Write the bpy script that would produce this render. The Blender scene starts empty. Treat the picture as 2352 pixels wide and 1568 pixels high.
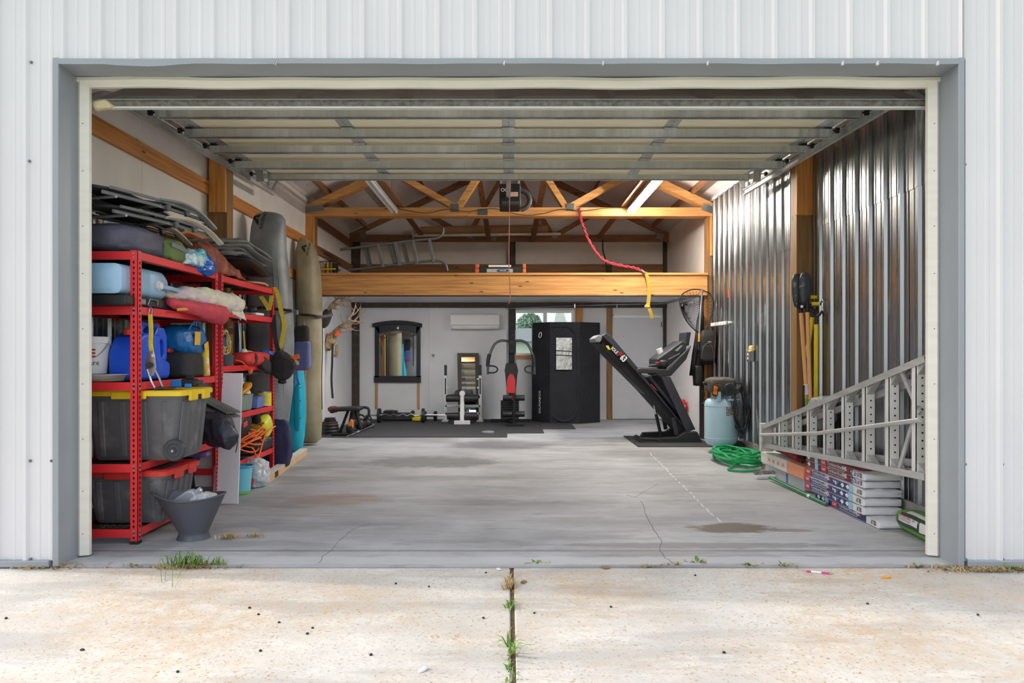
import bpy, math, random
from mathutils import Vector, Matrix, Euler, noise as mnoise
random.seed(7)
sc = bpy.context.scene
col = sc.collection
V = Vector
PI = math.pi
# ---------------- camera (level, 24 mm, slight rise/shift) ----------------
F, CX, CY, H = 1568.0, 1168.0, 809.0, 1.30
cam = bpy.data.cameras.new('camera'); cam.lens = 24.0; cam.sensor_width = 36.0
cam.shift_x = (1176 - CX) / 2352; cam.shift_y = (CY - 784) / 2352
cam.clip_start = 0.05; cam.clip_end = 500
co = bpy.data.objects.new('camera', cam); col.objects.link(co)
co.location = (0, 0, H); co.rotation_euler = (PI / 2, 0, 0)
sc.camera = co
def W(x, y, Y): return V(((x - CX) * Y / F, Y, H - (y - CY) * Y / F))
def PX(x, Y): return (x - CX) * Y / F
def PZ(y, Y): return H - (y - CY) * Y / F
def GY(y): return H * F / (y - CY)
# ---------------- world, sun, exposure ----------------
wd = bpy.data.worlds.new('sky'); sc.world = wd; wd.use_nodes = True
wn = wd.node_tree; bg = wn.nodes['Background']
SUN_DIR = V((1.0, -0.128, -0.60)).normalized()
sky = wn.nodes.new('ShaderNodeTexSky'); sky.sky_type = 'NISHITA'; sky.sun_disc = False; sky.sun_elevation = math.asin(-SUN_DIR.z); sky.sun_rotation = math.atan2(-SUN_DIR.x, -SUN_DIR.y)
sky.dust_density = 3.0; sky.air_density = 1.0
hsv = wn.nodes.new('ShaderNodeHueSaturation'); hsv.inputs['Saturation'].default_value = 0.55; wn.links.new(sky.outputs[0], hsv.inputs['Color'])
mxw = wn.nodes.new('ShaderNodeMix'); mxw.data_type = 'RGBA'; mxw.inputs[0].default_value = 0.35
wn.links.new(hsv.outputs[0], mxw.inputs[6]); mxw.inputs[7].default_value = (5.9, 6.1, 6.4, 1)   # thin haze veil
wn.links.new(mxw.outputs[2], bg.inputs[0]); bg.inputs[1].default_value = 0.265
sun = bpy.data.lights.new('sun', 'SUN'); sun.energy = 1.35; sun.angle = math.radians(1.2); sun.color = (1.0, 0.93, 0.82)
so = bpy.data.objects.new('sun', sun); col.objects.link(so)
so.rotation_euler = SUN_DIR.to_track_quat('-Z', 'Y').to_euler()
vs = sc.view_settings
vs.view_transform = 'Standard'; vs.look = 'None'; vs.gamma = 1.0; vs.use_curve_mapping = False
vs.exposure = 0.25
LAMP = 178.0
# ---------------- materials ----------------
def lin(c):
    return tuple(((v / 255) / 12.92 if v <= 10.3 else ((v / 255 + 0.055) / 1.055) ** 2.4) for v in c)
MATS = {}
def mt(key, rgb=None, rough=0.6, metal=0.0, var=0.10, scale=6.0, bump=0.0, bscale=40.0, stretch=(1, 1, 1), rgb2=None, thr=None, spec=0.5, emit=0, alpha=None, trans=0, coat=0):
    """one procedural material: colour broken up by noise, optional second colour patches, optional fine relief"""
    if rgb is None or key in MATS: return MATS[key]
    m = bpy.data.materials.new(key); m.use_nodes = True; n = m.node_tree; p = n.nodes['Principled BSDF']
    t = n.nodes.new('ShaderNodeTexCoord'); mp = n.nodes.new('ShaderNodeMapping'); mp.inputs['Scale'].default_value = stretch
    n.links.new(t.outputs['Object'], mp.inputs[0])
    ns = n.nodes.new('ShaderNodeTexNoise'); ns.inputs['Scale'].default_value = scale; ns.inputs['Detail'].default_value = 5
    n.links.new(mp.outputs[0], ns.inputs['Vector'])
    r = n.nodes.new('ShaderNodeValToRGB'); c = lin(rgb)
    lo, hi = (thr if thr else (0.3, 0.7))
    r.color_ramp.elements[0].position = lo; r.color_ramp.elements[1].position = hi
    if rgb2:
        r.color_ramp.elements[0].color = (*c, 1); r.color_ramp.elements[1].color = (*lin(rgb2), 1)
    else:
        r.color_ramp.elements[0].color = (*[max(0, v * (1 - var)) for v in c], 1)
        r.color_ramp.elements[1].color = (*[min(1, v * (1 + var)) for v in c], 1)
    n.links.new(ns.outputs[0], r.inputs[0]); n.links.new(r.outputs[0], p.inputs['Base Color'])
    p.inputs['Roughness'].default_value = rough; p.inputs['Metallic'].default_value = metal
    p.inputs['Specular IOR Level'].default_value = spec
    if coat: p.inputs['Coat Weight'].default_value = coat
    if trans: p.inputs['Transmission Weight'].default_value = trans
    if alpha is not None: p.inputs['Alpha'].default_value = alpha
    if emit:
        p.inputs['Emission Color'].default_value = (*c, 1); p.inputs['Emission Strength'].default_value = emit
    if bump:
        n2 = n.nodes.new('ShaderNodeTexNoise'); n2.inputs['Scale'].default_value = bscale; n2.inputs['Detail'].default_value = 4
        n.links.new(mp.outputs[0], n2.inputs['Vector'])
        b = n.nodes.new('ShaderNodeBump'); b.inputs['Strength'].default_value = bump; b.inputs['Distance'].default_value = 0.01
        n.links.new(n2.outputs[0], b.inputs['Height']); n.links.new(b.outputs[0], p.inputs['Normal'])
    MATS[key] = m
    return m
def wood(key, rgb, dark, axis, rough=0.6):
    """planed softwood: grain along axis, a few knots"""
    s = [14.0, 14.0, 14.0]; s[axis] = 0.8
    m = mt(key, rgb, rough, scale=2.2, stretch=tuple(s), rgb2=dark, thr=(0.42, 0.80), bump=0.06, bscale=6)
    n = m.node_tree; p = n.nodes['Principled BSDF']
    src = p.inputs['Base Color'].links[0].from_socket
    t = [x for x in n.nodes if x.type == 'TEX_COORD'][0]
    mp = n.nodes.new('ShaderNodeMapping'); q = [9.0, 9.0, 9.0]; q[axis] = 2.6; mp.inputs['Scale'].default_value = q
    n.links.new(t.outputs['Object'], mp.inputs[0])
    vo = n.nodes.new('ShaderNodeTexVoronoi'); vo.inputs['Scale'].default_value = 1.0; n.links.new(mp.outputs[0], vo.inputs['Vector'])
    r = n.nodes.new('ShaderNodeValToRGB'); r.color_ramp.elements[0].position = 0.05; r.color_ramp.elements[1].position = 0.12
    r.color_ramp.elements[0].color = (1, 1, 1, 1); r.color_ramp.elements[1].color = (0, 0, 0, 1)
    n.links.new(vo.outputs['Distance'], r.inputs[0])
    mx = n.nodes.new('ShaderNodeMix'); mx.data_type = 'RGBA'
    n.links.new(r.outputs[0], mx.inputs[0]); n.links.new(src, mx.inputs[6]); mx.inputs[7].default_value = (*[v * .35 for v in lin(dark)], 1)
    n.links.new(mx.outputs[2], p.inputs['Base Color'])
    return m
# ---------------- mesh builder ----------------
ORG = {}
class B:
    def __init__(s): s.v = []; s.f = []
    def add(s, vs, fs):
        o = len(s.v); s.v += [V(p) for p in vs]; s.f += [tuple(i + o for i in q) for q in fs]; return s
    def box(s, x0, x1, y0, y1, z0, z1):
        return s.add([(x0, y0, z0), (x1, y0, z0), (x1, y1, z0), (x0, y1, z0), (x0, y0, z1), (x1, y0, z1), (x1, y1, z1), (x0, y1, z1)],
                     [(0, 3, 2, 1), (4, 5, 6, 7), (0, 1, 5, 4), (1, 2, 6, 5), (2, 3, 7, 6), (3, 0, 4, 7)])
    def obox(s, c, size, rot=(0, 0, 0), M=None):
        R = M if M is not None else Euler(rot).to_matrix(); a = [q / 2 for q in size]; t = B().box(-a[0], a[0], -a[1], a[1], -a[2], a[2])
        return s.add([R @ p + V(c) for p in t.v], t.f)
    def beam(s, p0, p1, w, h, up=(0, 0, 1)):
        p0, p1 = V(p0), V(p1); d = (p1 - p0); L = d.length; d.normalize(); u = V(up); sd = d.cross(u)
        if sd.length < 1e-4: u = V((0, 1, 0)); sd = d.cross(u)
        sd.normalize(); u = sd.cross(d)
        M = Matrix((sd, d, u)).transposed()
        return s.obox((p0 + p1) / 2, (w, L, h), M=M)
    def tube(s, pts, r, n=8, closed=False, flat=None):
        P = [V(p) for p in pts]; k = len(P); rs = r if isinstance(r, (list, tuple)) else [r] * k
        vs = []; fs = []; up = None
        for i in range(k):
            a = P[(i - 1) % k] if (i > 0 or closed) else P[i]; b = P[(i + 1) % k] if (i < k - 1 or closed) else P[i]
            d = (b - a)
            if d.length < 1e-9: d = V((0, 0, 1))
            d.normalize()
            if up is None:
                up = V((0, 0, 1)) if abs(d.z) < 0.9 else V((1, 0, 0))
            sd = d.cross(up)
            if sd.length < 1e-5: sd = d.orthogonal()
            sd.normalize(); up = sd.cross(d).normalized()
            for j in range(n):
                t = 2 * PI * j / n; fl = flat or 1.0
                vs.append(P[i] + sd * math.cos(t) * rs[i] + up * math.sin(t) * rs[i] * fl)
        m = k if closed else k - 1
        for i in range(m):
            for j in range(n):
                a = i * n + j; b = i * n + (j + 1) % n; c = ((i + 1) % k) * n + (j + 1) % n; d = ((i + 1) % k) * n + j
                fs.append((a, d, c, b))
        if not closed:
            fs.append(tuple(range(n))); fs.append(tuple(range(k * n - 1, (k - 1) * n - 1, -1)))
        return s.add(vs, fs)
    def cyl(s, p0, p1, r0, r1=None, n=16): return s.tube([p0, p1], [r0, r0 if r1 is None else r1], n)
    def lathe(s, prof, c=(0, 0, 0), n=24, M=None, sx=1, sy=1):
        rings = [[V((r * math.cos(2 * PI * j / n) * sx, r * math.sin(2 * PI * j / n) * sy, z)) for j in range(n)] for r, z in prof]
        if M is not None: rings = [[M @ p for p in q] for q in rings]
        return s.loft([[p + V(c) for p in q] for q in rings])
    def loft(s, rings, cap=True, closed=True):
        n = len(rings[0]); vs = [p for r in rings for p in r]; fs = []
        for i in range(len(rings) - 1):
            for j in range(n if closed else n - 1):
                fs.append((i * n + j, i * n + (j + 1) % n, (i + 1) * n + (j + 1) % n, (i + 1) * n + j))
        if cap: fs.append(tuple(range(n - 1, -1, -1))); o = (len(rings) - 1) * n; fs.append(tuple(range(o, o + n)))
        return s.add(vs, fs)
    def prism(s, poly, t, o=(0, 0, 0), u=(1, 0, 0), v=(0, 0, 1)):
        u, v, o = V(u), V(v), V(o); w = u.cross(v).normalized()
        a = [o + u * p[0] + v * p[1] for p in poly]; n = len(a)
        return s.add(a + [p + w * t for p in a], [tuple(range(n - 1, -1, -1)), tuple(range(n, 2 * n))] + [(i, (i + 1) % n, (i + 1) % n + n, i + n) for i in range(n)])
    def blob(s, c, size, e1=0.6, e2=0.6, wr=0.0, ws=6.0, seed=0, rot=(0, 0, 0), nu=None, nv=None, floor=None, fn=None):
        """soft superellipsoid with wrinkles: sacks, bags, folded cloth"""
        nu = nu or (56 if wr else 26); nv = nv or (34 if wr else 15)
        R = Euler(rot).to_matrix(); sp = lambda a, e: math.copysign(abs(a) ** e, a); vs = []; fs = []
        for i in range(nv + 1):
            ph = -PI / 2 + PI * i / nv
            for j in range(nu):
                th = 2 * PI * j / nu
                p = V((sp(math.cos(ph), e1) * sp(math.cos(th), e2), sp(math.cos(ph), e1) * sp(math.sin(th), e2), sp(math.sin(ph), e1)))
                q = V((p.x * size[0] / 2, p.y * size[1] / 2, p.z * size[2] / 2))
                if fn: q = fn(q)
                if wr:
                    o_ = V((seed * 3.7, seed * 1.3, seed)); k = mnoise.noise(q * ws + o_) + .7 * (1 - 2 * abs(mnoise.noise(q * ws * 1.6 + o_))) + .4 * (1 - 2 * abs(mnoise.noise(q * ws * 3.4 + o_)))
                    q = q + q.normalized() * k * wr
                q = R @ q + V(c)
                if floor is not None and q.z < floor: q.z = floor
                vs.append(q)
        for i in range(nv):
            for j in range(nu):
                fs.append((i * nu + j, i * nu + (j + 1) % nu, (i + 1) * nu + (j + 1) % nu, (i + 1) * nu + j))
        return s.add(vs, fs)
    def crumple(s, amp, sc, seed=0, floor=None):
        """cloth folds: ridged vector noise on every vertex"""
        o = V((seed * 2.7, seed * 1.9, seed * 3.3))
        for i, p in enumerate(s.v):
            n1 = mnoise.noise_vector(p * sc + o); r = 1 - 2 * abs(mnoise.noise(p * sc * 1.7 + o)); n2 = mnoise.noise_vector(p * sc * 2.6 + o)
            q = p + (n1 * (.5 + .7 * r) + n2 * .4) * amp
            if floor is not None and q.z < floor: q.z = floor
            s.v[i] = q
        return s
    def ribbon(s, pts, w, side, t=0.003):
        """flat strap along a path; side = width direction"""
        P = [V(p) for p in pts]; sd = V(side).normalized(); rings = []
        for i, p in enumerate(P):
            d = (P[min(i + 1, len(P) - 1)] - P[max(i - 1, 0)]).normalized(); k = sd if not isinstance(side, list) else V(side[i]).normalized()
            nrm = d.cross(k)
            if nrm.length < 1e-5: nrm = k.orthogonal()
            nrm.normalize()
            rings.append([p - k * w / 2 - nrm * t / 2, p + k * w / 2 - nrm * t / 2, p + k * w / 2 + nrm * t / 2, p - k * w / 2 + nrm * t / 2])
        return s.loft(rings)
    def xf(s, M):
        s.v = [M @ p for p in s.v]; return s
    def build(s, name, mat, parent=None, smooth=False, bevel=0, seg=1, sub=0, origin=None):
        if parent is not None: o = ORG[parent.name]
        elif origin is not None: o = V(origin)
        else:
            xs = [p.x for p in s.v]; ys = [p.y for p in s.v]; zs = [p.z for p in s.v]
            o = V(((min(xs) + max(xs)) / 2, (min(ys) + max(ys)) / 2, min(zs)))
        me = bpy.data.meshes.new(name); me.from_pydata([p - o for p in s.v], [], s.f); me.update()
        me.materials.append(mat if not isinstance(mat, str) else MATS[mat])
        if smooth:
            me.shade_smooth()
            if smooth != 2: me.set_sharp_from_angle(angle=math.radians(38))
        ob = bpy.data.objects.new(name, me); col.objects.link(ob)
        if parent is not None: ob.parent = parent
        else: ob.location = o
        ORG[ob.name] = o
        if bevel:
            md = ob.modifiers.new('edge', 'BEVEL'); md.width = bevel; md.segments = seg; md.limit_method = 'ANGLE'; md.angle_limit = math.radians(40)
        if sub:
            md = ob.modifiers.new('soft', 'SUBSURF'); md.levels = sub; md.render_levels = sub
        return ob
def tag(o, label=None, cat=None, group=None, kind=None):
    for k, v in (('label', label), ('category', cat), ('group', group), ('kind', kind)):
        if v: o[k] = v
    return o
def T(name, label, cat, loc=(0, 0, 0), group=None):
    o = bpy.data.objects.new(name, None); col.objects.link(o); o.location = loc; o.empty_display_size = 0.1
    ORG[o.name] = V(loc); return tag(o, label, cat, group)
def S(name, loc=(0, 0, 0)):
    o = bpy.data.objects.new(name, None); col.objects.link(o); o.location = loc; ORG[o.name] = V(loc); o['kind'] = 'structure'; return o
def copy_tree(o, parent=None):
    c = o.copy(); col.objects.link(c); ORG[c.name] = ORG[o.name]
    if parent is not None: c.parent = parent
    for ch in list(o.children): copy_tree(ch, c)
    return c
def dupmesh(o, parent, loc=(0, 0, 0), rot=None, scale=None):
    c = o.copy(); col.objects.link(c); c.parent = parent; c.location = V(loc); ORG[c.name] = ORG.get(o.name, V())
    if rot: c.rotation_euler = rot
    if scale: c.scale = scale
    return c
def text(s, mat, parent, o, u, v, h, w=None, t=0.0015, name='lettering', bold=0.0, align='L'):
    """flat lettering: o = lower left corner, u = reading direction, v = up, h = cap height, w = full width"""
    cu = bpy.data.curves.new(name, 'FONT'); cu.body = s; cu.size = 1.0; cu.offset = bold; cu.resolution_u = 2
    ob = bpy.data.objects.new(name, cu); me = bpy.data.meshes.new_from_object(ob)
    bpy.data.objects.remove(ob)
    if not me.vertices: return None
    xs = [p.co.x for p in me.vertices]; x0, x1 = min(xs), max(xs)
    kx = (w / (x1 - x0)) if w else h / 0.70; ky = h / 0.70
    u, v = V(u).normalized(), V(v).normalized(); wv = u.cross(v).normalized(); b = B()
    off = {'L': 0, 'C': -0.5, 'R': -1}[align] * (x1 - x0) * kx
    b.add([V(o) + u * ((p.co.x - x0) * kx + off) + v * p.co.y * ky + wv * t for p in me.vertices], [tuple(q.vertices) for q in me.polygons])
    return b.build(name, mat, parent)
def arc(c, r, a0, a1, n, u=(1, 0, 0), v=(0, 0, 1)):
    return [V(c) + V(u) * r * math.cos(a0 + (a1 - a0) * i / n) + V(v) * r * math.sin(a0 + (a1 - a0) * i / n) for i in range(n + 1)]
def spl(pts, k=6):
    """smooth path through points (Catmull-Rom)"""
    P = [V(p) for p in pts]; P = [P[0]] + P + [P[-1]]; out = []
    for i in range(1, len(P) - 2):
        a, b, c, d = P[i - 1:i + 3]
        for j in range(k):
            t = j / k
            out.append(0.5 * ((2 * b) + (c - a) * t + (2 * a - 5 * b + 4 * c - d) * t * t + (3 * b - a - 3 * c + d) * t ** 3))
    out.append(P[-2]); return out
# ======================= SETTING =======================
YF, YB = 4.17, 13.24          # facade plane, back wall plane
XL, XR = -3.03, 3.05          # side walls (inner faces)
mt('white_steel', (219, 218, 219), 0.38, var=0.025, scale=1.5, spec=0.4)
mt('grey_steel', (150, 156, 162), 0.42, var=0.05, scale=2)
mt('cream_vinyl', (230, 226, 214), 0.5, var=0.05, scale=3, stretch=(1, 1, 6))
mt('insulation', (232, 226, 223), 0.75, var=0.05, scale=3, bump=0.12, bscale=25)
mt('wall_paint', (222, 222, 222), 0.75, var=0.06, scale=1.6, bump=0.05, bscale=60)
mt('stem_wall', (150, 147, 143), 0.9, var=0.15, scale=5, bump=0.2)
mt('screw', (128, 128, 130), 0.4, 0.7)
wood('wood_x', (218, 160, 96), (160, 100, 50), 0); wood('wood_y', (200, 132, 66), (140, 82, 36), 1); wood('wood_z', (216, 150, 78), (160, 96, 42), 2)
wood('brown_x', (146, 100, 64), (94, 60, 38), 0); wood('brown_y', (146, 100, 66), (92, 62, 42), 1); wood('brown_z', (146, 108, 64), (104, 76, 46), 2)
mt('dark_wood', (62, 52, 47), 0.7, var=0.35, scale=10, rgb2=(84, 72, 66), thr=(0.5, 0.75), bump=0.15)
wood('stud_z', (196, 150, 92), (150, 104, 58), 2)
# galvanised sheet with streaks of white oxide
def galv(key, base, rough, ox=(0.62, 0.72), streak=(0.6, 1, 1)):
    m = bpy.data.materials.new(key); m.use_nodes = True; n = m.node_tree; p = n.nodes['Principled BSDF']
    t = n.nodes.new('ShaderNodeTexCoord')
    mp = n.nodes.new('ShaderNodeMapping'); mp.inputs['Scale'].default_value = (14, 14, 1.2); n.links.new(t.outputs['Object'], mp.inputs[0])
    a = n.nodes.new('ShaderNodeTexNoise'); a.inputs['Scale'].default_value = 1.0; a.inputs['Detail'].default_value = 8; a.inputs['Roughness'].default_value = 0.75
    n.links.new(mp.outputs[0], a.inputs['Vector'])
    b = n.nodes.new('ShaderNodeTexNoise'); b.inputs['Scale'].default_value = 1.3; n.links.new(t.outputs['Object'], b.inputs['Vector'])
    mul = n.nodes.new('ShaderNodeMath'); mul.operation = 'MULTIPLY'; n.links.new(a.outputs[0], mul.inputs[0])
    rr = n.nodes.new('ShaderNodeValToRGB'); rr.color_ramp.elements[0].position = .45; rr.color_ramp.elements[1].position = .7; n.links.new(b.outputs[0], rr.inputs[0])
    ad = n.nodes.new('ShaderNodeMath'); ad.operation = 'MULTIPLY_ADD'; n.links.new(rr.outputs[0], ad.inputs[0]); ad.inputs[1].default_value = .35; ad.inputs[2].default_value = .75
    n.links.new(ad.outputs[0], mul.inputs[1])
    r = n.nodes.new('ShaderNodeValToRGB'); r.color_ramp.elements[0].position = ox[0]; r.color_ramp.elements[1].position = ox[1]; n.links.new(mul.outputs[0], r.inputs[0])
    mx = n.nodes.new('ShaderNodeMix'); mx.data_type = 'RGBA'; n.links.new(r.outputs[0], mx.inputs[0]); mx.inputs[6].default_value = (*lin(base), 1); mx.inputs[7].default_value = (*lin((205, 208, 208)), 1)
    n.links.new(mx.outputs[2], p.inputs['Base Color'])
    iv = n.nodes.new('ShaderNodeMath'); iv.operation = 'SUBTRACT'; iv.inputs[0].default_value = 1.0; n.links.new(r.outputs[0], iv.inputs[1]); n.links.new(iv.outputs[0], p.inputs['Metallic'])
    rg = n.nodes.new('ShaderNodeMath'); rg.operation = 'MULTIPLY_ADD'; n.links.new(a.outputs[0], rg.inputs[0]); rg.inputs[1].default_value = .25; rg.inputs[2].default_value = rough - .1
    n.links.new(rg.outputs[0], p.inputs['Roughness']); MATS[key] = m; return m
galv('galvanised', (160, 164, 168), 0.27, ox=(.565, .69)); galv('zinc_plate', (150, 152, 152), 0.35, ox=(0.75, 0.9)); galv('track_steel', (190, 194, 192), 0.5, ox=(0.35, .6))

# ---- concrete floors ----
def concrete(key, base, spots, driveway=False):
    m = bpy.data.materials.new(key); m.use_nodes = True; n = m.node_tree; p = n.nodes['Principled BSDF']; L = n.links.new
    t = n.nodes.new('ShaderNodeTexCoord'); src = t.outputs['Object']
    def nz(scale, det=6, st=(1, 1, 1), rough=0.6):
        mp = n.nodes.new('ShaderNodeMapping'); mp.inputs['Scale'].default_value = st; L(src, mp.inputs[0])
        a = n.nodes.new('ShaderNodeTexNoise'); a.inputs['Scale'].default_value = scale; a.inputs['Detail'].default_value = det; a.inputs['Roughness'].default_value = rough; L(mp.outputs[0], a.inputs['Vector']); return a.outputs[0]
    def ramp(s, a, b, ca=(0, 0, 0), cb=(1, 1, 1)):
        r = n.nodes.new('ShaderNodeValToRGB'); r.color_ramp.elements[0].position = a; r.color_ramp.elements[1].position = b
        r.color_ramp.elements[0].color = (*ca, 1); r.color_ramp.elements[1].color = (*cb, 1); L(s, r.inputs[0]); return r.outputs[0]
    def mix(f, a, b, k=1.0):
        x = n.nodes.new('ShaderNodeMix'); x.data_type = 'RGBA'
        if k != 1.0:
            q = n.nodes.new('ShaderNodeMath'); q.operation = 'MULTIPLY'; L(f, q.inputs[0]); q.inputs[1].default_value = k; f = q.outputs[0]
        L(f, x.inputs[0])
        if isinstance(a, tuple): x.inputs[6].default_value = (*a, 1)
        else: L(a, x.inputs[6])
        if isinstance(b, tuple): x.inputs[7].default_value = (*b, 1)
        else: L(b, x.inputs[7])
        return x.outputs[2]
    def mul(a, b):
        q = n.nodes.new('ShaderNodeMath'); q.operation = 'MULTIPLY'; L(a, q.inputs[0]); L(b, q.inputs[1]); return q.outputs[0]
    c = lin(base)
    out = ramp(nz(0.9, 8), .34, .66, tuple(v * .76 for v in c), tuple(v * 1.14 for v in c))
    out = mix(ramp(nz(1.2, 8, (0.5, 2.2, 1), .7), .50, .60), out, tuple(v * .66 for v in c), .75)
    out = mix(ramp(nz(2.0, 9, (0.6, 2, 1), .7), .55, .62), out, tuple(min(1, v * 1.18) for v in c), .5)
    if driveway:
        out = mix(ramp(nz(30, 3), .3, .75), out, tuple(v * .72 for v in c), .5)
        vo = n.nodes.new('ShaderNodeTexVoronoi'); vo.inputs['Scale'].default_value = 44
        mp = n.nodes.new('ShaderNodeMapping'); nv = n.nodes.new('ShaderNodeTexNoise'); nv.inputs['Scale'].default_value = 30; L(src, nv.inputs['Vector'])
        av = n.nodes.new('ShaderNodeVectorMath'); av.operation = 'MULTIPLY_ADD'; L(nv.outputs[1], av.inputs[0]); av.inputs[1].default_value = (.035, .035, .035); L(src, av.inputs[2])
        L(av.outputs[0], vo.inputs['Vector'])
        area = ramp(nz(0.75, 3), .44, .62)
        sz = n.nodes.new('ShaderNodeMath'); sz.operation = 'MULTIPLY_ADD'; L(nz(9, 2), sz.inputs[0]); sz.inputs[1].default_value = -1.0; L(vo.outputs['Distance'], sz.inputs[2])
        spot = ramp(sz.outputs[0], -.32, -.22, (1, 1, 1), (0, 0, 0))
        sz2 = n.nodes.new('ShaderNodeMath'); sz2.operation = 'MULTIPLY_ADD'; L(nz(15, 2), sz2.inputs[0]); sz2.inputs[1].default_value = 1.0; L(vo.outputs['Distance'], sz2.inputs[2])
        spot = ramp(sz2.outputs[0], .60, .68, (1, 1, 1), (0, 0, 0))
        out = mix(mul(spot, ramp(nz(1.1, 4), .38, .58)), out, lin((196, 150, 92)), .95)
        out = mix(mul(area, ramp(nz(12, 6, rough=.8), .35, .7)), out, lin((200, 164, 118)), .8)
        fine = ramp(nz(60, 3), .60, .68)
        out = mix(fine, out, lin((150, 122, 92)), .6)
    else:
        out = mix(ramp(nz(5, 6, (0.5, 3, 1), .7), .56, .66), out, tuple(v * .5 for v in c), .5)
        out = mix(ramp(nz(0.55, 5, (0.6, 1.2, 1)), .50, .68), out, lin((104, 98, 96)), .55)
    sep = n.nodes.new('ShaderNodeSeparateXYZ'); L(src, sep.inputs[0])
    for (x, y, rx, ry, rgb, k) in spots:
        def axd(o, c0, r0):
            a = n.nodes.new('ShaderNodeMath'); a.operation = 'SUBTRACT'; L(o, a.inputs[0]); a.inputs[1].default_value = c0
            d = n.nodes.new('ShaderNodeMath'); d.operation = 'DIVIDE'; L(a.outputs[0], d.inputs[0]); d.inputs[1].default_value = r0
            e = n.nodes.new('ShaderNodeMath'); e.operation = 'POWER'; L(d.outputs[0], e.inputs[0]); e.inputs[1].default_value = 2; 
            ab = n.nodes.new('ShaderNodeMath'); ab.operation = 'MULTIPLY'; L(d.outputs[0], ab.inputs[0]); L(d.outputs[0], ab.inputs[1]); return ab.outputs[0]
        s = n.nodes.new('ShaderNodeMath'); s.operation = 'ADD'; L(axd(sep.outputs[0], x, rx), s.inputs[0]); L(axd(sep.outputs[1], y, ry), s.inputs[1])
        q = n.nodes.new('ShaderNodeMath'); q.operation = 'MULTIPLY_ADD'; L(nz(5, 6, (1, 2.2, 1), .7), q.inputs[0]); q.inputs[1].default_value = 2.4; L(s.outputs[0], q.inputs[2])
        dv = n.nodes.new('ShaderNodeMath'); dv.operation = 'DIVIDE'; L(q.outputs[0], dv.inputs[0]); dv.inputs[1].default_value = 4.0
        out = mix(ramp(dv.outputs[0], 1.7 / 4, 2.1 / 4, (1, 1, 1), (0, 0, 0)), out, lin(rgb), k)
    L(out, p.inputs['Base Color']); p.inputs['Roughness'].default_value = .8 if driveway else .55
    p.inputs['Specular IOR Level'].default_value = .3
    b = n.nodes.new('ShaderNodeBump'); b.inputs['Strength'].default_value = .25 if driveway else .08; b.inputs['Distance'].default_value = .01
    L(nz(60 if driveway else 25, 5), b.inputs['Height']); L(b.outputs[0], p.inputs['Normal']); MATS[key] = m
concrete('slab', (180, 182, 185), [(0, 4.27, 60, .09, (202, 204, 206), .55), (0, 4.475, 60, .018, (116, 114, 112), .7), (1.66, 5.06, .36, .17, (108, 97, 84), .95), (2.05, 4.99, .2, .06, (120, 104, 100), .6), (-1.5, 6.05, .5, .25, (158, 132, 112), .55), (-0.9, 8.1, .9, .5, (108, 108, 108), .7),
                                  (-2.0, 5.02, .2, .07, (176, 178, 180), .7), (-.1, 9.6, .8, .5, (104, 104, 106), .6), (1.3, 4.6, 1.2, .08, (118, 118, 118), .6), (.6, 6.4, .5, .5, (172, 174, 178), .4)])
concrete('driveway_concrete', (217, 213, 206), [], True)
fl = S('floor'); 
B().box(-3.12, 3.16, YF, 13.5, -.2, 0).build('slab', 'slab', fl)
mt('crack', (104, 104, 106), .9); mt('dirt', (96, 78, 58), .95, var=.4, scale=60, bump=.6); mt('chalk', (222, 222, 222), .9)
def crackline(pts, w, z=.0008, name='crack', m='crack', par=None):
    b = B(); P = spl(pts, 5); P = [p + V((random.uniform(-1, 1) * .012, random.uniform(-1, 1) * .012, 0)) for p in P]
    b.ribbon([V((p.x, p.y, z)) for p in P], w, (1, 0.01, 0) if abs(P[-1].x - P[0].x) < abs(P[-1].y - P[0].y) else (0, 1, 0), .001); return b.build(name, m, par)
gp = lambda x, y: V((PX(x, GY(y)), GY(y), 0))
crackline([gp(1472, 1150), gp(1495, 1200), gp(1515, 1240), gp(1520, 1270), gp(1545, 1292)], .0035, par=fl)
crackline([gp(1440, 1135), gp(1462, 1140), gp(1510, 1110)], .0025, par=fl)
crackline([gp(730, 1293), gp(760, 1262), gp(815, 1215), gp(850, 1205)], .0022, par=fl)
cl = B(); a, b_ = gp(1492, 1040), gp(1656, 1200)
for i in range(22):
    t0 = i / 22; t1 = t0 + random.uniform(.018, .04); cl.beam(a.lerp(b_, t0) + V((random.uniform(-.01, .01), 0, .0008)), a.lerp(b_, min(1, t1)) + V((random.uniform(-.01, .01), 0, .0008)), .012, .0008)
cl.build('chalk_line', 'chalk', fl)
# driveway slabs with the planted joint between them
dr = S('driveway_pavement'); JX = .02
B().box(-6.5, JX - .011, -9, YF - .012, -.15, -.012).build('slab', 'driveway_concrete', dr, bevel=.006)
B().box(JX + .011, 6.5, -9, YF - .012, -.15, -.012).build('slab', 'driveway_concrete', dr, bevel=.006)
B().box(JX - .011, JX + .011, -9, YF - .012, -.15, -.022).build('joint_filler', 'dirt', dr)
B().box(-6.5, 6.5, YF - .012, YF, -.15, -.016).build('joint_filler', 'dirt', dr)
mt('lawn', (92, 128, 52), .9, var=.35, scale=3, bump=.5, bscale=50)
B().box(-60, 60, -70, 60, -.4, -.16).build('lawn_ground', 'lawn', None)['kind'] = 'structure'

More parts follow.
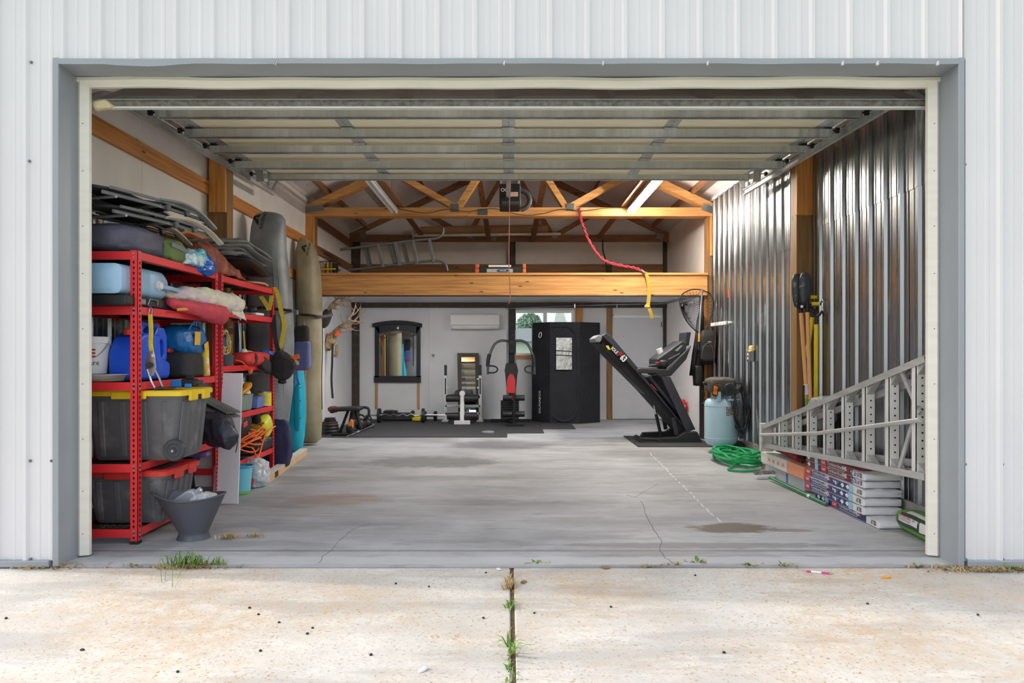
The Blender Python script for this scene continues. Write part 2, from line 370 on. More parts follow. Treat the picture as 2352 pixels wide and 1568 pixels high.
# ---- front wall: ribbed sheets ----
def ribs(x0, x1, phase, per=.2286, hgt=.019, bw=.044, tw=.020):
    out = [(x0, 0.0)]; k = math.floor((x0 - phase) / per) - 1
    while phase + k * per < x1 + per:
        c = phase + k * per
        for d, h in ((-bw / 2, 0), (-tw / 2, hgt), (tw / 2, hgt), (bw / 2, 0), (.062, 0), (.070, .004), (.084, .004), (.092, 0), (.138, 0), (.146, .004), (.160, .004), (.168, 0)):
            if x0 + 1e-4 < c + d < x1 - 1e-4: out.append((c + d, h))
        k += 1
    out.append((x1, 0.0)); return out
def sheet(prof, pt, z0, zt):
    """pt(s, h) -> (x, y); zt(s) -> top height"""
    b = B(); n = len(prof); vs = []
    for s, h in prof:
        x, y = pt(s, h); vs += [(x, y, z0), (x, y, zt(s))]
    for s, h in prof:
        x, y = pt(s, h - .0015); vs += [(x, y, z0), (x, y, zt(s))]
    fs = []
    for i in range(n - 1):
        a = 2 * i; fs.append((a, a + 2, a + 3, a + 1)); c = 2 * n + 2 * i; fs.append((c, c + 1, c + 3, c + 2)); fs.append((a, c, c + 2, a + 2)); fs.append((a + 1, a + 3, c + 3, c + 1))
    return b.add(vs, fs)
wf = S('wall_front'); PH = PX(55, 4.15)
gable = lambda x: 3.62 + (3.15 - abs(x)) * .46
front = lambda s, h: (s, YF - h)
for x0, x1 in ((-3.11, -2.775), (2.775, 3.15)):
    sheet(ribs(x0, x1, PH), front, .03, lambda s: gable(s)).build('panel', 'white_steel', wf)
xs = [-2.775] + [PH + .2286 * (2 + 4 * k) + .03 for k in range(6)] + [2.775]
for x0, x1 in zip(xs, xs[1:]):
    sheet(ribs(x0, x1, PH), front, 3.085, gable).build('panel', 'white_steel', wf)
b = B().box(-3.11, -2.775, YF + .01, YF + .1, .0, 3.6); b.box(2.775, 3.15, YF + .01, YF + .1, 0, 3.6); b.box(-2.775, 2.775, YF + .01, YF + .1, 3.09, 3.6)
b.prism([(-3.1, 3.6), (3.15, 3.6), (0.02, 5.03)], -.08, (0, YF + .01, 0)); b.build('framing', 'insulation', wf)
for x0, x1 in ((-3.11, -2.79), (2.79, 3.15)):
    B().box(x0, x1, YF - .03, YF + .01, -.005, .035).build('base_trim', 'grey_steel', wf, bevel=.004)
for x0 in (-3.135, 3.15):
    B().box(x0, x0 + .024, YF - .03, YF + .12, .0, 3.6).build('corner_trim', 'white_steel', wf)
sb = B()
for x, y in [(72, 143), (68, 370), (70, 1058), (71, 1283), (2214, 143), (2216, 378), (2217, 1066), (2218, 1284), (2302, 1066), (2303, 1284), (118, 1058)] + [(241 + 86.2 * k, 138) for k in range(23)] + [(230 + 86.2 * k, 60) for k in range(0)]:
    p = W(x, y, YF - .004); sb.lathe([(.009, 0), (.009, .003), (.005, .004), (.005, .009)], p, 8, Matrix.Rotation(PI / 2, 3, 'X'))
tag(sb.build('screws', 'screw', wf), kind='stuff')
# ---- door opening trim: steel jambs, header and cream stops ----
tr = S('trim_1'); Y0, Y1 = 4.15, 4.335
for sx_, xa in ((-1, -2.735), (1, 2.735)):
    B().box(min(xa, xa + sx_ * .02), max(xa, xa + sx_ * .02), Y0, Y1 + .05, .0, 3.07).build('jamb', 'grey_steel', tr)
    B().box(min(xa - sx_ * .002, xa + sx_ * .034), max(xa - sx_ * .002, xa + sx_ * .034), Y0 - .006, Y0 + .012, .0, 3.09).build('jamb_flange', 'grey_steel', tr, bevel=.003)
# header, a little dented along its lower lip
n = 60; rg = []
dent = lambda x: -.018 * math.exp(-((x + 2.18) / .16) ** 2) - .008 * math.exp(-((x + 2.35) / .08) ** 2) - .012 * math.exp(-((x + .42) / .07) ** 2) * 0 + .003 * math.sin(x * 9) * math.sin(x * 3.1)
for i in range(n + 1):
    x = -2.735 + 5.47 * i / n; d = dent(x)
    rg.append([V((x, Y0 - .006, 3.085 + d * .5)), V((x, Y0 - .006, 3.052 + d)), V((x, Y1 + .05, 3.045)), V((x, Y1 + .05, 3.075)), V((x, Y0 + .01, 3.09))])
B().loft(rg).build('header', 'grey_steel', tr)
for sx_, xa in ((-1, -2.735), (1, 2.735)):
    xi = xa - sx_ * .07
    B().loft([[V((xa, Y1, z)), V((xa - sx_ * .02, Y1 - .014, z)), V((xa - sx_ * .045, Y1 - .004, z)), V((xi, Y1 + .004, z)), V((xi, Y1 + .03, z)), V((xa, Y1 + .03, z))] for z in (.012, 3.02)]).build('stop_moulding', 'cream_vinyl', tr)
rg = []
wob = lambda x: .006 * math.sin(x * 2.3) * math.sin(x * 5.1 + 1) - .008 * math.exp(-((x + .45) / .3) ** 2)
for i in range(41):
    x = -2.735 + 5.47 * i / 40; d = wob(x)
    rg.append([V((x, Y1 - .012, 3.043 + d)), V((x, Y1 - .016, 3.022 + d)), V((x, Y1, 3.012 + d)), V((x, Y1 + .004, 2.984 + d)), V((x, Y1 + .03, 2.984 + d)), V((x, Y1 + .03, 3.04))])
B().loft(rg).build('stop_moulding', 'cream_vinyl', tr)
cp_ = B()
for x in (632, 1158, 1385, 1625, 1935, 2015, 2153, 633):
    p = W(x, 145, Y0 - .012); cp_.obox(p, (.007, .014, .022), (.0, .25, 0)); cp_.obox(p - V((0, .006, .012)), (.006, .02, .006))
tag(cp_.build('light_clips', 'white_steel', tr), kind='stuff')
sb = B()
for sx_ in (-1, 1):
    for z in (.15, .42, .75, 1.1, 1.45, 1.8, 2.1, 2.45, 2.75):
        sb.lathe([(.005, 0), (.003, .003)], (sx_ * 2.70, Y1 - .006, z), 6, Matrix.Rotation(PI / 2, 3, 'X'))
tag(sb.build('screws', 'screw', tr), kind='stuff')

# ---- side walls ----
wr = S('wall_right'); side_r = lambda s, h: (XR - h, s)
def side_sheets(par, pt, spans, z0, z1, m, ph):
    for y0, y1 in spans:
        sheet(ribs(y0, y1, ph, hgt=.022, bw=.052, tw=.024), pt, z0, lambda s: z1).build('panel', m, par)
PHR = 4773 / 943
side_sheets(wr, side_r, ((4.36, 5.2), (5.19, 6.11), (6.10, 6.87)), .17, 2.56, 'galvanised', PHR)
side_sheets(wr, side_r, ((7.02, 7.9), (7.89, 8.81), (8.80, 9.72), (9.71, 10.24)), .17, 2.45, 'galvanised', PHR)
sd2 = lambda s, h: (XR - h - .004, s)
side_sheets(wr, sd2, ((4.36, 5.3), (5.29, 6.2), (6.19, 6.87)), 2.53, 3.56, 'galvanised', PHR)
side_sheets(wr, sd2, ((7.02, 8.0), (7.99, 8.9), (8.89, 10.24)), 2.42, 3.56, 'galvanised', PHR)
B().box(XR + .004, XR + .12, YF + .1, 13.4, 0, 3.62).build('insulation', 'insulation', wr)
B().box(XR - .015, XR + .02, YF + .1, 10.24, 0, .172).build('stem_wall', 'stem_wall', wr)
B().box(2.90, XR + .004, 6.87, 7.02, 0, 3.56).build('post', 'brown_z', wr, bevel=.004)
B().box(2.885, 3.045, 6.83, 6.87, PZ(493, 6.83), 3.5).build('post_block', 'wood_z', wr, bevel=.003)
sb = B()
for z in (.45, 1.3, 1.9, 2.75, 3.2):
    for k in range(-3, 25):
        y = PHR + .2286 * k + .03
        if 4.4 < y < 10.2 and not 6.8 < y < 7.1: sb.box(XR - .012, XR, y - .006, y + .006, z - .006, z + .006)
tag(sb.build('screws', 'screw', wr), kind='stuff')
wl = S('wall_left'); side_l = lambda s, h: (XL + h, s)
side_sheets(wl, lambda s, h: (XL + h, s), ((4.36, 5.2), (5.19, 6.11), (6.10, 6.87), (7.02, 7.9), (7.89, 8.81), (8.80, 9.72), (9.71, 10.24)), .17, 2.39, 'galvanised', 4.5)
ys = [YF + .1, 5.65, 7.0, 8.4, 9.2, 10.3, 11.7, 13.4]
for y0, y1 in zip(ys, ys[1:]):
    B().box(XL - .12, XL - .004, y0 + .003, y1 - .003, 0, 3.62).build('insulation_panel', 'insulation', wl, bevel=.003)
B().box(XL - .02, XL + .015, YF + .1, 10.24, 0, .172).build('stem_wall', 'stem_wall', wl)
for zt in (3.018, 2.46):
    for y0, y1 in ((4.36, 6.87), (7.02, 10.24)):
        B().box(XL - .004, XL + .034, y0, y1, zt - .135, zt).build('girt', 'wood_y', wl, bevel=.002)
B().box(XL, -2.83, 6.87, 7.02, 0, 3.56).build('post', 'brown_z', wl, bevel=.004)
B().box(XL + .03, -2.835, 6.83, 6.87, PZ(486.6, 6.83), 3.5).build('post_block', 'wood_z', wl, bevel=.003)
# truss posts and gym side walls
for par, xa, xb, pl in ((wl, XL - .02, -2.91, -1), (wr, 2.98, XR + .09, 1)):
    B().box(xa, xb, 10.24, 10.40, 0, 3.45).build('post', 'brown_z', par, bevel=.004)
    B().box(xa if pl < 0 else 3.02, xb if pl < 0 else 3.145, 10.195, 10.24, 2.745, 3.336).build('post_block', 'wood_z', par, bevel=.003)
    xw = XL if pl < 0 else XR + .06
    B().box(min(xw, xw + pl * .05), max(xw, xw + pl * .05), 10.4, YB, 0, 2.25).build('drywall', 'wall_paint', par)
    for zt in (3.44, 2.98, 2.62):
        B().box(min(xw, xw - pl * .034), max(xw, xw - pl * .034), 10.4, YB - .1, zt - .135, zt).build('girt', 'brown_y', par, bevel=.002)
    B().box(min(xw, xw + pl * .05), max(xw, xw + pl * .05), 10.4, YB, 2.25, 3.6).build('insulation', 'insulation', par)
B().box(2.935, 2.98, 10.25, 10.36, 0, 2.15).build('stud', 'wood_z', wr, bevel=.003)
B().box(2.90, 2.935, 10.25, 10.38, 0, 2.15).build('stud', 'dark_wood', wr, bevel=.003)
# ---- back wall ----
wb = S('wall_back'); wx0, wx1, wz0, wz1 = PX(1180, YB), PX(1318, YB), PZ(816, YB), PZ(713, YB)
dx0, dx1, dz1 = PX(1404, YB), PX(1526, YB), PZ(722, YB)
for n_, a in (('drywall_panel', (XL, PX(985, YB), 0, 2.25)), ('drywall_panel', (PX(985, YB) + .002, PX(1168, YB), 0, 2.25)), ('drywall_panel', (PX(1168, YB), wx0, 0, 2.25)), ('drywall_panel', (wx0, wx1, 0, wz0)), ('drywall_panel', (wx0, wx1, wz1, 2.25)),
              ('drywall_panel', (wx1, dx0, 0, 2.25)), ('drywall_panel', (dx0, dx1, dz1, 2.25)), ('drywall_panel', (dx1, XR + .1, 0, 2.25))):
    B().box(a[0], a[1], YB, YB + .08, a[2], a[3]).build(n_, 'wall_paint', wb)
B().prism([(XL - .1, 2.25), (XR + .15, 2.25), (XR + .15, 3.6), (0.02, 5.0), (XL - .1, 3.6)], -.08, (0, YB + .06, 0)).build('insulation', 'insulation', wb)
B().box(PX(808, YB), PX(826, YB), YB - .05, YB, .0, 2.25).build('post', 'dark_wood', wb, bevel=.004)
B().box(PX(1522, YB), PX(1541, YB), YB - .05, YB, .0, 2.25).build('post', 'dark_wood', wb, bevel=.004)
B().box(PX(800, YB), PX(1541, YB), YB - .09, YB - .05, PZ(707, YB), PZ(696, YB)).build('ledger', 'dark_wood', wb, bevel=.004)
B().box(PX(1168, YB), PX(1184, YB), YB - .04, YB, .0, 2.17).build('post', 'dark_wood', wb, bevel=.004)
B().box(PX(1393, YB), PX(1406, YB), YB - .05, YB, .0, 2.17).build('post', 'brown_z', wb, bevel=.004)
B().box(PX(1322, YB), PX(1338, YB), YB - .04, YB, 1.6, 2.17).build('stud', 'wood_z', wb, bevel=.004)
B().box(PX(1183, YB), PX(1318, YB), YB - .035, YB, PZ(824, YB), PZ(815, YB)).build('sill_board', 'wood_x', wb, bevel=.004)
for x0, x1 in ((862, 868), (958, 964)):
    B().box(PX(x0, YB), PX(x1, YB), YB - .02, YB, .2, PZ(878, YB)).build('stud', 'stud_z', wb, bevel=.003)
for x0, x1 in ((806, 828), (1170, 1184), (1522, 1544)):
    B().box(PX(x0, YB), PX(x1, YB), YB - .10, YB + .0, 2.25, 3.45).build('post', 'dark_wood', wb, bevel=.004)
B().box(PX(1392, YB), PX(1404, YB), YB - .08, YB, 2.25, 2.98).build('post', 'dark_wood', wb, bevel=.004)
B().box(PX(828, YB), PX(1522, YB), YB - .04, YB, PZ(626, YB), PZ(607, YB)).build('girt', 'brown_x', wb, bevel=.003)
# window
w1 = S('window_1'); mt('white_vinyl', (236, 236, 234), .4, var=.02)
b = B(); f0 = .045
b.box(wx0, wx1, YB - .02, YB + .07, wz1 - f0, wz1).box(wx0, wx1, YB - .02, YB + .07, wz0, wz0 + f0).box(wx0, wx0 + f0, YB - .02, YB + .07, wz0 + f0, wz1 - f0).box(wx1 - f0, wx1, YB - .02, YB + .07, wz0 + f0, wz1 - f0)
b.build('window_frame', 'white_vinyl', w1)
mx_ = PX(1252, YB)
B().box(mx_ - .035, mx_ + .035, YB - .005, YB + .06, wz0 + f0, wz1 - f0).build('mullion', 'white_vinyl', w1)
m = bpy.data.materials.new('clear_glass'); m.use_nodes = True; n = m.node_tree; n.nodes.clear()
o_ = n.nodes.new('ShaderNodeOutputMaterial'); g_ = n.nodes.new('ShaderNodeBsdfGlossy'); t_ = n.nodes.new('ShaderNodeBsdfTransparent'); x_ = n.nodes.new('ShaderNodeMixShader'); fr = n.nodes.new('ShaderNodeFresnel'); fr.inputs[0].default_value = 1.3
g_.inputs['Roughness'].default_value = .02; t_.inputs[0].default_value = (.93, .96, .96, 1)
n.links.new(fr.outputs[0], x_.inputs[0]); n.links.new(t_.outputs[0], x_.inputs[1]); n.links.new(g_.outputs[0], x_.inputs[2]); n.links.new(x_.outputs[0], o_.inputs[0]); MATS['clear_glass'] = m
for a, c in ((wx0 + f0, mx_ - .035), (mx_ + .035, wx1 - f0)):
    B().box(a, c, YB + .025, YB + .03, wz0 + f0, wz1 - f0).build('pane', 'clear_glass', w1)
# side door
d1 = S('door_1'); mt('door_paint', (214, 216, 218), .5, var=.02); mt('brass', (150, 140, 120), .3, .9)
b = B().box(dx0, dx1, YB - .02, YB + .05, dz1 - .045, dz1); b.box(dx0, dx0 + .045, YB - .02, YB + .05, 0, dz1).box(dx1 - .045, dx1, YB - .02, YB + .05, 0, dz1); b.build('door_frame', 'white_vinyl', d1, bevel=.004)
B().box(dx0 + .05, dx1 - .05, YB - .012, YB + .03, .012, dz1 - .05).build('door_leaf', 'door_paint', d1, bevel=.003)
p = W(1420, 846, YB); B().lathe([(.03, 0), (.03, .006), (.012, .01), (.012, .035), (.028, .05), (.03, .065), (.02, .078)], (p.x, YB - .012, p.z), 16, Matrix.Rotation(PI / 2, 3, 'X')).build('knob', 'brass', d1, smooth=True)
for y in (745, 840, 940):
    p = W(1519, y, YB); B().box(p.x - .01, p.x + .01, YB - .026, YB - .01, p.z - .05, p.z + .05).build('hinge', 'screw', d1)
B().box(dx0, dx1, YB - .05, YB + .05, 0, .012).build('threshold', 'screw', d1)
# ---- roof, trusses ----
ce = S('ceiling'); hx = 3.1
for s_ in (-1, 1):
    pts = [V((0.02, 0, gable(0) - .0)), V((0.02 + s_ * 3.2, 0, gable(0) - 3.2 * .46))]
    b = B(); rg = []
    for y in (YF - .05, 13.4): rg.append([V((pts[0].x, y, pts[0].z)), V((pts[1].x, y, pts[1].z)), V((pts[1].x, y, pts[1].z + .05)), V((pts[0].x, y, pts[0].z + .05))])
    b.loft(rg).build('roof_insulation', 'insulation', ce)
    for x in (.35, .95, 1.55, 2.15, 2.75):
        X = .02 + s_ * x; z = gable(0) - x * .46
        B().obox((X, (YF + .3 + 13.2) / 2, z - .075), (.04, 13.2 - YF - .3, .14), (0, s_ * math.atan(.46), 0)).build('purlin', 'brown_y', ce)
def truss(label, Y, th, mx, my, xl, xr, zb, zt, nodes, wtop, wl_=.09):
    t = T('roof_truss', label, 'truss', ((xl + xr) / 2, Y, zb), 'timber roof trusses'); xc = (xl + xr) / 2; k = .46; hp = .14 * math.sqrt(1 + k * k)
    B().box(xl, xr, Y, Y + th, zb, zt).build('bottom_chord', mx, t, bevel=.003)
    zh = zb + .06
    for s_, xe in ((-1, xl), (1, xr)):
        hw = abs(xe - xc)
        B().prism([(xe, zt), (xe - s_ * .14 / k * .6, zt), (xc, zt + (hw - .14 / k * .6) * k), (xc, zt + (hw - .14 / k * .6) * k + hp), (xe, zt + .02)] if s_ < 0 else [(xe, zt), (xe, zt + .02), (xc, zt + (hw - .14 / k * .6) * k + hp), (xc, zt + (hw - .14 / k * .6) * k), (xe - .14 / k * .6, zt)], -th, (0, Y, 0)).build('top_chord', mx, t, bevel=.003)
    for p0, p1 in nodes:
        B().beam((p0[0], Y + th / 2, p0[1]), (p1[0], Y + th / 2, p1[1]), wl_, th * .8, (0, 1, 0)).build('web', mx, t, bevel=.002)
    return t
def plate(t, x0, x1, z0, z1, Y, rot=0):
    b = B(); c = V(((x0 + x1) / 2, Y, (z0 + z1) / 2)); R = Matrix.Rotation(rot, 3, 'Y'); w, h = x1 - x0, z1 - z0
    b.obox(c, (w, .004, h), M=R)
    for i in range(int(w / .016)):
        b.obox(c + R @ V((-w / 2 + .008 + i * .016, -.003, 0)), (.005, .004, h * .92), M=R)
    return b.build('connector_plate', 'zinc_plate', t)
q = lambda x, y: (PX(x, 10.2), PZ(y, 10.2))
t1 = truss('golden pine roof truss carrying the two tube lights', 10.2, .20, 'wood_x', None, XL - .03, 3.15, 3.336, 3.466, [(q(1045, 474), q(900, 392)), (q(1052, 474), q(1172, 285)), (q(1309, 474), q(1456, 392)), (q(1300, 474), q(1180, 285))], 0)
for x0, x1, y0, y1, r in ((703, 744, 472, 486, -.12), (1612, 1648, 472, 488, .35), (1035, 1054, 468, 487, 0), (1301, 1319, 467, 485, 0), (1097, 1120, 479, 494, 0)):
    plate(t1, PX(x0, 10.2), PX(x1, 10.2), PZ(y1, 10.2), PZ(y0, 10.2), 10.195, r)
qb = lambda x, y: (PX(x, 13.0), PZ(y, 13.0))
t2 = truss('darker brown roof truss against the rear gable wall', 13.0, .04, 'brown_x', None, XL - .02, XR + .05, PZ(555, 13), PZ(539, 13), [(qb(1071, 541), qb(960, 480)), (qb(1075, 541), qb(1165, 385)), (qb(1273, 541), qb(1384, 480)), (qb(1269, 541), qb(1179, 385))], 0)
for x0, x1, y0, y1, r in ((828, 842, 534, 547, -.3), (1508, 1524, 536, 550, .35), (1268, 1282, 537, 547, 0), (1074, 1086, 540, 547, 0), (1120, 1140, 541, 552, 0)):
    plate(t2, PX(x0, 13), PX(x1, 13), PZ(y1, 13), PZ(y0, 13), 12.995, r)
for a, b_, l in ((W(1100, 405, 10.45), W(1123, 552, 12.96), 'thin timber brace sloping back beside the garage door opener, towards the antlers'), (W(1252, 405, 10.45), W(1223, 554, 12.96), 'thin timber brace sloping back behind the red tow strap knot')):
    tag(B().beam(a, b_, .09, .035, (0, 0, 1)).build('timber_brace', 'brown_y'), l, 'brace', 'sloping roof braces')
for X, l in ((-1.63, 'long timber tie over the truss chords above the loft ladder'), (1.72, 'long timber tie over the truss chords beside the lit tube light')):
    tag(B().box(X - .045, X + .045, 8.0, 13.1, 3.475, 3.51).build('timber_tie', 'brown_y'), l, 'tie', 'timber ties over the trusses')
# ---- loft ----
lf = S('loft_floor'); zb0, zb1 = PZ(678, 10.2), PZ(632, 10.2)
mt('loft_under', (214, 214, 214), .7, var=.03)
B().box(-2.905, 2.975, 10.2, 10.29, zb0, zb1).build('beam', 'wood_x', lf, bevel=.004)
B().box(-2.905, 2.975, 10.17, 10.29, zb1 + .001, zb1 + .035).build('deck_edge', 'wood_x', lf, bevel=.004)
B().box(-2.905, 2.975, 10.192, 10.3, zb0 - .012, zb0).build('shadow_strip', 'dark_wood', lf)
B().box(XL, XR + .05, 10.29, YB, 2.26, 2.30).build('loft_ceiling_board', 'loft_under', lf)
B().box(XL, XR + .05, 10.29, YB, zb1, zb1 + .03).build('deck', 'brown_x', lf)
# ======================= OVERHEAD DOOR, OPENER, LIGHTS =======================
mt('door_face_dark', (186, 187, 192), .45, var=.05, scale=4); mt('door_foam', (250, 242, 212), .8, var=.05, scale=5, stretch=(1, 4, 4))
mt('rubber_seal', (112, 108, 102), .8, var=.4, scale=30, bump=.4); mt('white_edge', (214, 218, 214), .5, var=.04)
mt('black_metal', (30, 30, 32), .45, .3, var=.2); mt('black_plastic', (34, 34, 36), .45, var=.2); mt('dark_grey_plastic', (66, 68, 72), .5, var=.15)
mt('grey_plastic', (130, 132, 136), .5, var=.1); mt('white_plastic', (236, 236, 234), .45, var=.04)
gd = T('overhead_garage_door', 'open sectional overhead door with cream foam panels and galvanised struts', 'garage door', (0, 5.9, 3.2))
dw = 2.72; zd = lambda y: 3.185 + (y - 5.3) * .033
joints = [4.88, 5.42, 5.96, 6.50, 7.04, 7.56]
for y0, y1 in zip(joints, joints[1:]):
    s = B().loft([[V((-dw, y0 + .004, zd(y0))), V((dw, y0 + .004, zd(y0))), V((dw, y0 + .004, zd(y0) + .05)), V((-dw, y0 + .004, zd(y0) + .05))], [V((-dw, y1 - .004, zd(y1))), V((dw, y1 - .004, zd(y1))), V((dw, y1 - .004, zd(y1) + .05)), V((-dw, y1 - .004, zd(y1) + .05))]]).build('section', 'door_foam', gd)
    for xc in (-2.66, -1.36, 0.0, 1.36, 2.66):
        w_ = .055 if abs(xc) < 2 else .07
        B().loft([[V((xc - w_, y, zd(y) - .003)), V((xc + w_, y, zd(y) - .003)), V((xc + w_, y, zd(y) + .002)), V((xc - w_, y, zd(y) + .002))] for y in (y0 + .01, y1 - .01)]).build('stile', 'track_steel', s)
        b = B()
        for k in range(7):
            y = y0 + .06 + k * .065; b.lathe([(.006, -.004), (.006, 0)], (xc, y, zd(y)), 6)
        tag(b.build('rivets', 'black_metal', s), kind='stuff')
# lowest section, still leaning in the curve of the track
ya, za, yb, zb_ = 4.44, 2.935, 4.88, 3.20
d = V((0, yb - ya, zb_ - za)).normalized(); nrm = V((0, -d.z, d.y)); A = V((0, ya, za)); Ln = V((0, yb - ya, zb_ - za)).length
ls = B().loft([[A + V((x, 0, 0)), A + d * Ln + V((x, 0, 0)), A + d * Ln - nrm * .05 + V((x, 0, 0)), A - nrm * .05 + V((x, 0, 0))] for x in (-dw, dw)]).build('bottom_section', 'door_face_dark', gd, bevel=.003)
for i in range(8):
    xa = -2.62 + i * .66; xb = xa + .58; l0, l1 = .07, Ln - .07
    def fp(x, l, h): return A + d * l + nrm * h + V((x, 0, 0))
    B().add([fp(xa, l0, .0), fp(xb, l0, .0), fp(xb, l1, .0), fp(xa, l1, .0), fp(xa + .04, l0 + .04, .012), fp(xb - .04, l0 + .04, .012), fp(xb - .04, l1 - .04, .012), fp(xa + .04, l1 - .04, .012)],
            [(0, 1, 5, 4), (1, 2, 6, 5), (2, 3, 7, 6), (3, 0, 4, 7), (4, 5, 6, 7)]).build('raised_panel', 'door_face_dark', ls)
B().tube([(-dw, ya - .006, za - .02), (dw, ya - .006, za - .02)], .024, 10).build('bottom_seal', 'rubber_seal', gd, smooth=True)
B().box(-dw, dw, ya - .016, ya + .02, za - .052, za - .038).build('seal_retainer', 'white_edge', gd)
B().box(-dw, dw, ya - .012, ya + .0, za - .004, za + .007).build('bottom_rail', 'white_edge', gd)
def strut(y, hw, z, h=.055):
    s = B(); s.box(-hw, hw, y - .05, y - .047, z, z + h).box(-hw, hw, y - .05, y - .03, z - .002, z + .001).box(-hw, hw, y - .047, y + .02, z + h - .003, z + h)
    s.box(-hw, hw, y + .018, y + .021, z + .0, z + h).box(-hw, hw, y + .0, y + .021, z - .002, z + .001); return s
for y, yp0, yp1, hw in ((5.31, 257, 272, 2.725), (5.79, 300, 317, 2.725), (6.27, 338, 352, 2.725), (6.84, 373, 388, 2.725), (7.48, 403, 413.5, 2.71)):
    z0, z1 = PZ(yp1, y), PZ(yp0, y); strut(y, hw, z0, z1 - z0).build('strut', 'track_steel', gd)
for y in (5.31, 5.79, 6.27, 6.84, 7.48):
    for x in (-1.36, 0, 1.36):
        z = zd(y); B().box(x - .05, x + .05, y - .054, y - .05, z - .028, z - .012).lathe([(.007, 0), (.007, .006)], (x, y - .056, z - .02), 6, Matrix.Rotation(PI / 2, 3, 'X')).build('hinge', 'track_steel', gd)
for s_ in (-1, 1):
    for y in (5.31, 5.79, 6.27, 6.84, 7.40):
        r = B().cyl((s_ * 2.72, y, zd(y) - .02), (s_ * 2.80, y, zd(y) - .02), .006, n=6); r.cyl((s_ * 2.775, y, zd(y) - .02), (s_ * 2.80, y, zd(y) - .02), .024, n=12); r.box(min(s_ * 2.68, s_ * 2.73), max(s_ * 2.68, s_ * 2.73), y - .03, y + .03, zd(y) - .04, zd(y)); r.build('roller', 'black_metal', gd)
    B().obox((s_ * 2.66, 7.36, 3.2), (.09, .1, .12), (.2, 0, s_ * .1)).build('top_bracket', 'track_steel', gd, bevel=.004)
# tracks with their hangers
for s_, l in ((-1, 'galvanised door track along the white insulated wall'), (1, 'galvanised door track along the ribbed steel wall')):
    k = T('door_track', l, 'door track', (s_ * 2.8, 6.6, 3.1), 'overhead door tracks')
    pth = [V((0, 4.43, .15)), V((0, 4.43, 2.6))] + [V((0, 4.43 + .5 * (1 - math.cos(a)), 2.62 + .50 * math.sin(a))) for a in [PI / 2 * i / 8 for i in range(1, 9)]] + [V((0, 8.15, 3.205))]
    def channel(off, w, z):  # one wall of the C
        rg = []
        for i, p in enumerate(pth):
            dd = (pth[min(i + 1, len(pth) - 1)] - pth[max(i - 1, 0)]).normalized(); nn = V((0, -dd.z, dd.y))
            rg.append([p + nn * (z - w / 2) + V((s_ * (2.79 + off[0]), 0, 0)), p + nn * (z + w / 2) + V((s_ * (2.79 + off[0]), 0, 0)), p + nn * (z + w / 2) + V((s_ * (2.79 + off[1]), 0, 0)), p + nn * (z - w / 2) + V((s_ * (2.79 + off[1]), 0, 0))])
        return B().loft(rg)
    b = channel((.03, .033), .06, 0); b2 = channel((0, .033), .003, .03); b3 = channel((0, .033), .003, -.03); b.add(b2.v, b2.f).add(b3.v, b3.f); b.build('track', 'track_steel', k)
    B().beam((s_ * 2.83, 5.1, zd(5.1) + .04), (s_ * 2.83, 8.15, zd(8.15) + .02), .004, .05, (0, 0, 1)).build('track_angle', 'track_steel', k)
    h = B().beam((s_ * 2.80, 7.95, 3.24), (s_ * 2.80, 7.95, 3.75), .035, .003, (0, 1, 0)); h.beam((s_ * 2.8, 8.1, 3.24), (s_ * 2.66, 8.1, 3.5), .03, .003, (0, 1, 0)); h.build('hanger', 'track_steel', k)
# opener
op = T('garage_door_opener', 'black chain drive opener hanging at the ridge above the truss', 'door opener', (0, 9.3, 3.28))
p0, p1 = W(1147, 472, 9.2), W(1196, 421, 9.2)
B().box(p0.x, p1.x, 9.2, 9.62, p0.z, p1.z).build('housing', 'black_plastic', op, bevel=.02, seg=3)
B().box(p0.x + .03, p1.x - .03, 9.19, 9.2, p0.z + .02, p0.z + .06).build('vent_plate', 'dark_grey_plastic', op, bevel=.004)
mt('paper', (214, 172, 152), .8, var=.03); lb = W(1169, 451, 9.185); B().box(lb.x, PX(1190, 9.19), 9.183, 9.19, lb.z, PZ(441, 9.19)).build('warning_label', 'paper', op)
B().tube(arc((p1.x, 9.4, (p0.z + p1.z) / 2 - .03), .13, -PI / 2, PI / 2, 10, (1, 0, 0), (0, 0, 1)), .035, 10).build('light_lens', 'dark_grey_plastic', op, smooth=True)
B().box(-.03, .03, 4.7, 9.25, 3.385, 3.425).build('rail', 'track_steel', op)
for x in (p0.x + .02, p1.x - .02):
    B().beam((x, 9.4, p1.z), (x, 9.4, 4.75), .03, .004, (0, 1, 0)).build('hanger', 'track_steel', op)
p = B(); pp = W(1158, 436, 9.19)
for i in range(2): p.tube(arc((pp.x + i * .05 - .02, 9.188, pp.z + .0), .02, 0, 2 * PI, 12)[:-1], .005, 5, closed=True)
p.build('emblem', 'white_plastic', op)
mt('pink_cord', (222, 140, 128), .7)
tag(B().tube(spl([V((.012, 7.6, 3.395)), W(1170, 418, 7.6), W(1170, 500, 7.6), W(1169, 600, 7.6), W(1172, 678, 7.6), W(1168, 698, 7.6)], 5), .006, 6).build('release_cord', 'pink_cord', smooth=True), 'thin pink emergency release cord dangling from the open overhead door', 'cord')
